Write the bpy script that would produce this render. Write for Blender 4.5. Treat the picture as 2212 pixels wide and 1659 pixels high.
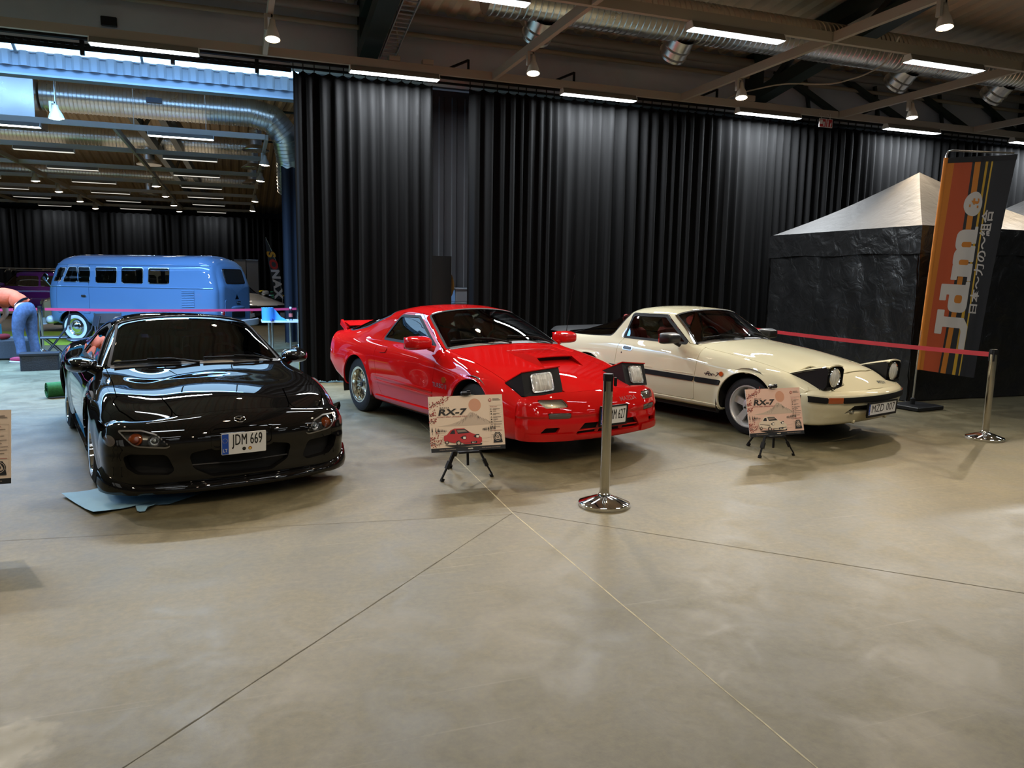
import bpy, math, random
import numpy as np
from math import sin, cos, pi, radians, sqrt, atan2, tan
from mathutils import Vector, Matrix
random.seed(7); RNG = np.random.default_rng(7)
SC = bpy.context.scene; COL = SC.collection
for _o in list(bpy.data.objects): bpy.data.objects.remove(_o)

# ---------------------------------------------------------------- camera (hall axes: x along the curtain, y towards it, z up)
F_PX, PITCH, ROLL, EYE = 1634.5, radians(7.973), radians(.959), 1.568
HALL = radians(19.95)                       # the hall's x axis seen from the camera heading
_fw = np.array([0, cos(PITCH), -sin(PITCH)]); _up = np.array([0, sin(PITCH), cos(PITCH)]); _rt = np.array([1., 0, 0])
_R = np.stack([_rt*cos(ROLL)+_up*sin(ROLL), -_rt*sin(ROLL)+_up*cos(ROLL), -_fw])
_H = np.array([[cos(HALL), sin(HALL), 0], [-sin(HALL), cos(HALL), 0], [0, 0, 1]])
_R = _R @ _H.T
cam_data = bpy.data.cameras.new('camera'); cam = bpy.data.objects.new('camera', cam_data); COL.objects.link(cam)
M4 = Matrix.Identity(4)
for i in range(3):
    for j in range(3): M4[j][i] = _R[i][j]
M4.translation = (0, 0, EYE); cam.matrix_world = M4
cam_data.sensor_width = 36; cam_data.lens = F_PX/2212*36; cam_data.clip_start = .05; cam_data.clip_end = 300
SC.camera = cam

# ---------------------------------------------------------------- world, view, sampling
w = bpy.data.worlds.new('world'); SC.world = w; w.use_nodes = True
w.node_tree.nodes['Background'].inputs[0].default_value = (.045, .055, .075, 1)
w.node_tree.nodes['Background'].inputs[1].default_value = .6
SC.view_settings.view_transform = 'Standard'; SC.view_settings.look = 'None'; SC.view_settings.gamma = 1
SC.view_settings.use_curve_mapping = False
SC.view_settings.exposure = 0.0
cy = SC.cycles
cy.use_denoising = True; cy.max_bounces = 7; cy.diffuse_bounces = 3; cy.glossy_bounces = 4; cy.transmission_bounces = 6
cy.transparent_max_bounces = 10; cy.caustics_reflective = False; cy.caustics_refractive = False
cy.sample_clamp_indirect = 4; cy.use_adaptive_sampling = True

def lamp(name, kind, loc, energy, color, parent=None, target=None, **kw):
    d = bpy.data.lights.new(name, kind); d.energy = energy; d.color = color
    for k, v in kw.items(): setattr(d, k, v)
    o = bpy.data.objects.new(name, d); COL.objects.link(o); o.location = loc
    if target is not None:
        o.rotation_euler = (Vector(target)-Vector(loc)).to_track_quat('-Z', 'Y').to_euler()
    if parent: o.parent = parent
    return o
# daylight entering through the long rooflight between the two halls (sky above the glass)
DAY = lamp('rooflight_daylight', 'AREA', (-8, 13.45, 5.75), 4600, (.18, .46, 1.0), shape='RECTANGLE', size=17.5, size_y=1.7, spread=radians(140))

# ================================================================ helpers
def mat(name, color, rough=.5, metal=0., coat=0., spec=.5, emit=None, estr=0., alpha=1., sheen=0.):
    m = bpy.data.materials.new(name); m.use_nodes = True
    b = m.node_tree.nodes['Principled BSDF']; I = b.inputs
    c = color if len(color) == 4 else (*color, 1)
    I['Base Color'].default_value = c; I['Roughness'].default_value = rough; I['Metallic'].default_value = metal
    I['Coat Weight'].default_value = coat; I['Coat Roughness'].default_value = .02; I['Specular IOR Level'].default_value = spec
    if sheen: I['Sheen Weight'].default_value = sheen
    if emit: I['Emission Color'].default_value = (*emit, 1); I['Emission Strength'].default_value = estr
    if alpha < 1: I['Alpha'].default_value = alpha
    m.diffuse_color = c
    return m
def nodes(m):
    nt = m.node_tree
    def N(t, **kw):
        n = nt.nodes.new(t)
        for k, v in kw.items():
            if k == 'inp':
                for a, b in v.items(): n.inputs[a].default_value = b
            else: setattr(n, k, v)
        return n
    return nt, N, nt.nodes['Principled BSDF'], nt.links.new
def srgb(r, g, b):
    f = lambda c: (c/255/12.92) if c/255 <= .04045 else ((c/255+.055)/1.055)**2.4
    return (f(r), f(g), f(b))
def noisy(m, scale=8, amount=.25, bump=0., detail=5, stretch=(1, 1, 1), rough=0., bscale=None, bdist=.02):
    """break the flat colour up with noise, optional bump and roughness variation"""
    nt, N, b, L = nodes(m)
    tc = N('ShaderNodeTexCoord'); mp = N('ShaderNodeMapping', inp={'Scale': stretch}); L(tc.outputs['Object'], mp.inputs[0])
    n = N('ShaderNodeTexNoise', inp={'Scale': scale, 'Detail': detail, 'Roughness': .6}); L(mp.outputs[0], n.inputs['Vector'])
    c = b.inputs['Base Color'].default_value[:]
    r = N('ShaderNodeValToRGB'); L(n.outputs[0], r.inputs[0])
    r.color_ramp.elements[0].position = .3; r.color_ramp.elements[1].position = .7
    r.color_ramp.elements[0].color = (*[x*(1-amount) for x in c[:3]], 1); r.color_ramp.elements[1].color = (*[min(1, x*(1+amount)) for x in c[:3]], 1)
    L(r.outputs[0], b.inputs['Base Color'])
    if bump:
        n2 = n
        if bscale:
            n2 = N('ShaderNodeTexNoise', inp={'Scale': bscale, 'Detail': 5, 'Distortion': .6}); L(mp.outputs[0], n2.inputs['Vector'])
        bp = N('ShaderNodeBump', inp={'Strength': bump, 'Distance': bdist}); L(n2.outputs[0], bp.inputs['Height']); L(bp.outputs[0], b.inputs['Normal'])
    if rough:
        mr = N('ShaderNodeMapRange', inp={'To Min': b.inputs['Roughness'].default_value-rough, 'To Max': b.inputs['Roughness'].default_value+rough})
        L(n.outputs[0], mr.inputs[0]); L(mr.outputs[0], b.inputs['Roughness'])
    return m
def glass(name, tint=(.3, .33, .35), rough=0., ior=1.5, strength=1.):
    """thin pane: tinted see-through mixed with a mirror by Fresnel"""
    m = bpy.data.materials.new(name); m.use_nodes = True; nt = m.node_tree; nt.nodes.clear()
    o = nt.nodes.new('ShaderNodeOutputMaterial'); mx = nt.nodes.new('ShaderNodeMixShader')
    t = nt.nodes.new('ShaderNodeBsdfTransparent'); g = nt.nodes.new('ShaderNodeBsdfGlossy'); f = nt.nodes.new('ShaderNodeFresnel')
    t.inputs[0].default_value = (*tint, 1); g.inputs['Roughness'].default_value = rough; f.inputs['IOR'].default_value = ior
    g.inputs[0].default_value = (strength, strength, strength, 1)
    L = nt.links.new
    L(f.outputs[0], mx.inputs[0]); L(t.outputs[0], mx.inputs[1]); L(g.outputs[0], mx.inputs[2]); L(mx.outputs[0], o.inputs[0])
    m.diffuse_color = (*tint, .5)
    return m

def link(name, me, mats, parent=None, loc=None, rot=None):
    for m in (mats if isinstance(mats, (list, tuple)) else [mats]): me.materials.append(m)
    o = bpy.data.objects.new(name, me); COL.objects.link(o)
    if parent: o.parent = parent
    if loc is not None: o.location = loc
    if rot is not None: o.rotation_euler = rot
    return o
def tag(o, label=None, cat=None, group=None, kind=None):
    if label: o['label'] = label
    if cat: o['category'] = cat
    if group: o['group'] = group
    if kind: o['kind'] = kind
    return o
def thing(name, label, cat, loc=(0, 0, 0), rz=0, group=None):
    o = bpy.data.objects.new(name, None); COL.objects.link(o); o.location = loc; o.rotation_euler = (0, 0, rz)
    o.empty_display_size = .1
    return tag(o, label, cat, group)
def dup(o, loc=None, rz=None, label=None, parent=None):
    c = o.copy(); COL.objects.link(c)
    if parent: c.parent = parent
    if loc is not None: c.location = loc
    if rz is not None: c.rotation_euler = (0, 0, rz)
    if label: c['label'] = label
    for ch in list(o.children): dup(ch, parent=c)
    return c

class MB:
    """collects geometry for ONE mesh object"""
    def __init__(s): s.v = []; s.f = []; s.m = []; s.xf = None
    def add(s, vs, fs, mi=0):
        b = len(s.v)
        if s.xf is not None: vs = [tuple(s.xf @ Vector(p)) for p in vs]
        s.v.extend([tuple(map(float, p)) for p in vs]); s.f.extend([tuple(i+b for i in f) for f in fs]); s.m.extend([mi]*len(fs)); return s
    def box(s, c, d, mi=0, rot=None, bev=0.):
        x, y, z = [q/2 for q in d]
        if bev > 0:
            b = min(bev, x*.98, y*.98, z*.98); P = []
            for sx in (-1, 1):
                for sy in (-1, 1):
                    for sz in (-1, 1):
                        P += [(sx*x, sy*(y-b), sz*(z-b)), (sx*(x-b), sy*y, sz*(z-b)), (sx*(x-b), sy*(y-b), sz*z)]
            import bmesh
            bm = bmesh.new()
            for p in P: bm.verts.new(p)
            bmesh.ops.convex_hull(bm, input=bm.verts[:]); bmesh.ops.dissolve_limit(bm, angle_limit=.01, verts=bm.verts[:], edges=bm.edges[:])
            bm.verts.index_update(); vs = [v.co.copy() for v in bm.verts]; fs = [tuple(v.index for v in f.verts) for f in bm.faces]; bm.free()
        else:
            vs = [Vector((sx*x, sy*y, sz*z)) for sx in (-1, 1) for sy in (-1, 1) for sz in (-1, 1)]
            fs = [(0, 1, 3, 2), (4, 6, 7, 5), (0, 4, 5, 1), (2, 3, 7, 6), (0, 2, 6, 4), (1, 5, 7, 3)]
        if rot is not None: vs = [rot @ v for v in vs]
        return s.add([v+Vector(c) for v in vs], fs, mi)
    def bar(s, a, b, w, h, mi=0, up=(0, 0, 1), bev=0.):
        a = Vector(a); b = Vector(b); d = b-a; L = d.length; d.normalize(); u = Vector(up)
        if abs(d.dot(u)) > .99: u = Vector((0, 1, 0))
        x = d; y = u.cross(d).normalized(); z = x.cross(y)
        return s.box((a+b)/2, (L, w, h), mi, Matrix((x, y, z)).transposed(), bev)
    def tube(s, pts, r, n=8, mi=0, caps=True, closed=False):
        pts = [Vector(p) for p in pts]; N = len(pts); rr = r if isinstance(r, (list, tuple)) else [r]*N
        vs = []; fs = []; prev = None
        for i, p in enumerate(pts):
            if closed: t = pts[(i+1) % N]-pts[i-1]
            else: t = pts[min(i+1, N-1)]-pts[max(i-1, 0)]
            t.normalize()
            if prev is None:
                a = Vector((0, 0, 1)) if abs(t.z) < .9 else Vector((1, 0, 0)); u = t.cross(a).normalized()
            else: u = (prev-t*prev.dot(t)).normalized()
            prev = u; w_ = t.cross(u)
            for k in range(n):
                q = 2*pi*k/n; vs.append(p+(u*cos(q)+w_*sin(q))*rr[i])
        for i in range(N if closed else N-1):
            for k in range(n):
                a, b = i*n+k, i*n+(k+1) % n; c = ((i+1) % N)*n
                fs.append((a, b, c+(k+1) % n, c+k))
        if caps and not closed: fs += [tuple(range(n))[::-1], tuple(range((N-1)*n, N*n))]
        return s.add(vs, fs, mi)
    def lathe(s, prof, n=32, mi=0, c=(0, 0, 0), axis='z', close=False):
        vs = []; fs = []
        for (r, h) in prof:
            for k in range(n):
                q = 2*pi*k/n; x, y = r*cos(q), r*sin(q)
                vs.append({'z': (x, y, h), 'y': (x, h, y), 'x': (h, x, y)}[axis])
        for i in range(len(prof)-1):
            for k in range(n):
                a, b = i*n+k, i*n+(k+1) % n
                q = (a, b, b+n, a+n); fs.append(q if axis != 'y' else q[::-1])
        vs = [(p[0]+c[0], p[1]+c[1], p[2]+c[2]) for p in vs]
        return s.add(vs, fs, mi)
    def prism(s, poly, h0, h1, mi=0, plane='xy', off=(0, 0, 0)):
        n = len(poly)
        def P(a, b, h):
            q = {'xy': (a, b, h), 'xz': (a, h, b), 'yz': (h, a, b)}[plane]; return (q[0]+off[0], q[1]+off[1], q[2]+off[2])
        vs = [P(a, b, h0) for a, b in poly]+[P(a, b, h1) for a, b in poly]
        fs = [tuple(range(n))[::-1], tuple(range(n, 2*n))]+[(i, (i+1) % n, n+(i+1) % n, n+i) for i in range(n)]
        return s.add(vs, fs, mi)
    def grid(s, P, mi=0, wrap=False):
        nu, nv = len(P), len(P[0]); vs = [q for r in P for q in r]; fs = []
        for i in range(nu-1):
            for j in range(nv if wrap else nv-1):
                a, b = i*nv+j, i*nv+(j+1) % nv; fs.append((a, b, b+nv, a+nv))
        return s.add(vs, fs, mi)
    def fix(s):
        return s
    def build(s, name, mats, parent=None, loc=None, rot=None, sharp=35, flat=False, recalc=True):
        me = bpy.data.meshes.new(name); me.from_pydata(s.v, [], s.f); me.update()
        if recalc:
            import bmesh
            bm = bmesh.new(); bm.from_mesh(me); bmesh.ops.recalc_face_normals(bm, faces=bm.faces[:]); bm.to_mesh(me); bm.free()
        me.polygons.foreach_set('material_index', s.m)
        me.polygons.foreach_set('use_smooth', [not flat]*len(s.f))
        if not flat: me.set_sharp_from_angle(angle=radians(sharp))
        me.update()
        return link(name, me, mats, parent, loc, rot)

_txt = {}
def text_geo(body, size=1., bold=0., shear=0., space=1., ax='CENTER'):
    key = (body, bold, shear, space, ax)
    if key not in _txt:
        c = bpy.data.curves.new('t', 'FONT'); c.body = body; c.offset = bold; c.shear = shear; c.space_character = space
        c.align_x = ax; c.align_y = 'CENTER'; c.resolution_u = 3; c.fill_mode = 'FRONT'
        o = bpy.data.objects.new('t', c); COL.objects.link(o)
        bpy.context.view_layer.update(); dg = bpy.context.evaluated_depsgraph_get()
        me = bpy.data.meshes.new_from_object(o.evaluated_get(dg))
        _txt[key] = ([v.co[:2] for v in me.vertices], [tuple(p.vertices) for p in me.polygons])
        bpy.data.objects.remove(o); bpy.data.curves.remove(c); bpy.data.meshes.remove(me)
    v, f = _txt[key]
    return [(x*size, y*size) for x, y in v], f
def put2d(mb, vs, fs, place, mi=0):
    mb.add([place(x, y) for x, y in vs], fs, mi); return mb
def text(mb, body, place, size, mi=0, cx=0, cy=0, sx=1., rot=0., **kw):
    v, f = text_geo(body, size, **kw); c, s_ = cos(rot), sin(rot)
    return put2d(mb, [(cx+c*x*sx-s_*y, cy+s_*x*sx+c*y) for x, y in v], f, place, mi)
def circ(cx, cy, r, n=24, ry=None, a0=0, a1=2*pi):
    full = abs(a1-a0-2*pi) < 1e-6
    return [(cx+r*cos(a0+(a1-a0)*k/(n if full else n-1)), cy+(ry or r)*sin(a0+(a1-a0)*k/(n if full else n-1))) for k in range(n)]
def roundpoly(pts, r, n=5):
    out = []; N = len(pts)
    for i in range(N):
        p0, p, p1 = [np.array(q, float) for q in (pts[i-1], pts[i], pts[(i+1) % N])]
        rr = r[i] if isinstance(r, (list, tuple)) else r
        a = p0-p; b = p1-p; la, lb = np.linalg.norm(a), np.linalg.norm(b); a /= la; b /= lb
        ang = math.acos(max(-1, min(1, a@b)))
        if rr <= 1e-6 or ang > 3.0: out.append(tuple(p)); continue
        d = min(rr/tan(ang/2), la*.49, lb*.49)
        q0, q1 = p+a*d, p+b*d
        for k in range(n+1):
            t = k/n; out.append(tuple((1-t)**2*q0+2*t*(1-t)*p+t*t*q1))
    return out

# ================================================================ panelled car bodies
def hermite(P, sharp, n):
    """interpolate control rows P (S, ...) -> dense rows; sharp = rows where the tangent breaks"""
    P = np.asarray(P, float); S = len(P)
    h = np.array([np.linalg.norm((P[i+1]-P[i]).reshape(-1, 3), axis=1).mean()+1e-4 for i in range(S-1)])
    d = (P[1:]-P[:-1])/h.reshape(-1, *[1]*(P.ndim-1))
    ml = np.zeros_like(P); mr = np.zeros_like(P)
    for i in range(S):
        if i == 0: m = d[0]; ml[i] = mr[i] = m; continue
        if i == S-1: m = d[-1]; ml[i] = mr[i] = m; continue
        if i in sharp: ml[i] = d[i-1]; mr[i] = d[i]; continue
        m = (d[i-1]*h[i]+d[i]*h[i-1])/(h[i]+h[i-1])
        lim = 2.2*np.minimum(abs(d[i-1]), abs(d[i])); same = d[i-1]*d[i] > 0
        m = np.where(same, np.clip(m, -lim, lim), m*.35)
        ml[i] = mr[i] = m
    # natural-looking ends
    for a, b in ((0, 1), (S-1, S-2)):
        m = 1.5*(d[0] if a == 0 else d[-1])-.5*(ml[1] if a == 0 else mr[-2]); ml[a] = mr[a] = m
    out = []; idx = []
    for i in range(S-1):
        k = n[i] if isinstance(n, (list, tuple)) else n
        for t in np.linspace(0, 1, k, endpoint=False):
            a = 2*t**3-3*t*t+1; b = t**3-2*t*t+t; c = -2*t**3+3*t*t; e = t**3-t*t
            out.append(a*P[i]+b*h[i]*mr[i]+c*P[i+1]+e*h[i]*ml[i+1]); idx.append(i+t)
    out.append(P[-1]); idx.append(S-1.)
    return np.array(out), np.array(idx), h

class Surf:
    def __init__(s, P, ui, kk, out):
        s.P = P; s.ui = ui; s.kk = kk; s.normals(out)
    def normals(s, out):
        P = s.P; du = np.gradient(P, axis=0); dv = np.gradient(P, axis=1); N = np.cross(du, dv)
        N /= np.linalg.norm(N, axis=2, keepdims=True)+1e-12
        i = P[..., out].argmax() if out < 3 else 0
        if N.reshape(-1, 3)[i][out] < 0: N = -N
        s.N = N; s.X, s.Y, s.Z = P[..., 0], P[..., 1], P[..., 2]
        s.SS = np.zeros_like(s.X)
    def side(s, poly, sg):            # signed distance in side view (x, z), one flank only
        m = sdf(s.X, s.Z, poly); return np.where(s.Y*sg > .12, m, 1.)
    def top(s, poly, zmin=-9): return np.where(s.Z > zmin, sdf(s.X, s.Y, poly), 1.)
    def front(s, poly): return sdf(s.Y, s.Z, poly)
    def at(s, a, b, mode, sg=0):
        """point and normal on the surface at view coordinates"""
        if mode == 'side': A, B, ok = s.X, s.Z, s.Y*sg > .2; k = 1
        elif mode == 'front': A, B, ok = s.Y, s.Z, s.N[..., 0] > .1; k = 0
        else: A, B, ok = s.X, s.Y, s.N[..., 2] > .15; k = 2
        q = np.where(ok, (A-a)**2+(B-b)**2, 1e9).argmin(); p = s.P.reshape(-1, 3)[q].copy(); n = s.N.reshape(-1, 3)[q]
        ia, ib = {'side': (0, 2), 'front': (1, 2), 'top': (0, 1)}[mode]
        da, db = a-p[ia], b-p[ib]; p[k] -= (n[ia]*da+n[ib]*db)/(n[k] if abs(n[k]) > .15 else .15*np.sign(n[k])); p[ia] = a; p[ib] = b
        return p, n

def loft(stations, sharp=(), sharp_v=(), nu=.02, nv=13, smooth=3, disp=None):
    """stations: (xs, [(y, z) ...]) from the tail to the nose, points from the sill up to the centre line; xs = x per rail"""
    K = len(stations[0][1]); net = []
    for xs, pts in stations:
        xs = [xs]*K if not isinstance(xs, (list, tuple)) else (xspread(xs, pts) if len(xs) == 2 else xs)
        net.append([(xs[k], pts[k][0], pts[k][1]) for k in range(K)])
    net = np.array(net)
    L = np.array([np.linalg.norm(net[i+1, :, :]-net[i, :, :], axis=1).max() for i in range(len(net)-1)])
    D, ui, _ = hermite(net, sharp, [max(4, int(l/nu)) for l in L])
    full = np.concatenate([D*np.array([1, -1, 1]), D[:, -2::-1]], axis=1)            # right sill ... roof ... left sill
    G, vk, _ = hermite(full.transpose(1, 0, 2), set(sharp_v) | {2*K-2-k for k in sharp_v}, nv)
    G = G.transpose(1, 0, 2).copy()
    fixed = np.zeros(len(ui), bool); fixed[0] = fixed[-1] = True
    for q in sharp: fixed[np.abs(ui-q).argmin()] = True
    for _ in range(smooth):
        H = G.copy(); H[1:-1] = .5*G[1:-1]+.25*(G[2:]+G[:-2]); H[fixed] = G[fixed]; G = H
    fv = np.zeros(len(vk), bool); fv[0] = fv[-1] = True
    for q in sharp_v: fv[np.abs(vk-q).argmin()] = fv[np.abs(vk-(2*K-2-q)).argmin()] = True
    for _ in range(smooth*3):
        H = G.copy(); H[:, 1:-1] = .5*G[:, 1:-1]+.25*(G[:, 2:]+G[:, :-2]); H[:, fv] = G[:, fv]; G = H
    if disp is not None: G = disp(G)
    s = Surf(G, ui, np.minimum(vk, 2*K-2-vk), 2); s.net = net; s.vk = vk; return s
def xspread(xs, pts):
    ym = max(p[0] for p in pts); K = len(pts); k5 = K//2
    return [xs[0] if k < k5-1 else xs[0]+(xs[1]-xs[0])*(1-(pts[k][0]/pts[k5-2][0])**2) for k in range(K)]

def fascia(edge, rows, ncol=90, nrow=7, disp=None, sign=1):
    """edge: dense top-edge points (right -> left); rows: (xc, zc, xs, zs, yw, e) going down, wrapping round the nose"""
    n = len(edge); ph = np.linspace(-pi/2, pi/2, ncol)
    seg = np.concatenate([[0], np.cumsum(np.linalg.norm(np.diff(edge, axis=0), axis=1))]); seg /= seg[-1]
    R = []
    def row(xc, zc, xs, zs, yw, e):
        c = np.cos(ph).clip(0, 1); y = yw*np.sin(ph); x = xs+(xc-xs)*c**e; z = zs+(zc-zs)*(1-np.sin(ph)**2)**.6
        return np.stack([x, y, z], 1)
    low = [row(*r) for r in rows]
    t = np.concatenate([[0], np.cumsum(np.linalg.norm(np.diff(low[0], axis=0), axis=1))]); t /= t[-1]
    top = np.stack([np.interp(t, seg, edge[:, k]) for k in range(3)], 1)
    net = np.array([top]+low)
    D, ui, _ = hermite(net, (), nrow)
    if disp is not None: D = disp(D)
    s = Surf(D, ui, np.abs(np.linspace(-1, 1, ncol)), 0)
    return s

def sdf(A, B, poly):
    """signed distance to a closed polygon, negative inside"""
    P = np.asarray(poly, float); d = np.full(A.shape, 1e9); ins = np.zeros(A.shape, bool)
    for i in range(len(P)):
        a, b = P[i-1], P[i]; e = b-a; l = e@e
        if l < 1e-14: continue
        wx, wy = A-a[0], B-a[1]; t = ((wx*e[0]+wy*e[1])/l).clip(0, 1)
        d = np.minimum(d, (wx-t*e[0])**2+(wy-t*e[1])**2)
        c = ((a[1] <= B) != (b[1] <= B))
        with np.errstate(divide='ignore', invalid='ignore'): xi = a[0]+(B-a[1])/(e[1] if abs(e[1]) > 1e-12 else 1e-12)*e[0]
        ins ^= c & (A < xi)
    d = np.sqrt(d); return np.where(ins, -d, d)
def U(*a):
    r = a[0]
    for q in a[1:]: r = np.minimum(r, q)
    return r
def SUB(a, *b):
    for q in b: a = np.maximum(a, -q)
    return a

def panel(s, S, name, mats, parent, depth=.016, off=0., mi=0, flmi=None, label=None, bump=None):
    """the part of surface s where S < 0, cut exactly along the outline, its rim turned inwards by depth"""
    P = s.P+s.N*(off if np.isscalar(off) else off[..., None]); N = s.N; nu, nv = S.shape
    I = S < 0; cnt = I[:-1, :-1].astype(int)+I[1:, :-1]+I[1:, 1:]+I[:-1, 1:]
    if not I.any(): raise ValueError('empty panel '+name)
    ids = {}; V = []; NN = []; F = []
    def vid(i, j):
        k = i*nv+j
        if k not in ids: ids[k] = len(V); V.append(P[i, j]); NN.append(N[i, j])
        return ids[k]
    def eid(a, b):
        if a > b: a, b = b, a
        if (a, b) not in ids:
            (i, j), (k, l) = a, b; t = S[i, j]/(S[i, j]-S[k, l]); t = min(max(t, .02), .98)
            ids[(a, b)] = len(V); V.append(P[i, j]*(1-t)+P[k, l]*t); n = N[i, j]*(1-t)+N[k, l]*t; NN.append(n/(np.linalg.norm(n)+1e-9))
        return ids[(a, b)]
    for i, j in zip(*np.nonzero(cnt)):
        C = [(i, j), (i+1, j), (i+1, j+1), (i, j+1)]
        if cnt[i, j] == 4: F.append([vid(*c) for c in C]); continue
        poly = []
        for q in range(4):
            a, b = C[q], C[(q+1) % 4]
            if I[a]: poly.append(vid(*a))
            if I[a] != I[b]: poly.append(eid(a, b))
        if len(poly) >= 3: F.append(poly)
    V = np.array(V); NN = np.array(NN)
    f0 = F[0]; fn = np.cross(V[f0[1]]-V[f0[0]], V[f0[2]]-V[f0[0]])
    if fn@NN[f0[0]] < 0: F = [f[::-1] for f in F]
    nf = len(F); fl = []
    if depth:
        E = {}
        for f in F:
            for q in range(len(f)):
                a, b = f[q], f[(q+1) % len(f)]
                if (b, a) in E: del E[(b, a)]
                else: E[(a, b)] = 1
        nb = {}; W = list(V)
        for a, b in E:
            for q in (a, b):
                if q not in nb: nb[q] = len(W); W.append(V[q]-NN[q]*depth)
        fl = [[b, a, nb[a], nb[b]] for a, b in E]; V = np.array(W)
    me = bpy.data.meshes.new(name); me.from_pydata([tuple(p) for p in V], [], F+fl); me.update()
    me.polygons.foreach_set('use_smooth', [True]*(nf+len(fl)))
    me.polygons.foreach_set('material_index', [mi]*nf+[flmi if flmi is not None else mi]*len(fl))
    ln = []
    for p in me.polygons:
        if p.index < nf: ln += [tuple(NN[q]) for q in p.vertices]
        else: ln += [tuple(p.normal)]*len(p.vertices)
    me.normals_split_custom_set(ln); me.update()
    o = link(name, me, mats, parent)
    if label: o['label'] = label
    return o

def arch_disp(cx, cz, r, amp, width, ymin=.5, zmax=9):
    def f(P):
        d = np.hypot(P[..., 0]-cx, P[..., 2]-cz)-r
        g = np.where(d > 0, np.exp(-(d/width)**2), 1.)*(np.abs(P[..., 1]) > ymin)*(P[..., 2] < zmax)
        P = P.copy(); P[..., 1] += np.sign(P[..., 1])*amp*g; return P
    return f

# -------- shared materials
M = {}
M['rubber'] = mat('black_rubber', (.008, .008, .009), .65, spec=.18); M['trim'] = mat('black_trim', (.009, .009, .010), .45, spec=.25)
M['tyre'] = noisy(mat('tyre_rubber', (.013, .013, .014), .65, spec=.22), 60, .3, .05)
M['chrome'] = mat('chrome', (.82, .83, .85), .06, 1.); M['silver'] = mat('silver_alloy', (.62, .63, .65), .22, 1.)
M['steel'] = mat('brushed_steel', (.58, .56, .53), .13, 1.)
M['dark'] = mat('dark_void', (.004, .004, .004), .8); M['under'] = mat('underbody_black', (.008, .008, .008), .8)
M['cabin'] = mat('cabin_black', (.012, .012, .013), .6)
M['glass'] = glass('car_glass', (.20, .23, .24)); M['dglass'] = glass('dark_car_glass', (.10, .11, .13))
M['lens'] = glass('clear_lens', (.82, .85, .86), .03)
M['amber'] = mat('amber_lens', (.36, .07, .012), .12, coat=1); M['smoke'] = mat('smoked_lens', (.10, .085, .075), .12, coat=1)
M['white'] = mat('plate_white', (.78, .78, .77), .35); M['ink'] = mat('ink_black', (.01, .01, .01), .4)
M['eu'] = mat('plate_blue', (.01, .07, .42), .35); M['star'] = mat('plate_yellow', (.75, .6, .08), .4)
M['lampglass'] = noisy(mat('fluted_lamp_glass', (.60, .60, .56), .18, .0, 1.), 9, .35, .35, 3, (1, 9, 1)); M['reflector'] = noisy(mat('lamp_reflector', (.7, .7, .7), .12, 1.), 40, .4, .4)

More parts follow.
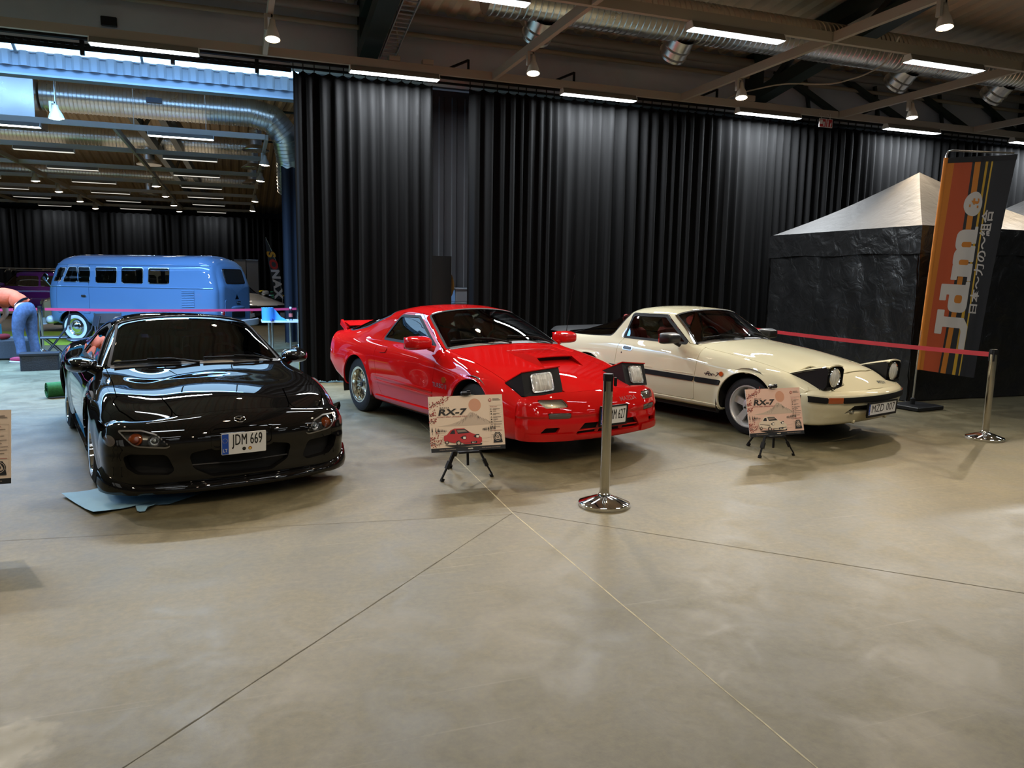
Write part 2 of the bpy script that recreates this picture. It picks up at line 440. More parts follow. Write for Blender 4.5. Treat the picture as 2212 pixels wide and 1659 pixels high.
def wheel(parent, x, y, R, rim, w, style, mrim, sg, face=0.0, name='wheel', lip=.02):
    """tyre with rim, spokes and cap as its parts; sg = outer side (+1 left, -1 right)"""
    yo = y; t = MB(); h = w/2
    prof = [(rim, -h*.9), (rim+.01, -h), (R-.05, -h*1.02), (R-.012, -h*.86), (R, -h*.6), (R, h*.6), (R-.012, h*.86), (R-.05, h*1.02), (rim+.012, h), (rim, h*.9)]
    t.lathe(prof, 56, 0, axis='y')
    for k in range(4):                                      # tread grooves
        a = -h*.5+k*h*.33; t.lathe([(R+.0004, a), (R+.0004, a+.006)], 56, 1, axis='y')
    o = t.build(name, [M['tyre'], M['dark']], parent, (x, y, R)); o['label'] = 'black tyre'
    b = MB(); e = sg*h
    f = lambda q: e*q
    b.lathe([(rim+.008, f(.93)), (rim+.006, f(1.0)), (rim-lip*.4, f(1.0)), (rim-lip, f(.93)), (rim-lip-.012, f(.35 if style != 'star' else .6)), (rim-.035, f(-.2)), (rim-.04, f(-.8))], 56, 0, axis='y')
    b.lathe([(rim-.03, f(-.78)), (.0, f(-.78))], 40, 1, axis='y')
    b.lathe([(.13, f(-.3)), (.13, f(-.2)), (0, f(-.2))], 28, 2, axis='y')       # brake disc
    ri = rim-lip-.008; yf = f(.45+face); yb = f(.25+face)
    P = lambda r, a, yy: (r*cos(a), yy, r*sin(a))
    if style in ('mesh', 'deep'):
        n = 16 if style == 'mesh' else 14; tw = .30 if style == 'mesh' else .26
        for k in range(n):
            for d in (-1, 1):
                a0 = 2*pi*k/n; a1 = a0+d*tw; am = a0+d*tw*.5
                b.tube([P(.062, a0, yf-sg*.004), P((.062+ri)*.5, am, yf+sg*.012), P(ri, a1, yf-sg*.012)], [.0085, .0075, .0075], 5, 0, False)
        b.lathe([(.075, yb), (.072, yf), (.05, yf+sg*.012), (0, yf+sg*.014)], 24, 0, axis='y')
        if style == 'mesh':
            for k in range(n): 
                a = 2*pi*(k+.5)/n; b.lathe([(.008, 0), (.006, sg*.012), (0, sg*.013)], 6, 0, P(ri-.004, a, yf), 'y')
    elif style == 'star':
        for k in range(5):
            a = 2*pi*k/5+.3; poly = []
            for r, q in ((.05, -.62), (ri, -.20), (ri, .20), (.05, .62)): poly.append((r*cos(a+q), r*sin(a+q)))
            n0 = len(b.v); b.prism(poly, yf-sg*.03, yf, 0, 'xz')
        b.lathe([(.085, yb), (.08, yf), (.07, yf+sg*.006), (0, yf+sg*.006)], 24, 0, axis='y')
        for k in range(4): a = 2*pi*k/4+.4; b.lathe([(.011, 0), (.011, sg*.012), (0, sg*.012)], 6, 1, P(.052, a, yf+sg*.004), 'y')
    elif style == 'steel':
        b.lathe([(rim-.02, f(.6)), (rim-.05, f(.35)), (.13, f(.4)), (.11, f(.5)), (.0, f(.5))], 40, 2, axis='y')
    r = b.build('rim', [mrim, M['dark'], M['steel']], o); 
    c = MB(); c.lathe([(.033, yf+sg*.008), (.031, yf+sg*.022), (.0, yf+sg*.026)], 20, 0, axis='y')
    if style == 'steel':
        c = MB(); c.lathe([(.125, f(.48)), (.12, f(.7)), (.09, f(.95)), (.04, f(1.05)), (0, f(1.07))], 32, 0, axis='y')
    c.build('wheel_cap', [M['chrome'] if style == 'steel' else (M['dark'] if style == 'mesh' else M['silver'])], o)
    if style == 'steel':
        q = MB(); q.lathe([(rim+.002, f(.99)), (rim+.012, f(1.04)), (rim+.045, f(1.045)), (rim+.055, f(1.0))], 48, 0, axis='y'); q.build('whitewall', [mat('whitewall', (.72, .72, .68), .5)], o)
    return o

def plate(parent, c, tilt, width, h, txt, frame=None, lt=True, size=None, stickers=False, sx=1., ty=0., inv=False):
    """number plate facing +x, its writing printed on its face"""
    b = MB(); bw = .11*h/.15*(1 if lt else 0)*.40 if lt else 0; bw = .047*h/.15 if lt else 0
    rp = roundpoly([(-width/2, -h/2), (width/2, -h/2), (width/2, h/2), (-width/2, h/2)], .008)
    b.prism(rp, 0, .004, 0, 'yz')
    pl = lambda e: (lambda a, d: (.004+e, a, d))
    if lt:
        put2d(b, *quadm(-width/2+.003, -h/2+.003, -width/2+bw, h/2-.003), pl(.0006), 2)
        text(b, 'LT', pl(.0012), h*.21, 0, -width/2+bw*.5, -h*.30, .9, bold=.01)
        for k in range(12): put2d(b, circ(-width/2+bw*.5+bw*.33*cos(pi*k/6), h*.17+bw*.33*sin(pi*k/6), .0018, 6), [tuple(range(6))], pl(.0012), 3)
    size = size or h*.62; tv, _ = text_geo(txt, size, bold=.0, space=1.06); tw_ = max(q[0] for q in tv)-min(q[0] for q in tv)
    for k in (-1, 0, 1): text(b, txt, pl(.0007+.0001*k), size, 1, bw*.5+k*.0012, ty, (width-bw-.006)*sx/tw_, bold=.0, space=1.06)
    if stickers:
        put2d(b, circ(.0, -h*.28, h*.085, 20), [tuple(range(20))], pl(.0007), 1)
        put2d(b, circ(h*.27, -h*.28, h*.085, 20), [tuple(range(20))], pl(.0007), 4)
        put2d(b, circ(h*.27, -h*.29, h*.05, 16), [tuple(range(16))], pl(.0012), 3)
    o = b.build('license_plate', [M['ink'] if inv else M['white'], M['white'] if inv else M['ink'], M['eu'], M['star'], M['amber']], parent, c, (0, tilt, 0), recalc=True)
    if frame:
        fr = MB(); g = frame
        for (a0, a1, d0, d1) in ((-width/2-g, width/2+g, h/2, h/2+g), (-width/2-g, width/2+g, -h/2-g*1.5, -h/2), (-width/2-g, -width/2, -h/2, h/2), (width/2, width/2+g, -h/2, h/2)):
            fr.box((.003, (a0+a1)/2, (d0+d1)/2), (.014, a1-a0, d1-d0), 0)
        fr.box((-.006, 0, 0), (.01, width+g, h+g), 0)
        fr.build('plate_frame', [M['trim']], o)
    return o
def quadm(x0, y0, x1, y1): return [(x0, y0), (x1, y0), (x1, y1), (x0, y1)], [(0, 1, 2, 3)]

def superell(c, r, e=(.6, .6), n=(14, 24), fn=None):
    pw = lambda v, q: math.copysign(abs(v)**q, v)
    G = []
    for i in range(n[0]+1):
        a = -pi/2+pi*i/n[0]; row = []
        for j in range(n[1]):
            b = 2*pi*j/n[1]
            p = [r[0]*pw(cos(a), e[0])*pw(cos(b), e[1]), r[1]*pw(cos(a), e[0])*pw(sin(b), e[1]), r[2]*pw(sin(a), e[0])]
            if fn: p = fn(*p)
            row.append((p[0]+c[0], p[1]+c[1], p[2]+c[2]))
        G.append(row)
    return G
def side_mirror(parent, c, size, paint, sg, foot, e=.45, yaw=0.):
    """door mirror: shell, glass and foot; c = shell centre"""
    b = MB()
    def fn(x, y, z):                                        # rounded nose forward, flat towards the back
        k = 1-.25*max(0, x/size[0]); return (x if x > 0 else x*.55, y*k, z*k)
    rot = Matrix.Rotation(yaw, 4, 'Z'); b.xf = Matrix.Translation(c) @ rot
    b.grid(superell((0, 0, 0), size, (e, e), (12, 28), fn), 0, True); b.xf = None
    b.tube([c, ((c[0]+foot[0])/2, (c[1]+foot[1])/2, (c[2]+foot[2])/2-.005), foot], [size[2]*.42, size[2]*.4, size[2]*.5], 10, 0)
    o = b.build('side_mirror', [paint], parent, sharp=60)
    g = MB(); g.box((c[0]-size[0]*.56, c[1], c[2]), (.006, size[1]*1.7, size[2]*1.6), 0); g.build('mirror_glass', [M['chrome']], o)
    return o
def wiper(parent, pts, blade):
    b = MB(); b.tube(pts, [.011, .009, .006, .006][:len(pts)], 6); b.tube(blade, .008, 6, 0); 
    return b.build('wiper', [M['trim']], parent)
def seat(parent, x, y, m, z=.22, h=.62, tilt=.35):
    b = MB(); b.box((x, y, z+.12), (.50, .48, .16), 0, Matrix.Rotation(-.12, 3, 'Y'), .05)
    for sy in (-1, 1): b.box((x, y+sy*.21, z+.19), (.46, .08, .12), 0, None, .04)
    o = b.build('seat', [m], parent)
    k = MB(); R = Matrix.Rotation(-tilt, 3, 'Y'); k.box((x-.30, y, z+.45), (.14, .46, h), 0, R, .05)
    for sy in (-1, 1): k.box((x-.26, y+sy*.20, z+.42), (.15, .08, h*.75), 0, R, .04)
    k.box((x-.41, y, z+.45+h*.5+.07), (.10, .26, .18), 0, R, .04)
    k.build('backrest', [m], o); return o
def steering(parent, x, y, z, r=.18):
    b = MB(); b.xf = Matrix.Translation((x, y, z)) @ Matrix.Rotation(-.42, 4, 'Y')
    b.tube([(0, r*cos(2*pi*k/28), r*sin(2*pi*k/28)) for k in range(28)], .014, 8, 0, False, True)
    for a in (0, pi, -pi/2): b.bar((.02, 0, 0), (.0, r*cos(a), r*sin(a)), .03, .014)
    b.lathe([(.06, .0), (.055, -.03), (0, -.035)], 16, 0, axis='x'); b.tube([(0, 0, 0), (.35, 0, 0)], .025, 8)
    return b.build('steering_wheel', [M['cabin']], parent)
def cabin(parent, dash_x, dash_z, w, seat_m, dash_m, seats, rhd=True, zs=.22):
    b = MB(); pr = [(dash_x, dash_z-.03), (dash_x-.18, dash_z), (dash_x-.42, dash_z-.03), (dash_x-.50, dash_z-.14), (dash_x-.42, dash_z-.38), (dash_x, dash_z-.42)]
    b.prism(pr, -w, w, 0, 'xz'); sy = -.36 if rhd else .36
    b.box((dash_x-.36, sy, dash_z+.02), (.22, .42, .09), 0, None, .04)
    b.build('dashboard', [dash_m], parent)
    for y in (-.36, .36): seat(parent, seats[0], y, seat_m, zs)
    steering(parent, dash_x-.62, sy, dash_z-.04)
def underbody(parent, xr, xf, wb, zlo=.16, half=.70, floorz=.30):
    b = MB(); b.box(((xr+xf)/2, 0, (zlo+floorz)/2), (xf-xr, 1.0, floorz-zlo), 0)
    b.box((-wb/2, 0, (zlo+floorz)/2), (wb-.84, 2*half, floorz-zlo), 0)
    for x in (0, -wb):                                      # wheel wells
        for sg in (-1, 1):
            G = [[(x+r*cos(a), sg*yy, .31+r*sin(a)) for yy in (half+.115, .52)] for a, r in [(-.3+(pi+.6)*k/20, .385) for k in range(21)]]
            b.grid(G, 0); b.box((x, sg*.50, .42), (.78, .02, .52), 0)
    return b.build('underbody', [M['under']], parent)

# ================================================================ the hall
ZT = 4.45                                               # height of the lighting tracks
def st(o): return tag(o, kind='structure')
# ---- concrete floor
fm = mat('polished_concrete', srgb(150, 143, 122), .38, spec=.45)
nt, N, B, L = nodes(fm)
tc = N('ShaderNodeTexCoord')
n1 = N('ShaderNodeTexNoise', inp={'Scale': .55, 'Detail': 8, 'Roughness': .62, 'Distortion': .4}); L(tc.outputs['Object'], n1.inputs['Vector'])
n2 = N('ShaderNodeTexNoise', inp={'Scale': 3.2, 'Detail': 9, 'Roughness': .7, 'Distortion': .8}); L(tc.outputs['Object'], n2.inputs['Vector'])
n3 = N('ShaderNodeTexNoise', inp={'Scale': 26, 'Detail': 6, 'Roughness': .7}); L(tc.outputs['Object'], n3.inputs['Vector'])
r1 = N('ShaderNodeValToRGB'); L(n1.outputs[0], r1.inputs[0])
e = r1.color_ramp.elements; e[0].position = .32; e[0].color = (*srgb(93, 88, 66), 1); e[1].position = .68; e[1].color = (*srgb(125, 115, 87), 1)
mx = N('ShaderNodeMix', data_type='RGBA', blend_type='MULTIPLY', inp={'Factor': 1.}); L(r1.outputs[0], mx.inputs[6])
r2 = N('ShaderNodeValToRGB'); L(n2.outputs[0], r2.inputs[0]); e = r2.color_ramp.elements; e[0].position = .25; e[0].color = (.56, .55, .52, 1); e[1].position = .66; e[1].color = (1.10, 1.08, 1.04, 1)
L(r2.outputs[0], mx.inputs[7])
mx2 = N('ShaderNodeMix', data_type='RGBA', blend_type='MULTIPLY', inp={'Factor': .75}); L(mx.outputs[2], mx2.inputs[6])
r3 = N('ShaderNodeValToRGB'); L(n3.outputs[0], r3.inputs[0]); e = r3.color_ramp.elements; e[0].position = .3; e[0].color = (.6, .6, .6, 1); e[1].position = .7; e[1].color = (1.15, 1.15, 1.15, 1)
L(r3.outputs[0], mx2.inputs[7])
# faint scratches: stretched noise
mp = N('ShaderNodeMapping', inp={'Scale': (.6, 22, 1), 'Rotation': (0, 0, .5)}); L(tc.outputs['Object'], mp.inputs[0])
n4 = N('ShaderNodeTexNoise', inp={'Scale': 1.6, 'Detail': 3}); L(mp.outputs[0], n4.inputs['Vector'])
r4 = N('ShaderNodeValToRGB'); L(n4.outputs[0], r4.inputs[0]); e = r4.color_ramp.elements; e[0].position = .66; e[0].color = (0, 0, 0, 1); e[1].position = .74; e[1].color = (.22, .21, .19, 1)
mx3 = N('ShaderNodeMix', data_type='RGBA', blend_type='ADD', inp={'Factor': .22}); L(mx2.outputs[2], mx3.inputs[6]); L(r4.outputs[0], mx3.inputs[7])
# a ring stain and an oil smudge on the right, a pale chipped patch bottom left
def blotch(prev, c, r0, soft, col, fac, ring=0., warp=.12):
    sx = N('ShaderNodeVectorMath', operation='SUBTRACT', inp={1: (c[0]+warp*.5, c[1]+warp*.5, warp*.5)}); L(tc.outputs['Object'], sx.inputs[0])
    nn = N('ShaderNodeTexNoise', inp={'Scale': 9., 'Detail': 4}); L(tc.outputs['Object'], nn.inputs['Vector'])
    sc = N('ShaderNodeVectorMath', operation='SCALE', inp={3: warp}); L(nn.outputs[1], sc.inputs[0])
    ad = N('ShaderNodeVectorMath', operation='ADD'); L(sx.outputs[0], ad.inputs[0]); L(sc.outputs[0], ad.inputs[1])
    ln = N('ShaderNodeVectorMath', operation='LENGTH'); L(ad.outputs[0], ln.inputs[0])
    val = ln.outputs['Value']
    if ring:
        d = N('ShaderNodeMath', operation='SUBTRACT', inp={1: r0}); L(val, d.inputs[0]); a = N('ShaderNodeMath', operation='ABSOLUTE'); L(d.outputs[0], a.inputs[0]); val = a.outputs[0]
        mr = N('ShaderNodeMapRange', inp={'From Min': ring, 'From Max': ring*.3, 'To Min': 0, 'To Max': fac})
    else: mr = N('ShaderNodeMapRange', inp={'From Min': r0+soft, 'From Max': r0, 'To Min': 0, 'To Max': fac})
    L(val, mr.inputs[0])
    m_ = N('ShaderNodeMix', data_type='RGBA'); L(mr.outputs[0], m_.inputs[0]); L(prev, m_.inputs[6]); m_.inputs[7].default_value = (*col, 1)
    return m_.outputs[2]
c = mx3.outputs[2]
c = blotch(c, (2.66, 2.30), .085, 0, srgb(96, 90, 74), .45, ring=.016, warp=.02)
c = blotch(c, (2.80, 2.14), .05, .16, srgb(108, 102, 84), .55, warp=.2)
c = blotch(c, (-.80, 2.73), .13, .05, srgb(150, 142, 120), .6, warp=.26)
c = blotch(c, (.65, 3.25), .03, .14, srgb(116, 108, 90), .4, warp=.2)
c = blotch(c, (3.9, 7.2), .02, .10, srgb(80, 74, 60), .6, warp=.1)
L(c, B.inputs['Base Color'])
mr = N('ShaderNodeMapRange', inp={'From Min': .25, 'From Max': .75, 'To Min': .36, 'To Max': .58}); L(n2.outputs[0], mr.inputs[0]); L(mr.outputs[0], B.inputs['Roughness'])
bp = N('ShaderNodeBump', inp={'Strength': .12, 'Distance': .01}); L(n2.outputs[0], bp.inputs['Height']); L(bp.outputs[0], B.inputs['Normal'])
b = MB(); b.add([(-32, -12, 0), (34, -12, 0), (34, 46, 0), (-32, 46, 0)], [(0, 1, 2, 3)]); b.add([(-32, -12, -.1), (34, -12, -.1), (34, 46, -.1), (-32, 46, -.1)], [(3, 2, 1, 0)])
st(b.build('floor', [fm], recalc=False))
# saw-cut joints, one filled with pale mortar
jm = noisy(mat('joint_dark', srgb(84, 77, 60), .85), 12, .5); jp = noisy(mat('joint_mortar', srgb(182, 172, 140), .7), 14, .35)
for k, (p, q, wd, m_) in enumerate([((1.74, 1.2), (1.70, 4.62), .007, jp), ((1.70, 4.62), (1.83, 8.2), .006, jp), ((1.69, 4.62), (-.95, 1.93), .0065, jm), ((1.71, 4.66), (5.6, .76), .0065, jm), ((1.70, 4.6), (-6, 5.6), .003, jm), ((-9, 9.6), (1.2, 9.9), .004, jm), ((1.7, 5.0), (7.5, 6.2), .003, jm)]):
    a = Vector((*p, .0006)); z = Vector((*q, .0006)); d = (z-a).normalized(); s_ = Vector((-d.y, d.x, 0))*wd/2
    n = 40; b = MB(); b.grid([[a.lerp(z, i/n)+s_*(sg*(1+.5*random.uniform(-1, 1))) for sg in (-1, 1)] for i in range(n+1)])
    st(b.build('trim_%d' % (k+1), [m_]))

# ---- walls, roofs
wallm = noisy(mat('grey_wall', srgb(198, 203, 215), .8), 1.2, .08)
cladm = noisy(mat('grey_cladding', srgb(70, 70, 74), .7), 1.5, .1)
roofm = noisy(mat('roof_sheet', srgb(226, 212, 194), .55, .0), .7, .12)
def corrug(p0, p1, q0, pitch, depth, name, m_, label=None):
    """trapezoidal sheet: ribs run p0->p1, repeated from p0 to q0"""
    p0, p1, q0 = Vector(p0), Vector(p1), Vector(q0); d = (q0-p0); Ln = d.length; d.normalize(); up = d.cross((p1-p0).normalized())
    pts = []; x = 0
    while x < Ln:
        for a, h in ((0, 0), (.18, depth), (.5, depth), (.68, 0)): pts.append((x+a*pitch, h))
        x += pitch
    b = MB(); b.grid([[p0+d*t+up*h, p1+d*t+up*h] for t, h in pts]); return st(b.build(name, [m_], sharp=10, recalc=False))
b = MB()
b.box((-3, 11.72, 5.03), (60, .20, 1.14)); st(b.build('wall_lintel', [wallm]))
b = MB(); b.box((15.05, 12.72, 2.3), (28.0, .2, 4.6)); st(b.build('wall_back', [cladm]))
b = MB(); b.box((14.9, 12.2, 4.66), (27.8, .9, .05)); st(b.build('ceiling_daylight_block', [cladm]))  # added unseen cover, keeps rooflight daylight off the cladding in the curtain gap
corrug((1.1, 12.6, 0), (1.1, 12.6, 4.5), (14, 12.6, 0), .22, -.05, 'wall_cladding', cladm)
b = MB(); b.box((33, 8, 3.5), (.2, 46, 7)); st(b.build('wall_right', [wallm]))
b = MB(); b.box((-30, 16, 3.5), (.2, 58, 7)); st(b.build('wall_left', [wallm]))
b = MB(); b.box((0, -11.5, 4), (66, .2, 8)); st(b.build('wall_front', [wallm]))
b = MB(); b.box((-14, 40.5, 3), (34, .2, 6)); st(b.build('wall_far', [mat('far_wall_dark', (.02, .02, .022), .8)]))
RS = .105                                               # slope of the main roof
rz_ = lambda v: 5.42+RS*(11.7-v)
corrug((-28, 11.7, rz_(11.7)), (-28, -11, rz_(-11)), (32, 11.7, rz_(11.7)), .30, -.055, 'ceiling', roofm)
# roof of the second hall beyond the rooflight, a shallow gable
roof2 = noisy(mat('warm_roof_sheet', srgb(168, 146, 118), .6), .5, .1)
r2z = lambda v: 5.55+.085*(v-15.2) if v < 27 else 6.55-.15*(v-27)
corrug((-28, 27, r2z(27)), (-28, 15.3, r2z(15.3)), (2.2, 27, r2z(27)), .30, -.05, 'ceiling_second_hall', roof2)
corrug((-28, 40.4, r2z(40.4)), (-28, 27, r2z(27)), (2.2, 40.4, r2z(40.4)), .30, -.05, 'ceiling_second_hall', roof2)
# ---- rooflight between the halls: upstand lined with white sheet, glazing above
upm = mat('rooflight_lining', (.22, .24, .26), .6)
b = MB(); b.box((-13, 15.25, 4.855), (30.4, .06, .17)); b.box((-13, 15.16, 4.765), (30.4, .26, .03)); st(b.build('trim_21', [upm]))
corrug((-28, 15.20, 4.93), (-28, 15.20, 5.17), (2.1, 15.20, 4.93), .26, .045, 'wall_rooflight', upm)
skym = mat('daylight_glass', (.7, .85, 1), .3, emit=(.42, .70, 1.0), estr=3.2)
b = MB()
for k in range(16):
    x = -28+1.9*k; b.add([(x, 15.2, 5.16), (x+1.86, 15.2, 5.16), (x+1.86, 12.1, 6.7), (x, 12.1, 6.7)], [(0, 1, 2, 3)])
st(b.build('window_1', [skym], recalc=False))
b = MB()
for k in range(17): b.bar((-28+1.9*k-.02, 15.2, 5.15), (-28+1.9*k-.02, 12.1, 6.69), .04, .06)
b.bar((-28, 15.2, 5.16), (2.2, 15.2, 5.16), .03, .03); st(b.build('trim_22', [upm]))
b = MB(); b.box((-13, 11.85, 5.9), (30.4, .06, 1.7)); st(b.build('wall_upstand', [upm]))
# pipes and ledge at the head of the wall
pm = mat('grey_pipe', srgb(120, 118, 116), .5); bm_ = mat('beige_ledge', srgb(150, 140, 124), .6)
for nm, y, z, r in (('ceiling_pipe', 11.45, 5.28, .075), ('ceiling_pipe', 11.52, 5.08, .035)):
    b = MB(); b.tube([(-28, y, z), (2.0, y, z)] if r > .05 and 0 else [(-28, y, z), (32, y, z)], r, 12)
    tag(b.build(nm, [pm if r > .05 else bm_]), 'thick grey pipe along the top of the wall' if r > .05 else 'thin beige conduit along the wall below the grey pipe', 'pipe')
# ---- roof trusses in dark green steel
gm = mat('dark_green_steel', srgb(24, 38, 36), .45)
def truss(u, label):
    t = thing('roof_truss', label, 'truss', (u, 0, 0)); b = MB()
    z0 = lambda v: 4.72+.165*(11.4-v)
    b.bar((0, 11.5, z0(11.5)), (0, -6, z0(-6)), .26, .20); b.build('bottom_chord', [gm], t)
    b = MB(); b.bar((0, 11.6, rz_(11.6)-.16), (0, -8, rz_(-8)-.16), .22, .22); b.build('top_chord', [gm], t)
    b = MB(); b.box((0, 11.5, 5.0), (.22, .22, .9)); b.build('post', [gm], t)
    for k in range(5):
        v0 = 11.2-2.0*k; b = MB(); b.bar((0, v0, z0(v0)), (0, v0-1.0, rz_(v0-1)-.16), .09, .09); b.build('web_member', [gm], t)
        b = MB(); b.bar((0, v0-1.0, rz_(v0-1)-.16), (0, v0-2.0, z0(v0-2)), .09, .09); b.build('web_member', [gm], t)
    return t
truss(1.86, 'dark green roof truss with cable ladder, left of the bright spotlight')
truss(8.55, 'dark green roof truss crossing the silver duct on the right')
truss(15.2, 'far dark green roof truss near the right edge')
cl = thing('cable_ladder', 'grey perforated cable ladder running up beside the left roof truss', 'cable ladder', (2.13, 0, 0))
z0 = lambda v: 4.66+.165*(11.4-v)
for x in (-.10, .10):
    b = MB(); b.bar((x, 11.35, z0(11.35)), (x, 5, z0(5)), .012, .05); b.build('side_rail', [M_ := mat('galvanised', (.42, .42, .43), .45, .7)] if x < 0 else [M_], cl)
for k in range(56):
    v = 11.3-k*.11; b = MB(); b.bar((-.10, v, z0(v)), (.10, v, z0(v)), .025, .012); b.build('rung', [M_], cl)
# long diagonals of the eaves girder
for k, (u0, z_, u1, z1) in enumerate([(9.0, 5.25, 10.4, 4.62), (10.5, 5.25, 12.0, 4.62), (12.1, 5.25, 13.6, 4.62), (13.7, 5.25, 15.0, 4.62)]):
    b = MB(); b.bar((u0, 11.52, z_), (u1, 11.52, z1), .09, .1); b.bar((u1-.75, 11.54, 5.2), (u1-.6, 11.54, 4.6), .05, .05)
    tag(b.build('diagonal_brace', [gm]), ['diagonal steel brace just right of the second truss', 'second diagonal brace along the wall from the truss', 'third diagonal brace along the wall, right of the red fire sign', 'diagonal brace nearest the right edge'][k], 'brace')

# ---- ventilation ducts
def ductmat():
    m = mat('galvanised_duct', (.60, .58, .54), .28, .95); nt, N, b, L = nodes(m)
    tc = N('ShaderNodeTexCoord'); n = N('ShaderNodeTexNoise', inp={'Scale': 3., 'Detail': 3}); L(tc.outputs['Object'], n.inputs['Vector'])
    mr = N('ShaderNodeMapRange', inp={'To Min': .2, 'To Max': .4}); L(n.outputs[0], mr.inputs[0]); L(mr.outputs[0], b.inputs['Roughness']); return m
DM = ductmat()
def duct(name, label, pts, r, rib=.07, parent=None, n=24, rd=.012):
    P = [Vector(p) for p in pts]; out = []; rad = []
    for a, z in zip(P, P[1:]):
        k = max(2, int((z-a).length/rib))
        for i in range(k):
            for t, h in ((0, 0), (.68, 0), (.78, rd), (.9, rd)): out.append(a.lerp(z, (i+t)/k)); rad.append(r+h)
    out.append(P[-1]); rad.append(r); b = MB(); b.tube(out, rad, n); o = b.build(name, [DM], parent, sharp=25)
    if label: tag(o, label, 'duct')
    return o
d0 = duct('ventilation_duct', 'big ribbed silver duct under the main roof, above the curtain', [(3.0, 9.45, 5.06), (26, 9.45, 5.06)], .26, .085)
for u in (3.80, 5.86, 9.92, 12.0, 14.0):
    b = MB(); p0 = Vector((u, 9.52, 4.9)); p1 = Vector((u, 9.78, 4.70))
    b.tube([p0.lerp(p1, t) for t in (0, .45, .5, .55, .8, .85, .9, 1)], [.19, .19, .205, .19, .19, .205, .19, .19], 22, 0, False); b.tube([p1, p1.lerp(p0, .1)], [.19, .001], 22, 1, False)
    b.build('duct_outlet', [DM, M['dark']], d0)
duct('ventilation_duct', 'big silver duct hanging below the bright rooflight, turning down at its right end', [(-3.6, 18.3, 5.08), (.42, 18.3, 5.08), (.86, 18.32, 4.98), (1.14, 18.4, 4.65), (1.24, 18.6, 4.2), (1.27, 19.0, 3.5)], .30, .075)
b = MB(); b.box((-4.28, 18.3, 4.9), (1.3, 1.1, .9)); b.build('duct_box', [DM]); tag(bpy.context.scene.objects['duct_box'], 'sheet metal duct box at the left edge under the rooflight', 'duct box')
d1 = duct('ventilation_duct', 'second ribbed duct across the far hall, behind the hanging light rows', [(-14, 25.0, 5.35), (.6, 25.0, 5.35)], .27, .09)
d2 = duct('ventilation_duct', 'farthest ribbed duct, low above the far curtain', [(-16, 32.2, 5.15), (.9, 32.2, 5.15)], .26, .1)
for o, v, z, us in ((d1, 25.0, 5.35, (-2.3, -6.5)), (d2, 32.2, 5.15, (-3.0,))):
    for u in us:
        b = MB(); b.lathe([(.16, z-.2), (.16, z-.55), (.34, z-.68), (.33, z-.70), (0, z-.66)], 24, 0, (u, v, 0)); b.build('diffuser', [DM], o)
for k, (u, v, z) in enumerate(((.55, 20.6, 4.75), (.55, 24.0, 4.75), (.6, 28.0, 4.75))):
    b = MB(); b.lathe([(.15, .35), (.15, 0), (.33, -.12), (.32, -.14), (0, -.1)], 24, 0); tag(b.build('air_diffuser', [DM], None, (u, v, z)), ['round grey air diffuser nearest, beside the down-turned duct', 'middle round air diffuser at the right of the far hall', 'farthest round air diffuser at the right of the far hall'][k], 'diffuser')
gv = MB(); gv.box((-1.5, 17.955, 5.10), (.30, .03, .10)); tag(gv.build('vent_grille', [mat('vent_dark', (.03, .03, .035), .5)]), 'small dark vent grille on the silver duct below the rooflight', 'vent')
# dark truss in the far hall
t = thing('roof_truss', 'dark truss crossing the far hall roof towards the back', 'truss', (-1.9, 0, 0))
for x, z_ in ((0, 4.95), (.5, 5.15)):
    b = MB(); b.bar((x-.15, 19, z_+.05), (x+.35, 39, z_-.3), .16, .22); b.build('chord', [gm], t)
b = MB(); b.bar((.1, 19, 5.7), (.6, 30, 5.95), .2, .2); b.build('top_chord', [gm], t)
for k in range(6):
    b = MB(); b.bar((0, 20+3*k, 4.9), (.1, 21.5+3*k, 5.6), .07, .07); b.build('web_member', [gm], t)
for k, v in enumerate((20.2, 23.2, 28.8)):
    b = MB(); b.tube([(-16, v, r2z(v)-.12), (1.8, v, r2z(v)-.12)], .035, 8); tag(b.build('ceiling_pipe', [gm]), ['nearest thin dark pipe under the far hall roof', 'second thin dark pipe under the far hall roof', 'farthest thin dark pipe under the far hall roof'][k], 'pipe')

# ---- lighting tracks, LED battens and spotlights
trm = mat('track_grey', srgb(176, 168, 156), .5); batm = mat('batten_body', srgb(120, 114, 106), .5); ledm = mat('led_white', (1, 1, 1), .4, emit=(.86, .95, 1.0), estr=14)
ledw = mat('led_warm', (1, 1, 1), .4, emit=(1, .95, .85), estr=.8)
def track(name, a, z, label, hang=None, seg=None):
    t = thing(name, label, 'lighting track', ((a[0]+z[0])/2, (a[1]+z[1])/2, ZT)); o = Vector(t.location)
    cuts = [a] if not seg else [(a[0], q) for q in [a[1]]+sorted(seg)]; A = a
    ends = [z] if not seg else [(a[0], q-.04) for q in sorted(seg)]+[z]; starts = [a] if not seg else [a]+[(a[0], q+.04) for q in sorted(seg)]
    for A, Z_ in zip(starts, ends):
        if (Vector(A)-Vector(Z_)).length < .2: continue
        b = MB(); b.bar(Vector((*A, ZT))-o, Vector((*Z_, ZT))-o, .06, .11); b.build('rail', [trm], t)
    for p in hang or []:
        b = MB(); b.bar(Vector((*p, ZT+.05))-o, Vector((*p, ZT+.75))-o, .012, .012); b.build('hanger', [trm], t)
    return t
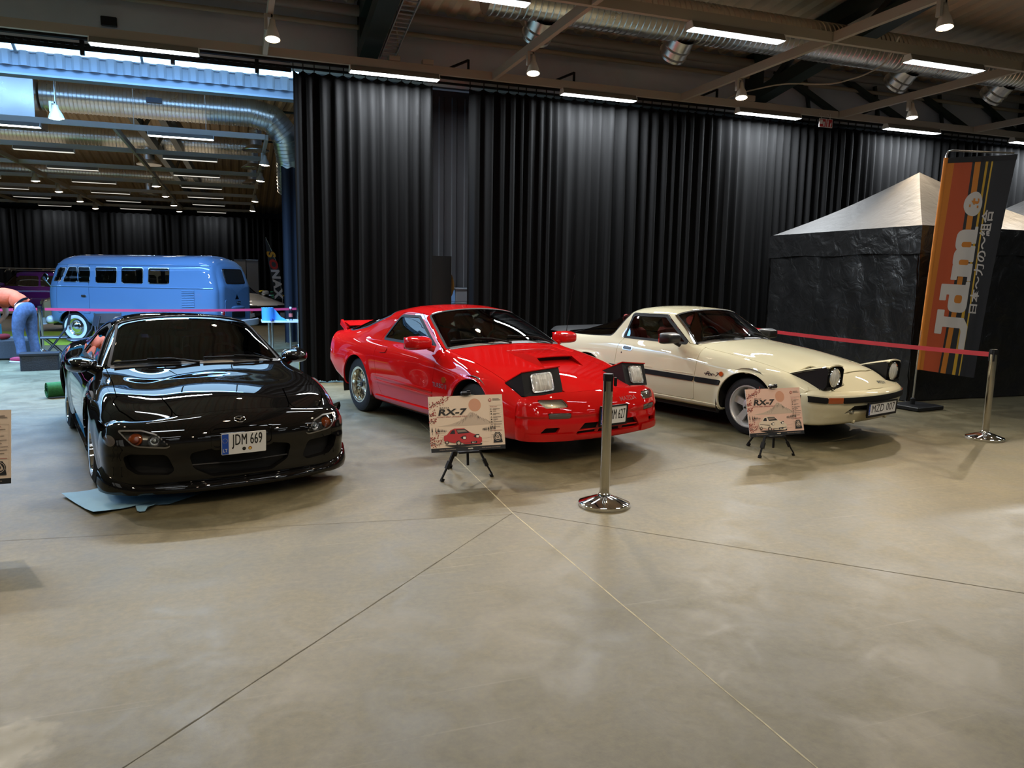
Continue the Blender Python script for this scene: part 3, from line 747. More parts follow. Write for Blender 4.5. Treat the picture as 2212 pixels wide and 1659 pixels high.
def batten(u, v, label, group, power=26, led=None, wdt=.16):
    t = thing('led_batten', label, 'light', (u+.62, v, ZT-.06), 0, group)
    b = MB(); b.prism([(-wdt*.28, -.0), (-wdt*.5, -.075), (wdt*.5, -.075), (wdt*.28, 0)], -.62, .62, 0, 'yz'); b.build('housing', [batm], t)
    b = MB(); b.box((0, 0, -.078), (1.22, wdt*.8, .012)); b.build('diffuser', [led or ledm], t)
    for sg in (-1, 1):
        b = MB(); b.prism([(-wdt*.28, .004), (-wdt*.52, -.08), (wdt*.52, -.08), (wdt*.28, .004)], sg*.62-.006, sg*.62+.006, 0, 'yz'); b.build('end_cap', [M['white']], t)
    if power: lamp('batten_light', 'AREA', (0, 0, -.10), power, (.90, .96, 1.0), t, None, shape='RECTANGLE', size=1.2, size_y=.12)
    return t
SPOT_C = (1.0, .80, .56)
def spot(u, v, label, group, power, aim, color=SPOT_C, size=1.5, blend=.75, bigger=1.0, lightr=.05, rod=0):
    t = thing('track_spotlight', label, 'spotlight', (u, v, ZT-.06), 0, group)
    b = MB(); b.box((-.05, 0, -.08), (.035, .05, .17)); b.box((.02, 0, -.047), (.03, .03, .10)); b.box((-.015, 0, -.012), (.08, .03, .03)); b.build('gear_box', [trm], t)
    if rod: r_ = MB(); r_.bar((.02, 0, 0), (.02, 0, rod), .012, .012); r_.build('rod', [trm], t)
    d = (Vector(aim)-Vector((u, v, ZT-.2))).normalized(); hd = (d*.35+Vector((0, 0, -1))).normalized(); rot = hd.to_track_quat('-Z', 'Y').to_matrix().to_4x4()
    b = MB(); b.xf = Matrix.Translation((.02, 0, -.08)) @ rot; k = bigger
    b.lathe([(0, .03), (.03*k, .03), (.035*k, -.03), (.065*k, -.11), (.085*k, -.19), (.078*k, -.19), (.06*k, -.11), (.03*k, -.05)], 22); b.build('lamp_head', [mat('spot_white', srgb(190, 180, 165), .4)], t)
    b = MB(); b.xf = Matrix.Translation((.02, 0, -.08)) @ rot; b.lathe([(.077*k, -.185), (.04*k, -.205), (0, -.212)], 22); b.build('bulb', [mat('bulb_glow', (1, 1, 1), .5, emit=color, estr=30)], t)
    lamp('spot_beam', 'SPOT', Vector((.02, 0, -.08))+hd*.26, power, color, t, Vector((.02, 0, -.08))+d*2, spot_size=size, spot_blend=blend, shadow_soft_size=lightr)
    return t
U0, DU = -1.6, 3.135
rows = [10.9, 7.62, 4.3, 1.0, -2.4, -5.8]
for i, v in enumerate(rows):
    track('lighting_track', (-14, v), (26, v), ['long grey track along the curtain head', 'second long grey track crossing below the silver duct', 'track overhead in front of the second track', 'track overhead above the camera', 'track behind the camera', 'rearmost track behind the camera'][i])
xs_ = [-5.86+3.15*k for k in range(8)]
for i, u in enumerate(xs_):
    if -6 < u < 22: track('lighting_track', (u, -6), (u, 10.86), 'cross track running towards the camera, number %s from the left end' % ['one', 'two', 'three', 'four', 'five', 'six', 'seven', 'eight'][i], None, [7.62, 4.3, 1.0, -2.4, -5.8])
words_ = ['first', 'second', 'third', 'fourth', 'fifth', 'sixth', 'seventh', 'eighth', 'ninth']
for k in range(-1, 7):
    batten(U0+DU*(k), 10.9, 'LED batten on the track at the curtain head, %s from the left' % words_[k+1], 'battens along the curtain', 190)
for k in range(0, 7):
    batten(U0+DU*k+(.1), 7.62, 'LED batten on the second track under the silver duct, %s from the left' % words_[k], 'battens on the second track', 11)
for r_, v in enumerate(rows[2:]):
    for k in (0, 1, 2, 3, 4, 5): batten(U0+DU*k, v, 'LED batten overhead outside the view', 'battens overhead behind the view', 5)
sl = [(.44, 9.2, 'spotlight with grey cone hanging from the left end of the track', 230, (-.1, 4.9, 0)), (3.59, 9.36, 'lit spotlight on the cross track above the red car', 260, (2.4, 5.2, .2)), (6.74, 9.38, 'lit spotlight above the cream car, third from the left', 260, (5.0, 4.9, 0)),
      (9.89, 9.38, 'spotlight near the right, between the cream car and the tents', 240, (9.3, 7.7, 1.6)), (6.74, 6.10, 'brightest spotlight at the top right of the view', 300, (6.0, 3.6, 0)), (-2.71, 9.3, 'spotlight high above the black car, outside the view', 260, (-1.6, 4.6, 0)), (13.04, 9.3, 'spotlight above the second tent at the right edge', 200, (10.2, 8.6, 2.2))]
for u, v, lb, p, aim in sl: spot(u, v, lb, 'spotlights in the main hall', p*1.15, aim)
for u, v, aim in ((.44, 6.1, (-.3, 4.6, 0)), (3.59, 6.1, (2.9, 3.6, 0)), (9.89, 6.1, (9.4, 3.4, 0)), (.44, 2.8, (1.2, 5.0, .4)), (3.59, 2.6, (3.4, 5.0, .4)), (6.74, 2.8, (5.6, 5.0, .4)), (-2.71, 6.1, (-2.3, 3.6, 0)), (-2.71, 2.8, (-1.6, 4.9, .4)), (.44, -.8, (1.2, 2.4, 0)), (3.59, -.8, (3.2, 2.6, 0))):
    spot(u, v, 'spotlight on the tracks overhead, outside the view', 'spotlights overhead behind the view', 150 if 2.5 < v < 3 else 25, aim)
# far hall rows
for i, v in enumerate((17.5, 20.8, 24.15, 27.45, 30.8, 34.1, 38.0)):
    track('lighting_track', (-18, v), (.66, v), '%s light row beyond the rooflight, counted from the front' % words_[i], [(-3.2+1.35*q, v) for q in range(3)] if i == 0 else [(-2.6, v)])
    for k in range(5 if i < 4 else 6):
        u = U0-DU*k
        if u > -13.5: batten(u, v, 'LED batten in the far hall, %s row, %s from the right' % (words_[i], words_[k]), 'battens in the far hall', 0 if i < 6 else 60, ledw if i else ledm)
for u, lb in ((.70, 'cross track at the right end of the far hall rows'), (-2.22, 'middle cross track of the far hall'), (-5.42, 'left cross track of the far hall'), (-8.62, 'leftmost cross track of the far hall')): track('lighting_track', (u, 17.54), (u, 37.96), lb, None, [20.8, 24.15, 27.45, 30.8, 34.1])
fs = [(-2.82, 15.2, 'cold white spotlight under the duct box at the far left'), (-5.42, 25.9, 'spotlight on the left cross track, nearest one'), (-5.42, 29.0, 'spotlight on the left cross track, second one'), (-5.42, 32.6, 'spotlight on the left cross track, third one'), (-5.42, 35.9, 'spotlight on the left cross track, farthest one'),
      (.70, 19.4, 'spotlight nearest on the right cross track of the far hall'), (.70, 22.75, 'second spotlight on the right cross track'), (.70, 29.2, 'third spotlight on the right cross track'), (.70, 33.6, 'farthest spotlight on the right cross track'), (-2.22, 25.65, 'tilted spotlight on the middle cross track, nearest'), (-2.22, 28.9, 'second tilted spotlight on the middle cross track'), (-2.22, 32.57, 'third spotlight on the middle cross track'), (-2.22, 35.65, 'farthest spotlight on the middle cross track'), (-8.62, 33.0, 'spotlight at the far left edge above the curtain')]
for i, (u, v, lb) in enumerate(fs):
    spot(u, v, lb, 'spotlights in the far hall', 170, (u+(-1.5 if u > 0 else .6), v+.5, 0), (1.0, .86, .68) if i else (.75, 1.0, 1.0), bigger=1.5, rod=0 if i else .355)
for u in (-10, -6, -2): lamp('far_hall_fill', 'AREA', (u, 24, 4.6), 40, (1.0, .84, .64), None, (u, 24, 9), shape='RECTANGLE', size=3, size_y=14)

# ---- black pleated curtains
cm = mat('black_velvet', (.0075, .0075, .0078), .95, spec=.06)
def curtain(name, label, a, z, top, side=(0, 1), pitch=.175, amp=.062, seed=1, mt=None, step=.016, hooks=True, zb=.02):
    rr = np.random.default_rng(seed); A, Z = np.array(a, float), np.array(z, float); Ln = np.linalg.norm(Z-A); d = (Z-A)/Ln; nrm = np.array(side, float)
    n = int(Ln/step); s = np.linspace(0, Ln, n); knots = np.cumsum(rr.uniform(.7, 1.35, int(Ln/pitch*1.6)+4))*pitch; ph = np.interp(s, np.concatenate([[0], knots]), np.arange(len(knots)+1))
    am = np.interp(s, np.arange(0, Ln+pitch*2, pitch), rr.uniform(.45, 1.15, len(np.arange(0, Ln+pitch*2, pitch))))
    w1 = np.cos(2*pi*ph); fold = np.sign(w1)*np.abs(w1)**.7*am; f2 = np.sin(2*pi*ph*.5+1)*.35+np.sin(2*pi*ph*2.3)*.14
    zs = [0, .02, .045, .12, .3, .55, .8, 1.0]; G = []
    for t in zs:
        off = amp*(fold*(1.0 if t > .04 else .75)+f2*(.4+.6*t)); sl_ = np.interp(t, [0, 1], [0, 1])
        zz = top-(top-zb)*t-(1-np.clip((w1+1)/2, 0, 1))*.055*(1-min(1, t*6)) + (rr.uniform(-.012, .012, n) if t == 1 else 0)
        G.append([(A[0]+d[0]*x+nrm[0]*o, A[1]+d[1]*x+nrm[1]*o, h) for x, o, h in zip(s, off, zz)])
    b = MB(); b.grid(G); o = b.build(name, [mt or cm], sharp=180, recalc=False); tag(o, label, 'curtain')
    if hooks:
        pk = [x for x in np.interp(np.arange(0, int(ph[-1])+1), ph, s)]; hb = MB()
        for x in pk: hb.bar((A[0]+d[0]*x, A[1]+d[1]*x, top-.01), (A[0]+d[0]*x, A[1]+d[1]*x, top+.09), .012, .012)
        h = hb.build('hook_row', [M['trim']], o); h['kind'] = 'stuff'
    return o
curtain('curtain', 'black pleated curtain behind the red car, left of the gap', (.82, 11.3), (2.80, 11.3), 4.36, (0, 1), seed=3)
curtain('curtain', 'long black pleated curtain from the gap to the tents', (3.36, 11.3), (14.05, 11.3), 4.36, (0, 1), seed=5)
curtain('curtain', 'black pleated curtain at the far right behind the tents', (14.1, 11.3), (25, 11.3), 4.36, (0, 1), seed=9)
curtain('curtain', 'far black curtain across the back of the second hall', (-22, 38.6), (3.0, 38.6), 4.2, (0, 1), .32, .09, 11, step=.06, hooks=False)
curtain('curtain', 'black side curtain along the right of the second hall', (2.35, 38.2), (2.1, 19.5), 4.3, (-1, 0), .4, .1, 12, step=.05, hooks=False)
curtain('curtain', 'dark navy drape hanging beside the blue roll table', (.98, 17.6), (1.42, 17.8), 3.9, (0, 1), .22, .05, 13, mat('navy_cloth', (.0025, .0045, .011), .8), hooks=False, zb=.05)
# curtain rail with carriers
b = MB(); b.box((6, 11.30, 4.47), (38, .05, .035)); b.box((6, 11.46, 4.43), (38, .03, .03))
t = b.build('curtain_rail', [M['trim']]); tag(t, 'black double curtain rail under the wall, running the whole length', 'curtain rail')
b = MB()
b.bar((-13, 11.36, 4.36), (.8, 11.36, 4.36), .02, .05); b.bar((-13, 11.5, 4.50), (.8, 11.5, 4.50), .015, .015); b.bar((-13, 11.42, 4.54), (.8, 11.42, 4.54), .015, .015)
for k in range(150): b.box((-13+.092*k, 11.36, 4.402), (.05, .018, .03))
ct = b.build('cable_tray', [M['trim']]); tag(ct, 'black perforated cable tray crossing in front of the bright rooflight', 'cable tray')
for k in range(6):
    b = MB(); b.box((-5.2+1.05*k+.3, 11.36, 4.40), (.05, .05, .24)); b.build('bracket', [M['trim']], ct)

# small fittings on and above the curtain track
for k, (u, lb) in enumerate(((3.3, 'black angled bracket above the curtain gap'), (5.0, 'black angled bracket over the second lit curtain patch'), (7.6, 'black angled bracket near the second truss'), (11.0, 'black angled bracket right of the red fire sign'))):
    t = thing('track_bracket', lb, 'bracket', (u, 11.2, ZT+.06), 0, 'brackets along the curtain track'); b = MB(); b.bar((0, 0, 0), (0, 0, .22), .03, .03); b.build('post', [M['trim']], t)
    b = MB(); b.bar((0, 0, .21), (-.36, .12, .05), .04, .03); b.build('arm', [M['trim']], t)
for k, (u, v, z, d, m_, lb) in enumerate(((-1.46, 11.60, 4.79, (.19, .04, .12), M['trim'], 'small black plate on the grey wall above the opening'), (2.15, 10.93, 4.546, (.16, .12, .07), trm, 'small beige junction box on the curtain track left of the gap'), (2.62, 10.93, 4.546, (.16, .12, .07), trm, 'second small beige junction box, beside the first'), (8.0, 10.93, 4.556, (.24, .14, .09), trm, 'beige junction box at the foot of the right truss'))):
    tag(MB().box((u, v, z), d, 0, None, .008).build('wall_plate' if k == 0 else 'junction_box', [m_]), lb, 'plate' if k == 0 else 'junction box')
wc = mat('white_cable', (.55, .50, .42), .6)
for k, (pts, lb) in enumerate((([(2.28, 11.45, 5.2), (2.30, 11.4, 4.9), (2.28, 11.38, 4.62), (2.42, 11.3, 4.53), (3.0, 11.2, 4.53), (3.6, 11.1, 4.52)], 'beige cable running down from the wall pipe beside the cable ladder'),
                               ([(7.8, 11.32, 4.56), (8.05, 11.34, 4.72), (8.35, 10.5, 4.74), (8.9, 10.0, 4.66), (9.05, 9.5, 4.70), (8.95, 9.0, 4.74), (8.75, 8.6, 4.98)], 'pale cable hanging along the second roof truss'),
                               ([(8.3, 11.2, 4.53), (8.7, 11.25, 4.62), (9.2, 11.15, 4.53), (9.7, 11.25, 4.60), (10.3, 11.2, 4.52)], 'loose cables lying on the curtain track near the red sign'))):
    b = MB(); P_ = [Vector(p) for p in pts]; q = [P_[i].lerp(P_[i+1], j/6) for i in range(len(P_)-1) for j in range(6)]+[P_[-1]]
    for _ in range(3): q = [q[0]]+[(q[i-1]+q[i]*2+q[i+1])/4 for i in range(1, len(q)-1)]+[q[-1]]
    b.tube(q, .012, 6); tag(b.build('cable', [wc]), lb, 'cable')

# ================================================================ red coupe (pop-up lamps, bonnet scoop)
def pose(x, y, yaw_deg):
    a = HALL; return (x*cos(a)+y*sin(a), -x*sin(a)+y*cos(a), 0), radians(yaw_deg)-a
def paintmat(name, col, rough=.3, flake=0.):
    m = mat(name, col, .5, 0, 1.0, 0.); m.node_tree.nodes['Principled BSDF'].inputs['Coat Roughness'].default_value = .008; return m
def par(s, poly, su, sv):
    """polygon in station/rail space (metric scaled) for screens that follow the body grid"""
    K = s.net.shape[1]; A = np.repeat((s.ui*su)[:, None], len(s.vk), 1); B = np.repeat(((s.vk-(K-1))*sv)[None], len(s.ui), 0)
    return sdf(A, B, [(a*su, b*sv) for a, b in poly])
def symp(poly): return poly+[(a, -b) for a, b in poly[::-1]]
def car_glazing(s, root, ws, sw, rw, glass_m, seal_m, ring=.013):
    """windscreen, side windows and rear window with black seals; returns the outlines to cut from the body"""
    cut = []
    for nm, S in [('windshield', ws), ('rear_window', rw)]+[('side_window', q) for q in sw]:
        if S is None: continue
        cut.append(S-ring)
        gl = panel(s, S+ring*.7, nm, glass_m, root, depth=.004, off=-.005)
        panel(s, np.maximum(S-ring, -(S+ring)), 'window_seal', seal_m, gl, depth=.012, off=.001)
    return cut

def build_fc():
    loc, rz = pose(.3096, 7.2238, -53.804)
    root = thing('sports_car', 'glossy red coupe with raised square pop-up headlights and a bonnet scoop', 'car', loc, rz)
    red = paintmat('red_paint', (.56, .008, .008), .28)
    lo = [(.70, .20), (.79, .215), (.83, .33), (.845, .52), (.835, .70)]
    st = [
     ((-3.28, -3.37), [(.66, .42), (.74, .43), (.78, .48), (.80, .56), (.79, .70), (.76, .80), (.71, .86), (.64, .885), (.55, .895), (.42, .90), (.2, .905), (0, .91)]),
     (-3.05, [(.70, .36), (.78, .37), (.825, .44), (.84, .56), (.825, .70), (.79, .80), (.735, .865), (.67, .90), (.58, .93), (.42, .955), (.2, .965), (0, .97)]),
     (-2.45, [(.72, .20), (.80, .22), (.84, .36), (.85, .55), (.838, .70), (.805, .80), (.752, .88), (.695, .955), (.615, 1.06), (.45, 1.095), (.22, 1.11), (0, 1.115)]),
     (-1.98, lo+[(.80, .80), (.748, .872), (.685, .995), (.605, 1.13), (.47, 1.195), (.25, 1.22), (0, 1.228)]),
     (-1.65, lo+[(.80, .80), (.745, .868), (.668, 1.03), (.582, 1.172), (.46, 1.23), (.25, 1.256), (0, 1.263)]),
     ((-1.32, -1.22), lo+[(.80, .80), (.742, .866), (.66, 1.02), (.548, 1.168), (.44, 1.208), (.22, 1.236), (0, 1.244)]),
     ((-1.0, -.88), lo+[(.80, .795), (.742, .862), (.70, .94), (.642, 1.022), (.47, 1.062), (.24, 1.088), (0, 1.094)]),
     ((-.68, -.53), lo+[(.795, .785), (.762, .825), (.742, .848), (.718, .864), (.52, .890), (.26, .908), (0, .914)]),
     (-.32, [(.70, .2), (.79, .21), (.835, .35), (.847, .52), (.84, .66), (.80, .745), (.768, .79), (.72, .818), (.62, .836), (.45, .858), (.24, .872), (0, .877)]),
     (.0, [(.70, .19), (.79, .2), (.835, .36), (.847, .52), (.842, .62), (.812, .70), (.772, .742), (.70, .766), (.60, .782), (.45, .80), (.24, .815), (0, .82)]),
     ((.36, .42), [(.70, .19), (.79, .2), (.83, .35), (.838, .48), (.828, .56), (.798, .625), (.75, .66), (.68, .68), (.58, .692), (.43, .71), (.22, .728), (0, .734)]),
     ([.62]*6+[.645, .70, .75, .785, .81, .82], [(.70, .2), (.77, .215), (.80, .33), (.805, .42), (.795, .5), (.765, .555), (.72, .58), (.65, .592), (.56, .60), (.42, .606), (.22, .612), (0, .614)]),
    ]
    A = [arch_disp(0, .315, .345, .016, .05, .6, .68), arch_disp(-2.43, .315, .345, .014, .05, .6, .68)]
    s = loft(st, sharp=(5, 7), disp=lambda P: A[1](A[0](P)))
    side = lambda poly: U(s.side(poly, 1), s.side(poly, -1))
    ws = par(s, roundpoly([(5.06, -2.93), (6.93, -2.88), (6.93, 2.88), (5.06, 2.93)], .08), .38, .165)
    wpoly = roundpoly([(-1.915, .885), (-1.745, 1.145), (-1.40, 1.15), (-.80, .878)], [.02, .06, .05, .01])
    sw = [s.side(wpoly, 1), s.side(wpoly, -1)]
    rw = par(s, roundpoly([(1.12, -3.7), (1.35, -4.1), (2.0, -3.75), (2.93, -2.95), (2.93, 2.95), (2.0, 3.75), (1.35, 4.1), (1.12, 3.7)], .08), .5, .16)
    cut = car_glazing(s, root, ws, sw, rw, M['glass'], M['rubber'])
    archs = U(*[side(circ(x, .315, .35, 48)) for x in (0, -2.43)])
    dpoly = roundpoly([(-.645, .86), (-.66, .70), (-.715, .25), (-1.79, .25), (-1.87, .36), (-1.985, .72), (-1.955, .90), (-1.775, 1.172), (-1.38, 1.178)], [.0, .05, .03, .1, .1, .1, .05, .05, .02])
    hood = s.top(symp([(-.50, 0), (-.56, .45), (-.655, .695), (-.3, .70), (.37, .715), (.40, .70), (.42, .385), (.80, .385), (.9, .0)][1:]), .5)
    hood = np.maximum(hood, (s.ui[:, None]-10.985)*.4+0*s.X)
    pods = U(*[s.top(roundpoly([(.36, sg*.735), (.36, sg*.372), (.76, sg*.372), (.735, sg*.60), (.63, sg*.735)], .03), .5) for sg in (-1, 1)])
    roofp = roundpoly(symp([(-1.86, .40), (-1.38, .40)]), .04); roofp = [(-1.80, -.38), (-1.36, -.36), (-1.36, .36), (-1.80, .38)]; sun = s.top(roundpoly(roofp, .05), 1.1)
    allw = U(*cut)
    drs = [np.maximum(s.side(dpoly, sg), -allw) for sg in (-1, 1)]
    body = SUB(np.maximum(-archs, 0*s.X-1), allw)
    g = .0025
    for q in (s.side(dpoly, 1), s.side(dpoly, -1), hood, pods, sun): body = np.maximum(body, g-q)
    panel(s, body, 'body', red, root)
    for sg in (-1, 1):
        d = panel(s, SUB(s.side(dpoly, sg)+g, allw), 'door', red, root)
        hp = roundpoly([(-1.865, .736), (-1.716, .746), (-1.711, .804), (-1.860, .794)], .017)
        panel(s, s.side(hp, sg), 'door_handle', M['trim'], d, depth=.0, off=.001)
        h2 = roundpoly([(-1.86, .74), (-1.72, .75), (-1.715, .80), (-1.855, .79)], .015)
        panel(s, s.side(h2, sg), 'door_handle', red, d, depth=.008, off=.008)
        mp = [(-1.965, .415), (-.70, .405), (-.70, .425), (-1.97, .437)]
        panel(s, s.side(mp, sg), 'side_moulding', red, d, depth=.008, off=.007)
        panel(s, s.side([(-1.975, .468), (-.69, .452), (-.69, .472), (-1.978, .487)], sg), 'side_moulding', red, d, depth=.008, off=.007)
        panel(s, s.side(circ(-.465, .60, .038, 20, .03), sg), 'side_marker', M['amber'], root, depth=.01, off=.008)
        # skirt below the doors
        panel(s, s.side([(-1.99, .185), (-.41, .185), (-.41, .275), (-1.99, .265)], sg), 'sill_skirt', red, root, depth=.03, off=.018)
    b = panel(s, hood+g, 'hood', red, root)
    panel(s, sun+g, 'sunroof', red, root, off=.001)
    # turbo lettering on the right fender
    t = MB()
    def onside(sg):
        def f(a, h):
            p, n = s.at(-.545-sg*0+(a if sg > 0 else a)*(-1 if sg > 0 else 1), .535+h, 'side', sg); return tuple(p+n*.002)
        return f
    text(t, 'TURBO II', onside(-1), .062, 0, 0, 0, 1.05, bold=.01); t.build('lettering', [mat('badge_silver', (.45, .30, .34), .3, .8)], root, recalc=False)
    # nose
    E = s.P[-1]; K = s.net.shape[1]
    m = (np.abs(s.vk-(K-1)) <= K-1-5)
    rows = [(.885, .565, .62, .525, .785, .9), (.935, .50, .62, .465, .795, .9), (.957, .44, .62, .425, .80, .9), (.952, .415, .62, .405, .792, .9), (.958, .36, .62, .35, .80, .9), (.945, .27, .62, .275, .797, .85), (.925, .215, .62, .218, .79, .8), (.82, .20, .60, .21, .70, .8)]
    f = fascia(E[m], rows, 120, 9)
    duct = U(*[f.front(roundpoly([(sg*.685, .285), (sg*.64, .335), (sg*.52, .34), (sg*.545, .285)], .012)) for sg in (-1, 1)])
    grille = f.front(roundpoly([(-.39, .262), (-.30, .365), (.30, .365), (.39, .262)], .02))
    tl = [f.front(roundpoly([(sg*.675, .56), (sg*.465, .56), (sg*.438, .508), (sg*.625, .505)], .012)) for sg in (-1, 1)]
    mk = [f.front(roundpoly([(sg*.62, .457), (sg*.43, .455), (sg*.43, .412), (sg*.61, .412)], .006)) for sg in (-1, 1)]
    bump = panel(f, SUB(0*f.X-1, duct, grille, U(*tl)-.006, U(*mk)-.003), 'front_bumper', red, root, depth=.04)
    panel(f, np.minimum(duct, grille)-.02, 'grille', M['dark'], bump, depth=0, off=-.045)
    gb = MB()
    for y in (-.14, .14): gb.bar((.90, y, .27), (.92, y+.03, .36), .012, .03)
    gb.bar((.90, -.36, .30), (.90, .36, .30), .02, .012); gb.build('grille_bar', [red], bump)
    for q in tl:
        o = panel(f, q, 'turn_signal', M['lens'], root, depth=.01, off=.001); panel(f, q-.004, 'turn_signal_reflector', mat('lamp_bronze', (.32, .29, .23), .3, .6), o, depth=0, off=-.02)
    for q in mk: panel(f, q, 'bumper_marker', M['smoke'], root, depth=.008, off=.0)
    lt = MB()
    def onf(a, h):
        p, n = f.at(.235+a, .53+h, 'front'); return tuple(p+n*.0015)
    text(lt, 'MAZDA', onf, .05, 0, 0, 0, 1.25, bold=.01); lt.build('lettering', [mat('red_emboss', (.34, .02, .02), .4)], bump, recalc=False)
    for sg in (-1, 1):                                        # split lower lip
        lip = MB()
        lip.grid([[tuple(f.at(sg*y, z, 'front')[0]+np.array([.018, 0, 0])) for y in np.linspace(.40, .775, 14)] for z in (.285, .25, .222)], 0)
        lip.grid([[tuple(f.at(sg*y, .222, 'front')[0]+np.array([dx, 0, dz])) for y in np.linspace(.40, .775, 14)] for dx, dz in ((.018, 0), (-.1, .0))], 0)
        lip.grid([[tuple(f.at(sg*.40, z, 'front')[0]+np.array([dx, 0, 0])) for z in (.285, .25, .222)] for dx in (.018, -.04)], 0)
        lip.build('front_lip', [red], root)
    plate(root, (.966, .0, .412), .06, .30, .15, 'MMM 627', .012, sx=.90, size=.125)
    # raised lamps
    for sg in (-1, 1):
        p = MB(); yi, yo = .375, .728
        prof_i = [(.37, .700), (.66, .812), (.735, .60), (.40, .57)]; prof_o = [(.365, .665), (.60, .775), (.655, .585), (.40, .56)]
        vs = [(x, sg*yi, z) for x, z in prof_i]+[(x, sg*yo, z) for x, z in prof_o]
        p.add(vs, [(0, 1, 2, 3), (7, 6, 5, 4), (0, 4, 5, 1), (1, 5, 6, 2), (2, 6, 7, 3), (3, 7, 4, 0)], 0)
        o = p.build('headlight', [M['trim']], root, sharp=20)
        c = MB(); e = Vector((-.03, 0, .012))
        tp = [Vector((.36, sg*yi, .705)), Vector((.672, sg*(yi-.006), .826)), Vector((.612, sg*(yo+.006), .789)), Vector((.355, sg*yo, .67))]
        c.add([q for q in tp]+[q-Vector((0, 0, .008)) for q in tp], [(0, 1, 2, 3), (7, 6, 5, 4), (0, 4, 5, 1), (1, 5, 6, 2), (2, 6, 7, 3), (3, 7, 4, 0)], 0)
        c.build('headlight_cover', [red], o)
        # lamp in the front face
        a, bq, cc, d = [Vector(vs[i]) for i in (1, 2, 6, 5)]   # inner top, inner bottom, outer bottom, outer top
        ctr = (a+bq+cc+d)/4+Vector((0, sg*.005, 0)); ex = ((d-a)+(cc-bq)).normalized(); ez = ((a-bq)+(d-cc)).normalized(); en = ex.cross(ez).normalized()
        if en.x < 0: en = -en
        def L(hw, hh, off, r):
            return [tuple(ctr+ex*x+ez*z+en*off) for x, z in roundpoly([(-hw, -hh), (hw, -hh), (hw, hh), (-hw, hh)], r)]
        q = MB(); R0 = [L(.105, .085, .002, .03), L(.102, .082, .014, .03), L(.088, .07, .014, .025), L(.085, .067, .004, .025)]
        q.grid([r+[r[0]] for r in R0], 0); q.add(L(.085, .067, .004, .025), [tuple(range(len(R0[0])))], 0)
        q.build('lamp_ring', [M['reflector']], o)
        q = MB(); R1 = [L(.088, .07, .012, .025), L(.07, .055, .022, .022), L(.03, .025, .027, .01)]; q.grid([r+[r[0]] for r in R1], 0); q.add(R1[-1], [tuple(range(len(R1[0])))], 0)
        q.build('lamp_lens', [M['lampglass']], o)
    # scoop
    sc = MB()
    def hz(x, y): return s.at(x, y, 'top')[0][2]
    x0, x1, xr = .33, .12, -.10; yw = .225
    pts = lambda x, w, dz: [(x, w*k, hz(x, w*k)+dz) for k in np.linspace(-1, 1, 11)]
    top1 = pts(x1+.02, yw*.94, .052); rear = pts(xr-.20, yw*1.1, .002)
    sc.grid([rear, pts(-.1, yw*1.05, .035), pts(.04, yw*.98, .050), top1, pts(x1+.022, yw*.93, .044)], 0)
    for sg in (-1, 1):
        sc.grid([[(x, sg*w, hz(x, sg*w)+dz) for x, w, dz in ((xr-.20, yw*1.1, .002), (-.1, yw*1.05, .035), (.04, yw*.98, .05), (.14, yw*.94, .052))], [(x, sg*w, hz(x, sg*w)+.001) for x, w in ((xr-.20, yw*1.16), (-.1, yw*1.15), (.04, yw*1.12), (.30, yw*1.02))]], 0)
    o = sc.build('hood_scoop', [red], root)
    q = MB(); q.grid([pts(.135, yw*.93, .046), pts(.10, yw*.93, .003)], 0); q.build('scoop_mouth', [M['dark']], o)
    # mirrors, wipers, spoiler, antenna-free rear
    for sg in (-1, 1):
        side_mirror(root, (-.82, sg*.925, .925), (.13, .135, .068), red, sg, (-.76, sg*.775, .865), .5)
    wsP = lambda u, k, off: (lambda i, j: tuple(s.P[i, j]+s.N[i, j]*off))(np.abs(s.ui-u).argmin(), np.abs(s.vk-(K-1)-k).argmin())
    for k0, k1 in ((-.1, -2.5), (2.2, .1)):
        wiper(root, [wsP(7.04, k0, .012), wsP(6.85, k0*.7+k1*.3, .03), wsP(6.75, k0*.4+k1*.6, .025)], [wsP(6.86, k0*.75+k1*.25, .012), wsP(6.72, k0*.4+k1*.6, .012), wsP(6.66, k1, .012)])
    cw = panel(s, par(s, [(6.90, -2.7), (7.06, -2.7), (7.06, 2.7), (6.90, 2.7)], .38, .165), 'cowl_vent', M['trim'], root, depth=0, off=.0025)
    sp = MB()
    for y0, y1 in ((-.62, .62),):
        sp.grid([[(x, y, z+.0*y) for y in np.linspace(y0, y1, 9)] for x, z in ((-3.08, .955), (-3.2, .985), (-3.38, 1.0), (-3.385, .985), (-3.2, .96), (-3.08, .945))], 0)
        for y in (y0, y1): sp.bar((-3.15, y, .90), (-3.33, y, .985), .03, .07)
    sp.build('rear_spoiler', [red], root)
    rear_cap(s, root, red)
    underbody(root, -3.2, .62, 2.43, half=.72)
    cabin(root, -.62, .86, .66, M['cabin'], M['cabin'], (-1.60,), False)
    for x in (0, -2.43):
        for sg in (-1, 1): wheel(root, x, sg*.715, .315, .203, .20, 'mesh', mat('bbs_gold_silver', (.72, .66, .52), .2, 1.), sg)
    return root

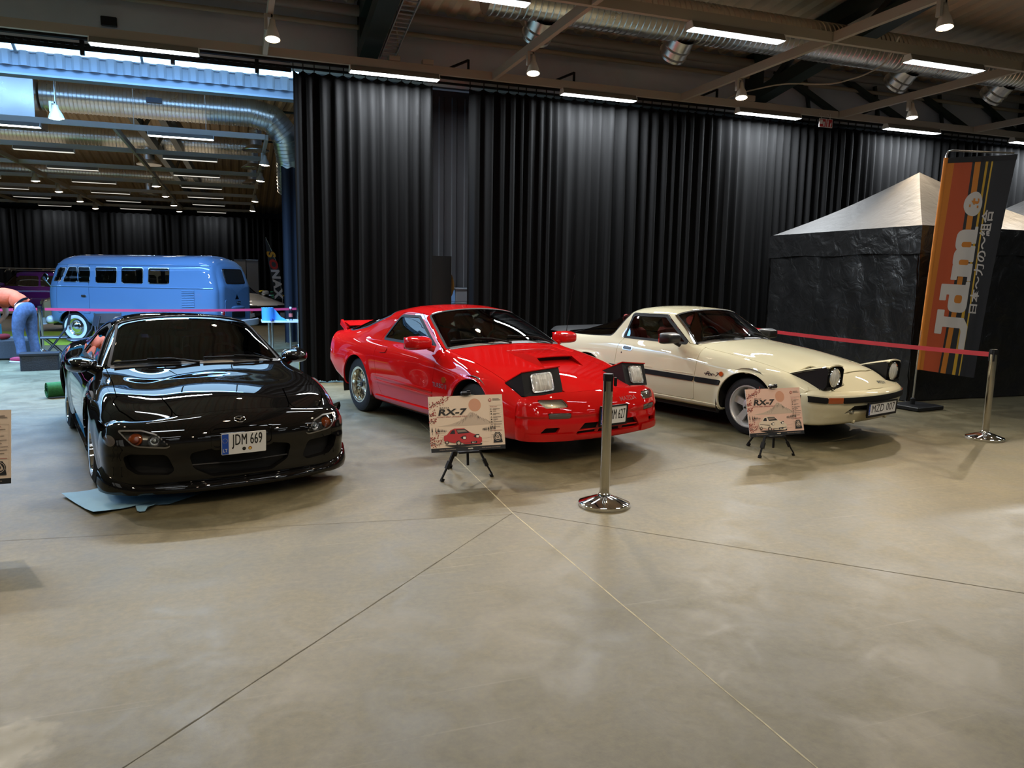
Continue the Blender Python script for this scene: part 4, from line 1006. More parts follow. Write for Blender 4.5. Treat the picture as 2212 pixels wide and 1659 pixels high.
def rear_cap(s, root, paint, lamp=True):
    """tail panel, bumper and lamps closing the back"""
    e = s.P[0]; c = np.array([e[:, 0].min()-.02, 0, .55]); b = MB()
    rows = []
    for t in (0, .06, .5, .98):
        q = e*(1-t)+c*t; q[:, 0] = e[:, 0]*(1-min(t*3, 1))+(e[:, 0].min()-.03)*min(t*3, 1); rows.append([tuple(p) for p in q])
    b.grid(rows, 0); bp = e[np.array([0, -1])]; o = b.build('rear_bumper', [paint], root)
    if lamp:
        for sg in (-1, 1):
            l = MB(); l.box((e[:, 0].min()-.035, sg*.5, .66), (.02, .38, .13), 0, None, .01); l.build('tail_light', [mat('tail_red', (.35, .01, .01), .15, coat=1)], root)

# ================================================================ cream coupe (round pop-up lamps, black side strip)
def build_fb():
    loc, rz = pose(3.0626, 8.1576, -53.474)
    root = thing('sports_car', 'cream white coupe with raised round headlights and a black side strip', 'car', loc, rz)
    cream = paintmat('cream_paint', (.66, .61, .43), .28)
    lo = [(.69, .215), (.77, .23), (.815, .34), (.832, .51), (.825, .68)]
    st = [
     ((-3.24, -3.32), [(.60, .30), (.70, .32), (.78, .42), (.80, .55), (.795, .68), (.765, .755), (.72, .795), (.66, .81), (.56, .82), (.4, .825), (.2, .83), (0, .83)]),
     (-3.0, [(.68, .23), (.77, .25), (.81, .38), (.825, .54), (.815, .68), (.785, .775), (.735, .832), (.665, .852), (.60, .862), (.42, .89), (.2, .905), (0, .91)]),
     (-2.42, [(.69, .215), (.77, .23), (.82, .36), (.83, .54), (.825, .68), (.795, .785), (.745, .852), (.68, .88), (.615, .95), (.46, 1.03), (.22, 1.06), (0, 1.065)]),
     (-2.08, lo+[(.795, .79), (.746, .86), (.685, .95), (.625, 1.07), (.47, 1.15), (.23, 1.18), (0, 1.187)]),
     (-1.90, lo+[(.795, .79), (.745, .862), (.68, 1.0), (.605, 1.135), (.46, 1.205), (.23, 1.234), (0, 1.24)]),
     (-1.6, lo+[(.795, .79), (.743, .865), (.665, 1.02), (.580, 1.168), (.46, 1.226), (.24, 1.254), (0, 1.261)]),
     ((-1.29, -1.18), lo+[(.795, .79), (.74, .864), (.655, 1.02), (.548, 1.178), (.44, 1.212), (.22, 1.238), (0, 1.244)]),
     ((-1.07, -.94), lo+[(.795, .79), (.738, .861), (.69, .945), (.612, 1.032), (.46, 1.064), (.23, 1.088), (0, 1.093)]),
     ((-.85, -.67), lo+[(.79, .785), (.752, .832), (.728, .853), (.694, .868), (.5, .895), (.25, .91), (0, .915)]),
     (-.42, [(.69, .215), (.77, .23), (.815, .35), (.834, .51), (.827, .65), (.79, .755), (.75, .80), (.69, .825), (.6, .845), (.44, .87), (.22, .887), (0, .893)]),
     (.0, [(.69, .21), (.765, .22), (.815, .35), (.835, .5), (.83, .62), (.80, .705), (.755, .745), (.685, .77), (.58, .79), (.43, .82), (.21, .842), (0, .85)]),
     (.38, [(.68, .21), (.755, .22), (.80, .34), (.822, .48), (.815, .57), (.785, .64), (.735, .675), (.66, .695), (.55, .712), (.41, .745), (.2, .765), (0, .772)]),
     ([.53]*5+[.54, .565, .60, .635, .665, .68, .685], [(.67, .205), (.745, .215), (.79, .33), (.805, .45), (.80, .53), (.77, .585), (.72, .612), (.65, .632), (.54, .648), (.4, .672), (.2, .692), (0, .698)]),
     ([.62]*5+[.66, .725, .79, .835, .87, .895, .905], [(.66, .20), (.74, .21), (.79, .32), (.805, .42), (.80, .50), (.765, .548), (.71, .552), (.64, .548), (.54, .544), (.4, .54), (.2, .538), (0, .538)]),
    ]
    A = [arch_disp(0, .30, .352, .022, .045, .6, .66), arch_disp(-2.42, .30, .352, .022, .045, .6, .66)]
    s = loft(st, sharp=(6, 8), disp=lambda P: A[1](A[0](P)))
    side = lambda poly: U(s.side(poly, 1), s.side(poly, -1)); K = s.net.shape[1]
    ws = par(s, roundpoly([(6.06, -2.93), (7.93, -2.88), (7.93, 2.88), (6.06, 2.93)], .06), .33, .165)
    wpoly = roundpoly([(-1.86, .882), (-1.845, 1.15), (-1.34, 1.155), (-.885, .876)], [.02, .04, .04, .01])
    sw = [s.side(wpoly, 1), s.side(wpoly, -1)]
    rw = par(s, roundpoly([(.75, -3.2), (1.1, -4.2), (2.0, -4.65), (2.9, -4.7), (3.25, -3.9), (3.9, -2.95), (3.9, 2.95), (3.25, 3.9), (2.9, 4.7), (2.0, 4.65), (1.1, 4.2), (.75, 3.2)], .05), .4, .16)
    cut = car_glazing(s, root, ws, sw, rw, glass('clear_car_glass', (.42, .42, .40)), M['rubber'], .014)
    archs = U(*[side(circ(x, .30, .355, 48)) for x in (0, -2.42)])
    dpoly = roundpoly([(-.655, .858), (-.665, .70), (-.70, .275), (-1.80, .275), (-1.875, .36), (-1.92, .58), (-1.90, .80), (-1.86, .872), (-1.85, 1.165), (-1.32, 1.17), (-.86, .88)], [.0, .05, .03, .1, .1, .1, .08, .01, .02, .02, .0])
    allw = U(*cut); g = .0025
    hood = s.top(symp([(-.655, .50), (-.80, .66), (-.62, .70), (-.1, .705), (.36, .70), (.40, .69), (.42, .37), (.66, .35), (.69, .2)]), .5)
    pods = U(*[s.top(roundpoly([(.36, sg*.70), (.38, sg*.36), (.80, sg*.40), (.785, sg*.60), (.70, sg*.68)], .04), .45) for sg in (-1, 1)])
    nose = s.top(symp([(.70, .18), (.672, .36), (.80, .385), (.80, .61), (.72, .69), (.78, .70), (.885, .40), (.90, .2)]), .4)
    sunp = s.top(roundpoly([(-1.80, -.38), (-1.36, -.36), (-1.36, .36), (-1.80, .38)], .05), 1.1)
    body = SUB(np.maximum(-archs, 0*s.X-1), allw)
    for q in (s.side(dpoly, 1), s.side(dpoly, -1), hood, pods, nose, sunp): body = np.maximum(body, g-q)
    panel(s, body, 'body', cream, root)
    panel(s, sunp+g, 'sunroof', cream, root, off=.001)
    panel(s, hood+g, 'hood', cream, root); panel(s, nose+g, 'nose_panel', cream, root)
    for sg in (-1, 1):
        d = panel(s, SUB(s.side(dpoly, sg)+g, allw), 'door', cream, root)
        hp = roundpoly([(-1.825, .735), (-1.655, .73), (-1.655, .785), (-1.82, .792)], .025)
        panel(s, s.side(hp, sg), 'door_handle', M['silver'], d, depth=.005, off=.003)
        panel(s, s.side(roundpoly([(-1.81, .745), (-1.67, .74), (-1.67, .776), (-1.808, .782)], .018), sg), 'door_handle', M['ink'], d, depth=.004, off=.006)
        panel(s, s.side(circ(-1.823, .70, .011, 12), sg), 'lock', M['ink'], d, depth=.003, off=.003)
        # black side strip in three lengths
        z0 = lambda x: .488-.008*(x+1.3); st_ = lambda x0, x1: [(x0, z0(x0)), (x1, z0(x1)), (x1+.02, z0(x1)+.055), (x0, z0(x0)+.055)]
        q = panel(s, s.side(st_(-1.91, -.70), sg), 'side_strip', M['rubber'], d, depth=.012, off=.011)
        panel(s, s.side(st_(-.67, -.335), sg), 'side_strip', M['rubber'], root, depth=.012, off=.011)
        panel(s, s.side(st_(-2.03, -1.93), sg), 'side_strip', M['rubber'], root, depth=.012, off=.011)
        panel(s, s.side(st_(-3.1, -2.80), sg), 'side_strip', M['rubber'], root, depth=.012, off=.011)
        panel(s, s.side([(.375, .452), (.61, .447), (.61, .50), (.365, .505)], sg), 'side_strip', M['rubber'], root, depth=.012, off=.011)
        # raised crease above the strip
        z1 = lambda x: z0(x)+.075
        panel(s, s.side([(-1.9, z1(-1.9)), (-.70, z1(-.7)), (-.70, z1(-.7)+.012), (-1.9, z1(-1.9)+.012)], sg), 'side_moulding', cream, d, depth=.006, off=.004)
        panel(s, s.side(circ(-.318, .602, .027, 20), sg), 'side_marker', M['amber'], root, depth=.012, off=.01)
        panel(s, s.side([(-2.06, .21), (-.36, .21), (-.36, .265), (-2.06, .272)], sg), 'sill_skirt', cream, root, depth=.02, off=.012)
        # bright window frame
        fr = s.side(roundpoly([(-1.885, .868), (-1.87, 1.172), (-1.33, 1.176), (-.85, .868)], .02), sg)
        panel(s, np.maximum(fr, .013-s.side(wpoly, sg)), 'window_frame', M['trim'], d, depth=.01, off=.004)
        ap = lambda a, b: par(s, [(6.0, sg*a), (7.95, sg*a), (7.95, sg*b), (6.0, sg*b)], .33, .165)
        panel(s, ap(2.98, 3.13), 'pillar_trim', M['chrome'], root, depth=.008, off=.006)
    t = MB()
    def onside(a, h):
        p, n = s.at(-.445-a*-1, .588+h, 'side', -1); return tuple(p+n*.003)
    text(t, 'Rx-7', onside, .06, 0, 0, 0, 1.5, shear=.35, bold=.02); t.add([onside(*p) for p in ((-.10, -.004), (-.02, -.004), (-.02, .006), (-.10, .004))], [(0, 1, 2, 3)])
    t.build('lettering', [M['ink']], root, recalc=False)
    t = MB()
    def onhood(a, h):
        p, n = s.at(.835+h, .235+a, 'top'); return tuple(p+n*.0015)
    text(t, 'MAZDA', onhood, .045, 0, 0, 0, 1.0, bold=.02); t.build('lettering', [M['ink']], root, recalc=False)
    # wrap-round bumper
    E = s.P[-1]; m = (np.abs(s.vk-(K-1)) <= K-1-5)
    rows = [(.945, .525, .62, .525, .785, .85), (.972, .502, .60, .51, .805, .85), (.978, .47, .60, .475, .812, .85), (.972, .435, .60, .44, .812, .85), (.965, .39, .60, .41, .81, .85), (.945, .34, .60, .35, .80, .85), (.915, .285, .60, .28, .785, .8), (.875, .225, .60, .215, .77, .8), (.78, .205, .60, .205, .68, .8)]
    f = fascia(E[m], rows, 120, 8)
    gr = f.front(roundpoly([(-.50, .325), (-.40, .405), (.40, .405), (.50, .325)], .01))
    bump = panel(f, SUB(0*f.X-1, gr), 'front_bumper', cream, root, depth=.05)
    panel(f, gr-.02, 'grille', M['dark'], bump, depth=0, off=-.05)
    for a, b in ((-.545, .545),):
        panel(f, f.front([(a, .438), (b, .438), (b, .49), (a, .49)]), 'bumper_strip', M['rubber'], bump, depth=.02, off=.018)
    for sg in (-1, 1):
        panel(f, f.front([(sg*.69, .438), (sg*.80, .445), (sg*.80, .50), (sg*.69, .49)]), 'bumper_strip', M['rubber'], bump, depth=.02, off=.014)
        o = panel(f, f.front([(sg*.685, .438), (sg*.55, .438), (sg*.55, .49), (sg*.685, .49)]), 'turn_signal', M['amber'], root, depth=.02, off=.012)
        b = MB(); b.lathe([(.0, .02), (.02, .018), (.024, 0)], 14, 0, axis='x'); b.build('fog_lamp', [M['reflector']], bump, (.90, sg*.40, .345))
        hk = MB(); hk.box((.86, sg*.30, .235), (.05, .03, .04), 0, None, .01); hk.build('tow_hook', [cream], bump)
    plate(root, (.988, .0, .362), .06, .52, .112, 'MZD 007', .014, size=.108, sx=.90)
    for sg in (-1, 1):
        # black bucket side plates, painted lid, round lamp
        yi, yo = .415, .685; p = MB()
        fi = [(.37, .675), (.775, .775), (.80, .745), (.79, .60), (.765, .56), (.45, .60)]
        for y in (yi, yo):
            p.prism(fi, y-.004, y+.004, 0, 'xz') if sg > 0 else p.prism(fi, -y-.004, -y+.004, 0, 'xz')
        p.box((.76, sg*.55, .66), (.012, .265, .21), 0); p.box((.745, sg*.55, .575), (.10, .26, .02), 0)
        o = p.build('headlight', [M['trim']], root, sharp=20)
        c = MB(); rows_ = []
        for x, z, hw in ((.365, .690, .15), (.58, .752, .147), (.775, .797, .135), (.80, .795, .12)):
            rows_.append([(x, sg*.55+k*hw, z-.018*abs(k)**3) for k in np.linspace(-1, 1, 9)])
        c.grid(rows_, 0); c.grid([[(a, b, h-.012) for a, b, h in r] for r in rows_], 0); c.grid([rows_[-1], [(a, b, h-.012) for a, b, h in rows_[-1]]], 0)
        c.build('headlight_cover', [cream], o)
        l = MB(); l.lathe([(.094, -.02), (.094, .018), (.088, .022), (.082, .012)], 36, 0, (.775, sg*.55, .672), 'x'); l.lathe([(.085, .008), (.06, -.03), (.02, -.05), (0, -.05)], 30, 1, (.775, sg*.55, .672), 'x')
        l.build('lamp_ring', [M['chrome'], M['reflector']], o)
        l = MB(); l.lathe([(.084, .016), (.05, .032), (.02, .037), (0, .038)], 36, 0, (.775, sg*.55, .672), 'x'); l.build('lamp_lens', [M['lampglass']], o)
    for sg in (-1, 1): side_mirror(root, (-1.0, sg*.90, .932), (.10, .125, .062), M['ink'], sg, (-.95, sg*.775, .86), .35)
    wsP = lambda u, k, off: (lambda i, j: tuple(s.P[i, j]+s.N[i, j]*off))(np.abs(s.ui-u).argmin(), np.abs(s.vk-(K-1)-k).argmin())
    for k0, k1 in ((-.1, -2.3), (2.4, .2)):
        wiper(root, [wsP(8.04, k0, .015), wsP(7.85, k0*.7+k1*.3, .03), wsP(7.78, k0*.4+k1*.6, .025)], [wsP(7.88, k0*.8+k1*.2, .012), wsP(7.78, k0*.4+k1*.6, .012), wsP(7.72, k1, .012)])
    panel(s, par(s, [(7.90, -2.7), (8.06, -2.7), (8.06, 2.7), (7.90, 2.7)], .33, .165), 'cowl_vent', M['trim'], root, depth=0, off=.0025)
    sp = MB()                                                 # black rear spoiler wrapping the tail
    ys = np.linspace(-.76, .76, 25)
    zz = lambda y: .862-.10*max(0, abs(y)-.55)**1.2*3; xx = lambda y: -3.32+.35*max(0, abs(y)-.6)*2
    sp.grid([[(xx(y)+.26, y, zz(y)+.012+.03*(1-abs(y)/.8)) for y in ys], [(xx(y)+.1, y, zz(y)+.055) for y in ys], [(xx(y)-.045, y, zz(y)+.062) for y in ys], [(xx(y)-.05, y, zz(y)+.045) for y in ys], [(xx(y), y, zz(y)-.05) for y in ys]], 0)
    sp.build('rear_spoiler', [M['trim']], root, sharp=50)
    an = MB(); an.tube([(-3.0, -.70, .845), (-2.99, -.70, .90), (-2.86, -.70, 1.62)], [.008, .004, .002], 6); an.build('antenna', [M['trim']], root)
    rear_cap(s, root, cream)
    underbody(root, -3.15, .62, 2.42, half=.71)
    red = mat('red_velour', (.32, .03, .02), .8); cabin(root, -.80, .875, .66, red, mat('dash_brown', (.03, .012, .01), .6), (-1.72,), False)
    pp = MB(); pp.box((-.93, .25, .905), (.02, .13, .005), 0, Matrix.Rotation(.5, 3, 'Y')); pp.build('paper_slip', [M['white']], root)
    for x in (0, -2.42):
        for sg in (-1, 1): wheel(root, x, sg*.70, .30, .212, .20, 'star', mat('white_silver_alloy', (.62, .62, .62), .35, .6), sg, .15, lip=.012)
    return root

# ================================================================ black coupe (rounded, lamps closed)
def build_fd():
    loc, rz = pose(-2.3976, 5.9516, -56.324)
    root = thing('sports_car', 'black low rounded coupe with chrome wheels, pop-up lamps closed', 'car', loc, rz)
    blk = paintmat('black_paint', (.0055, .005, .005), .2)
    lo = [(.72, .14), (.82, .15), (.85, .28), (.865, .48), (.85, .63)]
    st = [
     ((-3.26, -3.40), [(.60, .28), (.72, .3), (.80, .42), (.83, .55), (.82, .66), (.78, .735), (.72, .785), (.64, .815), (.54, .835), (.4, .845), (.2, .855), (0, .86)]),
     (-2.98, [(.7, .18), (.80, .20), (.86, .36), (.885, .52), (.875, .65), (.835, .75), (.765, .81), (.67, .845), (.56, .875), (.4, .90), (.2, .92), (0, .925)]),
     (-2.43, [(.72, .15), (.82, .16), (.87, .3), (.89, .5), (.885, .64), (.845, .755), (.765, .82), (.665, .87), (.565, .955), (.43, 1.02), (.22, 1.05), (0, 1.056)]),
     (-1.9, lo+[(.815, .735), (.75, .795), (.665, .92), (.572, 1.05), (.45, 1.12), (.24, 1.152), (0, 1.158)]),
     (-1.5, lo+[(.81, .73), (.75, .79), (.65, .96), (.56, 1.088), (.44, 1.158), (.24, 1.192), (0, 1.198)]),
     ((-1.10, -.96), lo+[(.81, .725), (.75, .785), (.66, .955), (.546, 1.118), (.43, 1.158), (.22, 1.186), (0, 1.192)]),
     ((-.78, -.62), lo+[(.81, .72), (.755, .78), (.705, .88), (.612, .985), (.45, 1.015), (.23, 1.036), (0, 1.04)]),
     ((-.48, -.27), lo[:4]+[(.85, .61), (.815, .705), (.775, .752), (.745, .785), (.70, .808), (.5, .820), (.25, .829), (0, .833)]),
     ((-.16, -.05), [(.72, .14), (.82, .15), (.85, .28), (.862, .48), (.86, .60), (.838, .685), (.795, .737), (.725, .760), (.625, .768), (.45, .763), (.24, .781), (0, .790)]),
     (.14, [(.72, .14), (.82, .15), (.85, .28), (.868, .48), (.868, .58), (.845, .655), (.795, .706), (.715, .731), (.61, .735), (.44, .733), (.23, .756), (0, .767)]),
     (.44, [(.72, .13), (.81, .14), (.845, .28), (.86, .45), (.85, .53), (.815, .605), (.76, .650), (.68, .672), (.58, .681), (.43, .690), (.22, .713), (0, .724)]),
     ([.49]*5+[.50, .535, .58, .61, .63, .645, .65], [(.70, .13), (.805, .14), (.843, .265), (.856, .41), (.848, .495), (.81, .575), (.755, .614), (.68, .630), (.58, .634), (.43, .643), (.21, .666), (0, .675)]),
     ([.54]*5+[.56, .605, .68, .735, .77, .79, .797], [(.70, .13), (.80, .14), (.84, .25), (.85, .38), (.84, .465), (.80, .545), (.745, .572), (.67, .572), (.57, .573), (.42, .588), (.2, .606), (0, .612)]),
    ]
    A = [arch_disp(0, .305, .35, .014, .06, .6, .66), arch_disp(-2.425, .305, .35, .012, .06, .6, .66)]
    s = loft(st, sharp=(7,), disp=lambda P: A[1](A[0](P)), smooth=8)
    side = lambda poly: U(s.side(poly, 1), s.side(poly, -1)); K = s.net.shape[1]
    ws = par(s, roundpoly([(5.06, -2.93), (6.93, -2.9), (6.93, 2.9), (5.06, 2.93)], .10), .42, .165)
    wpoly = roundpoly([(-1.93, .815), (-1.70, 1.03), (-1.42, 1.095), (-1.12, 1.085), (-.60, .80)], [.03, .12, .1, .06, .01])
    sw = [s.side(wpoly, 1), s.side(wpoly, -1)]
    rw = par(s, roundpoly([(1.2, -2.6), (3.2, -2.85), (3.2, 2.85), (1.2, 2.6)], .15), .5, .16)
    cut = car_glazing(s, root, ws, sw, rw, glass('blue_tint_glass', (.16, .17, .22)), M['rubber'])
    archs = U(*[side(circ(x, .305, .35, 48)) for x in (0, -2.425)])
    dpoly = roundpoly([(-.50, .80), (-.56, .60), (-.62, .20), (-1.62, .20), (-1.75, .35), (-1.87, .66), (-1.86, .86), (-1.68, 1.06), (-1.42, 1.118), (-1.1, 1.105)], [.0, .05, .05, .1, .1, .1, .05, .1, .1, .02])
    allw = U(*cut); g = .003
    cov = [s.top(roundpoly([(.34, sg*.705), (.40, sg*.60), (.44, sg*.44), (.70, sg*.405), (.775, sg*.42), (.765, sg*.52), (.70, sg*.64), (.56, sg*.715), (.42, sg*.735)], .035), .4) for sg in (-1, 1)]
    hood = s.top(symp([(-.22, .0), (-.30, .40), (-.455, .69), (0, .69), (.34, .705), (.405, .6), (.445, .44), (.70, .405), (.785, .38), (.9, 0)][1:]), .4)
    hood = np.maximum(hood, (s.ui[:, None]-11.985)*.4+0*s.X)
    body = SUB(np.maximum(-archs, 0*s.X-1), allw)
    for q in (s.side(dpoly, 1), s.side(dpoly, -1), hood, *cov): body = np.maximum(body, g-q)
    panel(s, body, 'body', blk, root); panel(s, np.maximum(hood, .003-U(*cov))+g, 'hood', blk, root, depth=.02)
    for q in cov: panel(s, q+.004, 'headlight_cover', blk, root, off=.001)
    for sg in (-1, 1):
        d = panel(s, SUB(s.side(dpoly, sg)+g, allw), 'door', blk, root)
        panel(s, s.side(roundpoly([(-1.80, .82), (-1.72, .90), (-1.69, .88), (-1.76, .81)], .01), sg), 'door_handle', M['ink'], d, depth=.004, off=.003)
        panel(s, s.side([(-1.95, .145), (-.42, .145), (-.42, .21), (-1.95, .22)], sg), 'sill_skirt', blk, root, depth=.04, off=.028)
        panel(s, s.side(circ(-.40, .58, .02, 16, .014), sg), 'side_marker', M['amber'], root, depth=.006, off=.004)
    E = s.P[-1]; m = (np.abs(s.vk-(K-1)) <= K-1-5)
    rows = [(.865, .575, .54, .535, .815, .75), (.925, .53, .53, .49, .835, .7), (.962, .48, .52, .45, .845, .66), (.972, .435, .515, .41, .85, .66), (.966, .395, .51, .37, .85, .66), (.955, .36, .51, .33, .85, .62), (.945, .29, .51, .27, .845, .62), (.945, .20, .51, .19, .842, .62), (.93, .145, .51, .14, .835, .62), (.82, .13, .5, .13, .74, .62)]
    f = fascia(E[m], rows, 140, 9)
    fogp = [roundpoly([(sg*.752, .522), (sg*.62, .525), (sg*.535, .50), (sg*.458, .418), (sg*.485, .408), (sg*.67, .425)], [.01, .05, .05, .01, .02, .08]) for sg in (-1, 1)]
    fog = [f.front(p) for p in fogp]
    duct = [f.front(roundpoly([(sg*.735, .352), (sg*.69, .372), (sg*.48, .362), (sg*.435, .25), (sg*.47, .22), (sg*.66, .232), (sg*.715, .275)], [.03, .03, .05, .03, .03, .04, .04])) for sg in (-1, 1)]
    cen = f.front(roundpoly([(-.35, .36), (-.32, .25), (-.20, .183), (.20, .183), (.32, .25), (.35, .36), (.19, .385), (-.19, .385)], [.04, .05, .05, .05, .05, .04, .01, .01]))
    rec = f.front(roundpoly([(-.20, .385), (-.20, .515), (.20, .515), (.20, .385)], .03))
    bump = panel(f, SUB(0*f.X-1, cen, *duct, *[q-.004 for q in fog]), 'front_bumper', blk, root, depth=.06)
    panel(f, U(cen, *duct)-.02, 'grille', M['dark'], bump, depth=0, off=-.07)
    # shallow plate recess with a lipped rim
    rim = np.maximum(rec-.014, -(rec+.004)); panel(f, rim, 'plate_recess', blk, bump, depth=.012, off=.008)
    gb = MB(); gb.tube([(.90, -.33, .27), (.915, 0, .262), (.90, .33, .27)], .008, 6); gb.build('grille_bar', [M['trim']], bump)
    for k, sg in enumerate((-1, 1)):
        o = panel(f, fog[k], 'fog_light', M['lens'], root, depth=.012, off=.003)
        panel(f, fog[k], 'lamp_housing', mat('lamp_grey', (.12, .12, .115), .25, .6), o, depth=0, off=-.035)
        panel(f, np.maximum(fog[k]-.002, -(fog[k]+.007)), 'lamp_rim', mat('lamp_rim_grey', (.22, .21, .20), .25, .5), o, depth=.01, off=.0045)
        for (yy, zz, mt, nm) in ((.668, .476, M['amber'], 'turn_signal_bulb'), (.555, .462, M['reflector'], 'fog_bulb')):
            p, n = f.at(sg*yy, zz, 'front'); q = MB(); p = p-n*.004
            rot = Vector(n).to_track_quat('X', 'Z').to_matrix().to_4x4(); q.xf = Matrix.Translation(p) @ rot
            q.lathe([(.046, -.03), (.044, -.022), (.034, -.026), (.028, -.012), (.014, -.004), (0, -.002)] if mt is M['amber'] else [(.042, -.012), (.04, -.016), (.028, -.03), (.012, -.034), (.011, -.012), (0, -.01)], 24, 0, axis='x'); q.xf = None
            q.build(nm, [mt], o)
        p = panel(f, f.front(circ(sg*.80, .455, .03, 20, .035)), 'side_marker', M['smoke'], root, depth=.004, off=.001)
    # badge: oval ring with a winged mark
    b = MB(); p0, n0 = f.at(-.02*0, .556, 'front'); rot = Vector(n0).to_track_quat('X', 'Z').to_matrix().to_4x4(); b.xf = Matrix.Translation(Vector(p0)+Vector(n0)*.004) @ rot
    R = 40; b.tube([(0, .038*cos(2*pi*k/R), .028*sin(2*pi*k/R)) for k in range(R)], .0035, 8, 0, False, True)
    for sg in (-1, 1):
        b.prism([(0, -.012), (sg*.010, -.004), (sg*.022, .008), (sg*.036, .006), (sg*.026, .014), (sg*.012, .008), (0, .0)], -.001, .003, 0, 'yz')
    b.xf = None; b.build('badge', [M['chrome']], bump)
    plate(root, (.990, .0, .41), .10, .30, .15, 'JDM 669', None, size=.112, sx=.82, ty=.022, stickers=True)
    # splitter lip, thicker and kicked up at the ends
    lp = MB(); sec = []
    for ph in np.linspace(-1.42, 1.42, 61):
        e = max(0, abs(ph)-.85)/.57; c = cos(ph)**.62; x = .42+(.975-.42)*c; y = .868*sin(ph); up = .085*e**1.2; th = .030+.03*e
        nx, ny = cos(ph), sin(ph); pr = [(-.10, .148), (-.015, .152+up), (.012, .140+up), (.022, .115+up*.6), (.012, .098), (-.10, .096)]
        if e > 0: pr = [(-.10, .148+up*.6), (-.018, .158+up*1.2), (.010, .145+up*1.1), (.022, .115+up*.4), (.010, .092), (-.10, .092)]
        sec.append([(x+nx*o, y+ny*o, z) for o, z in pr])
    lp.grid(sec, 0, True); lp.add(sec[0], [tuple(range(6))]); lp.add(sec[-1], [tuple(range(6))]); lp.build('front_lip', [blk], root, sharp=60)
    def fdm(sg):
        c = (-.52, sg*.845, .838); b = MB()
        def fn(x, y, z): k = 1-.35*max(0, x/.15); t = 1-.25*max(0, -sg*y/.13); return (x if x > 0 else x*.5, y*k, z*k*t)
        b.grid(superell(c, (.15, .115, .064), (.7, .7), (14, 30), fn), 0, True)
        b.tube([(c[0]+.02, sg*.80, .825), (-.48, sg*.755, .795), (-.46, sg*.72, .78)], [.045, .042, .05], 12); b.build('side_mirror', [blk], root, sharp=70)
        o = root.children[-1]; g_ = MB(); g_.grid(superell((c[0]-.075, c[1], c[2]), (.004, .095, .050), (.5, .5), (8, 20)), 0, True); g_.build('mirror_glass', [M['chrome']], o)
    for sg in (-1, 1): fdm(sg)
    wsP = lambda u, k, off: (lambda i, j: tuple(s.P[i, j]+s.N[i, j]*off))(np.abs(s.ui-u).argmin(), np.abs(s.vk-(K-1)-k).argmin())
    for k0, k1 in ((-.05, -2.7), (2.5, .1)):
        wiper(root, [wsP(7.03, k0, .012), wsP(6.88, k0*.7+k1*.3, .03), wsP(6.83, k0*.4+k1*.6, .028)], [wsP(6.90, k0*.8+k1*.2, .012), wsP(6.83, k0*.4+k1*.6, .014), wsP(6.84, k1, .012)])
    panel(s, par(s, [(6.91, -2.8), (7.05, -2.8), (7.05, 2.8), (6.91, 2.8)], .42, .165), 'cowl_vent', M['trim'], root, depth=0, off=.0025)
    rear_cap(s, root, blk); underbody(root, -3.2, .60, 2.425, .13, half=.73)
    cabin(root, -.47, .79, .66, M['cabin'], M['cabin'], (-1.45,), False)
    vm = MB(); vm.box((-.83, 0, 1.045), (.025, .21, .055), 0, None, .012); vm.bar((-.82, 0, 1.07), (-.87, 0, 1.12), .015, .015); vm.build('rear_view_mirror', [M['cabin']], root)
    stk = MB(); p = wsP(6.80, -2.55, .002); stk.add([tuple(wsP(6.80, -2.55, .003)[i]+d[i] for i in range(3)) for d in [(.018*cos(a)*-.7, .028*sin(a), .018*cos(a)*.75) for a in np.linspace(0, 2*pi, 16, endpoint=False)]], [tuple(range(16))]); stk.build('round_sticker', [mat('sticker_olive', (.16, .15, .05), .5)], root)
    ch = mat('polished_rim', (.85, .85, .86), .07, 1.)
    for x in (0, -2.425):
        for sg in (-1, 1):
            o = wheel(root, x, sg*(.745 if x == 0 else .755), .305, .238, .22, 'deep', ch, sg, -.55, lip=.022)
            o.rotation_euler = (sg*radians(3.0), 0, radians(0))
    return root

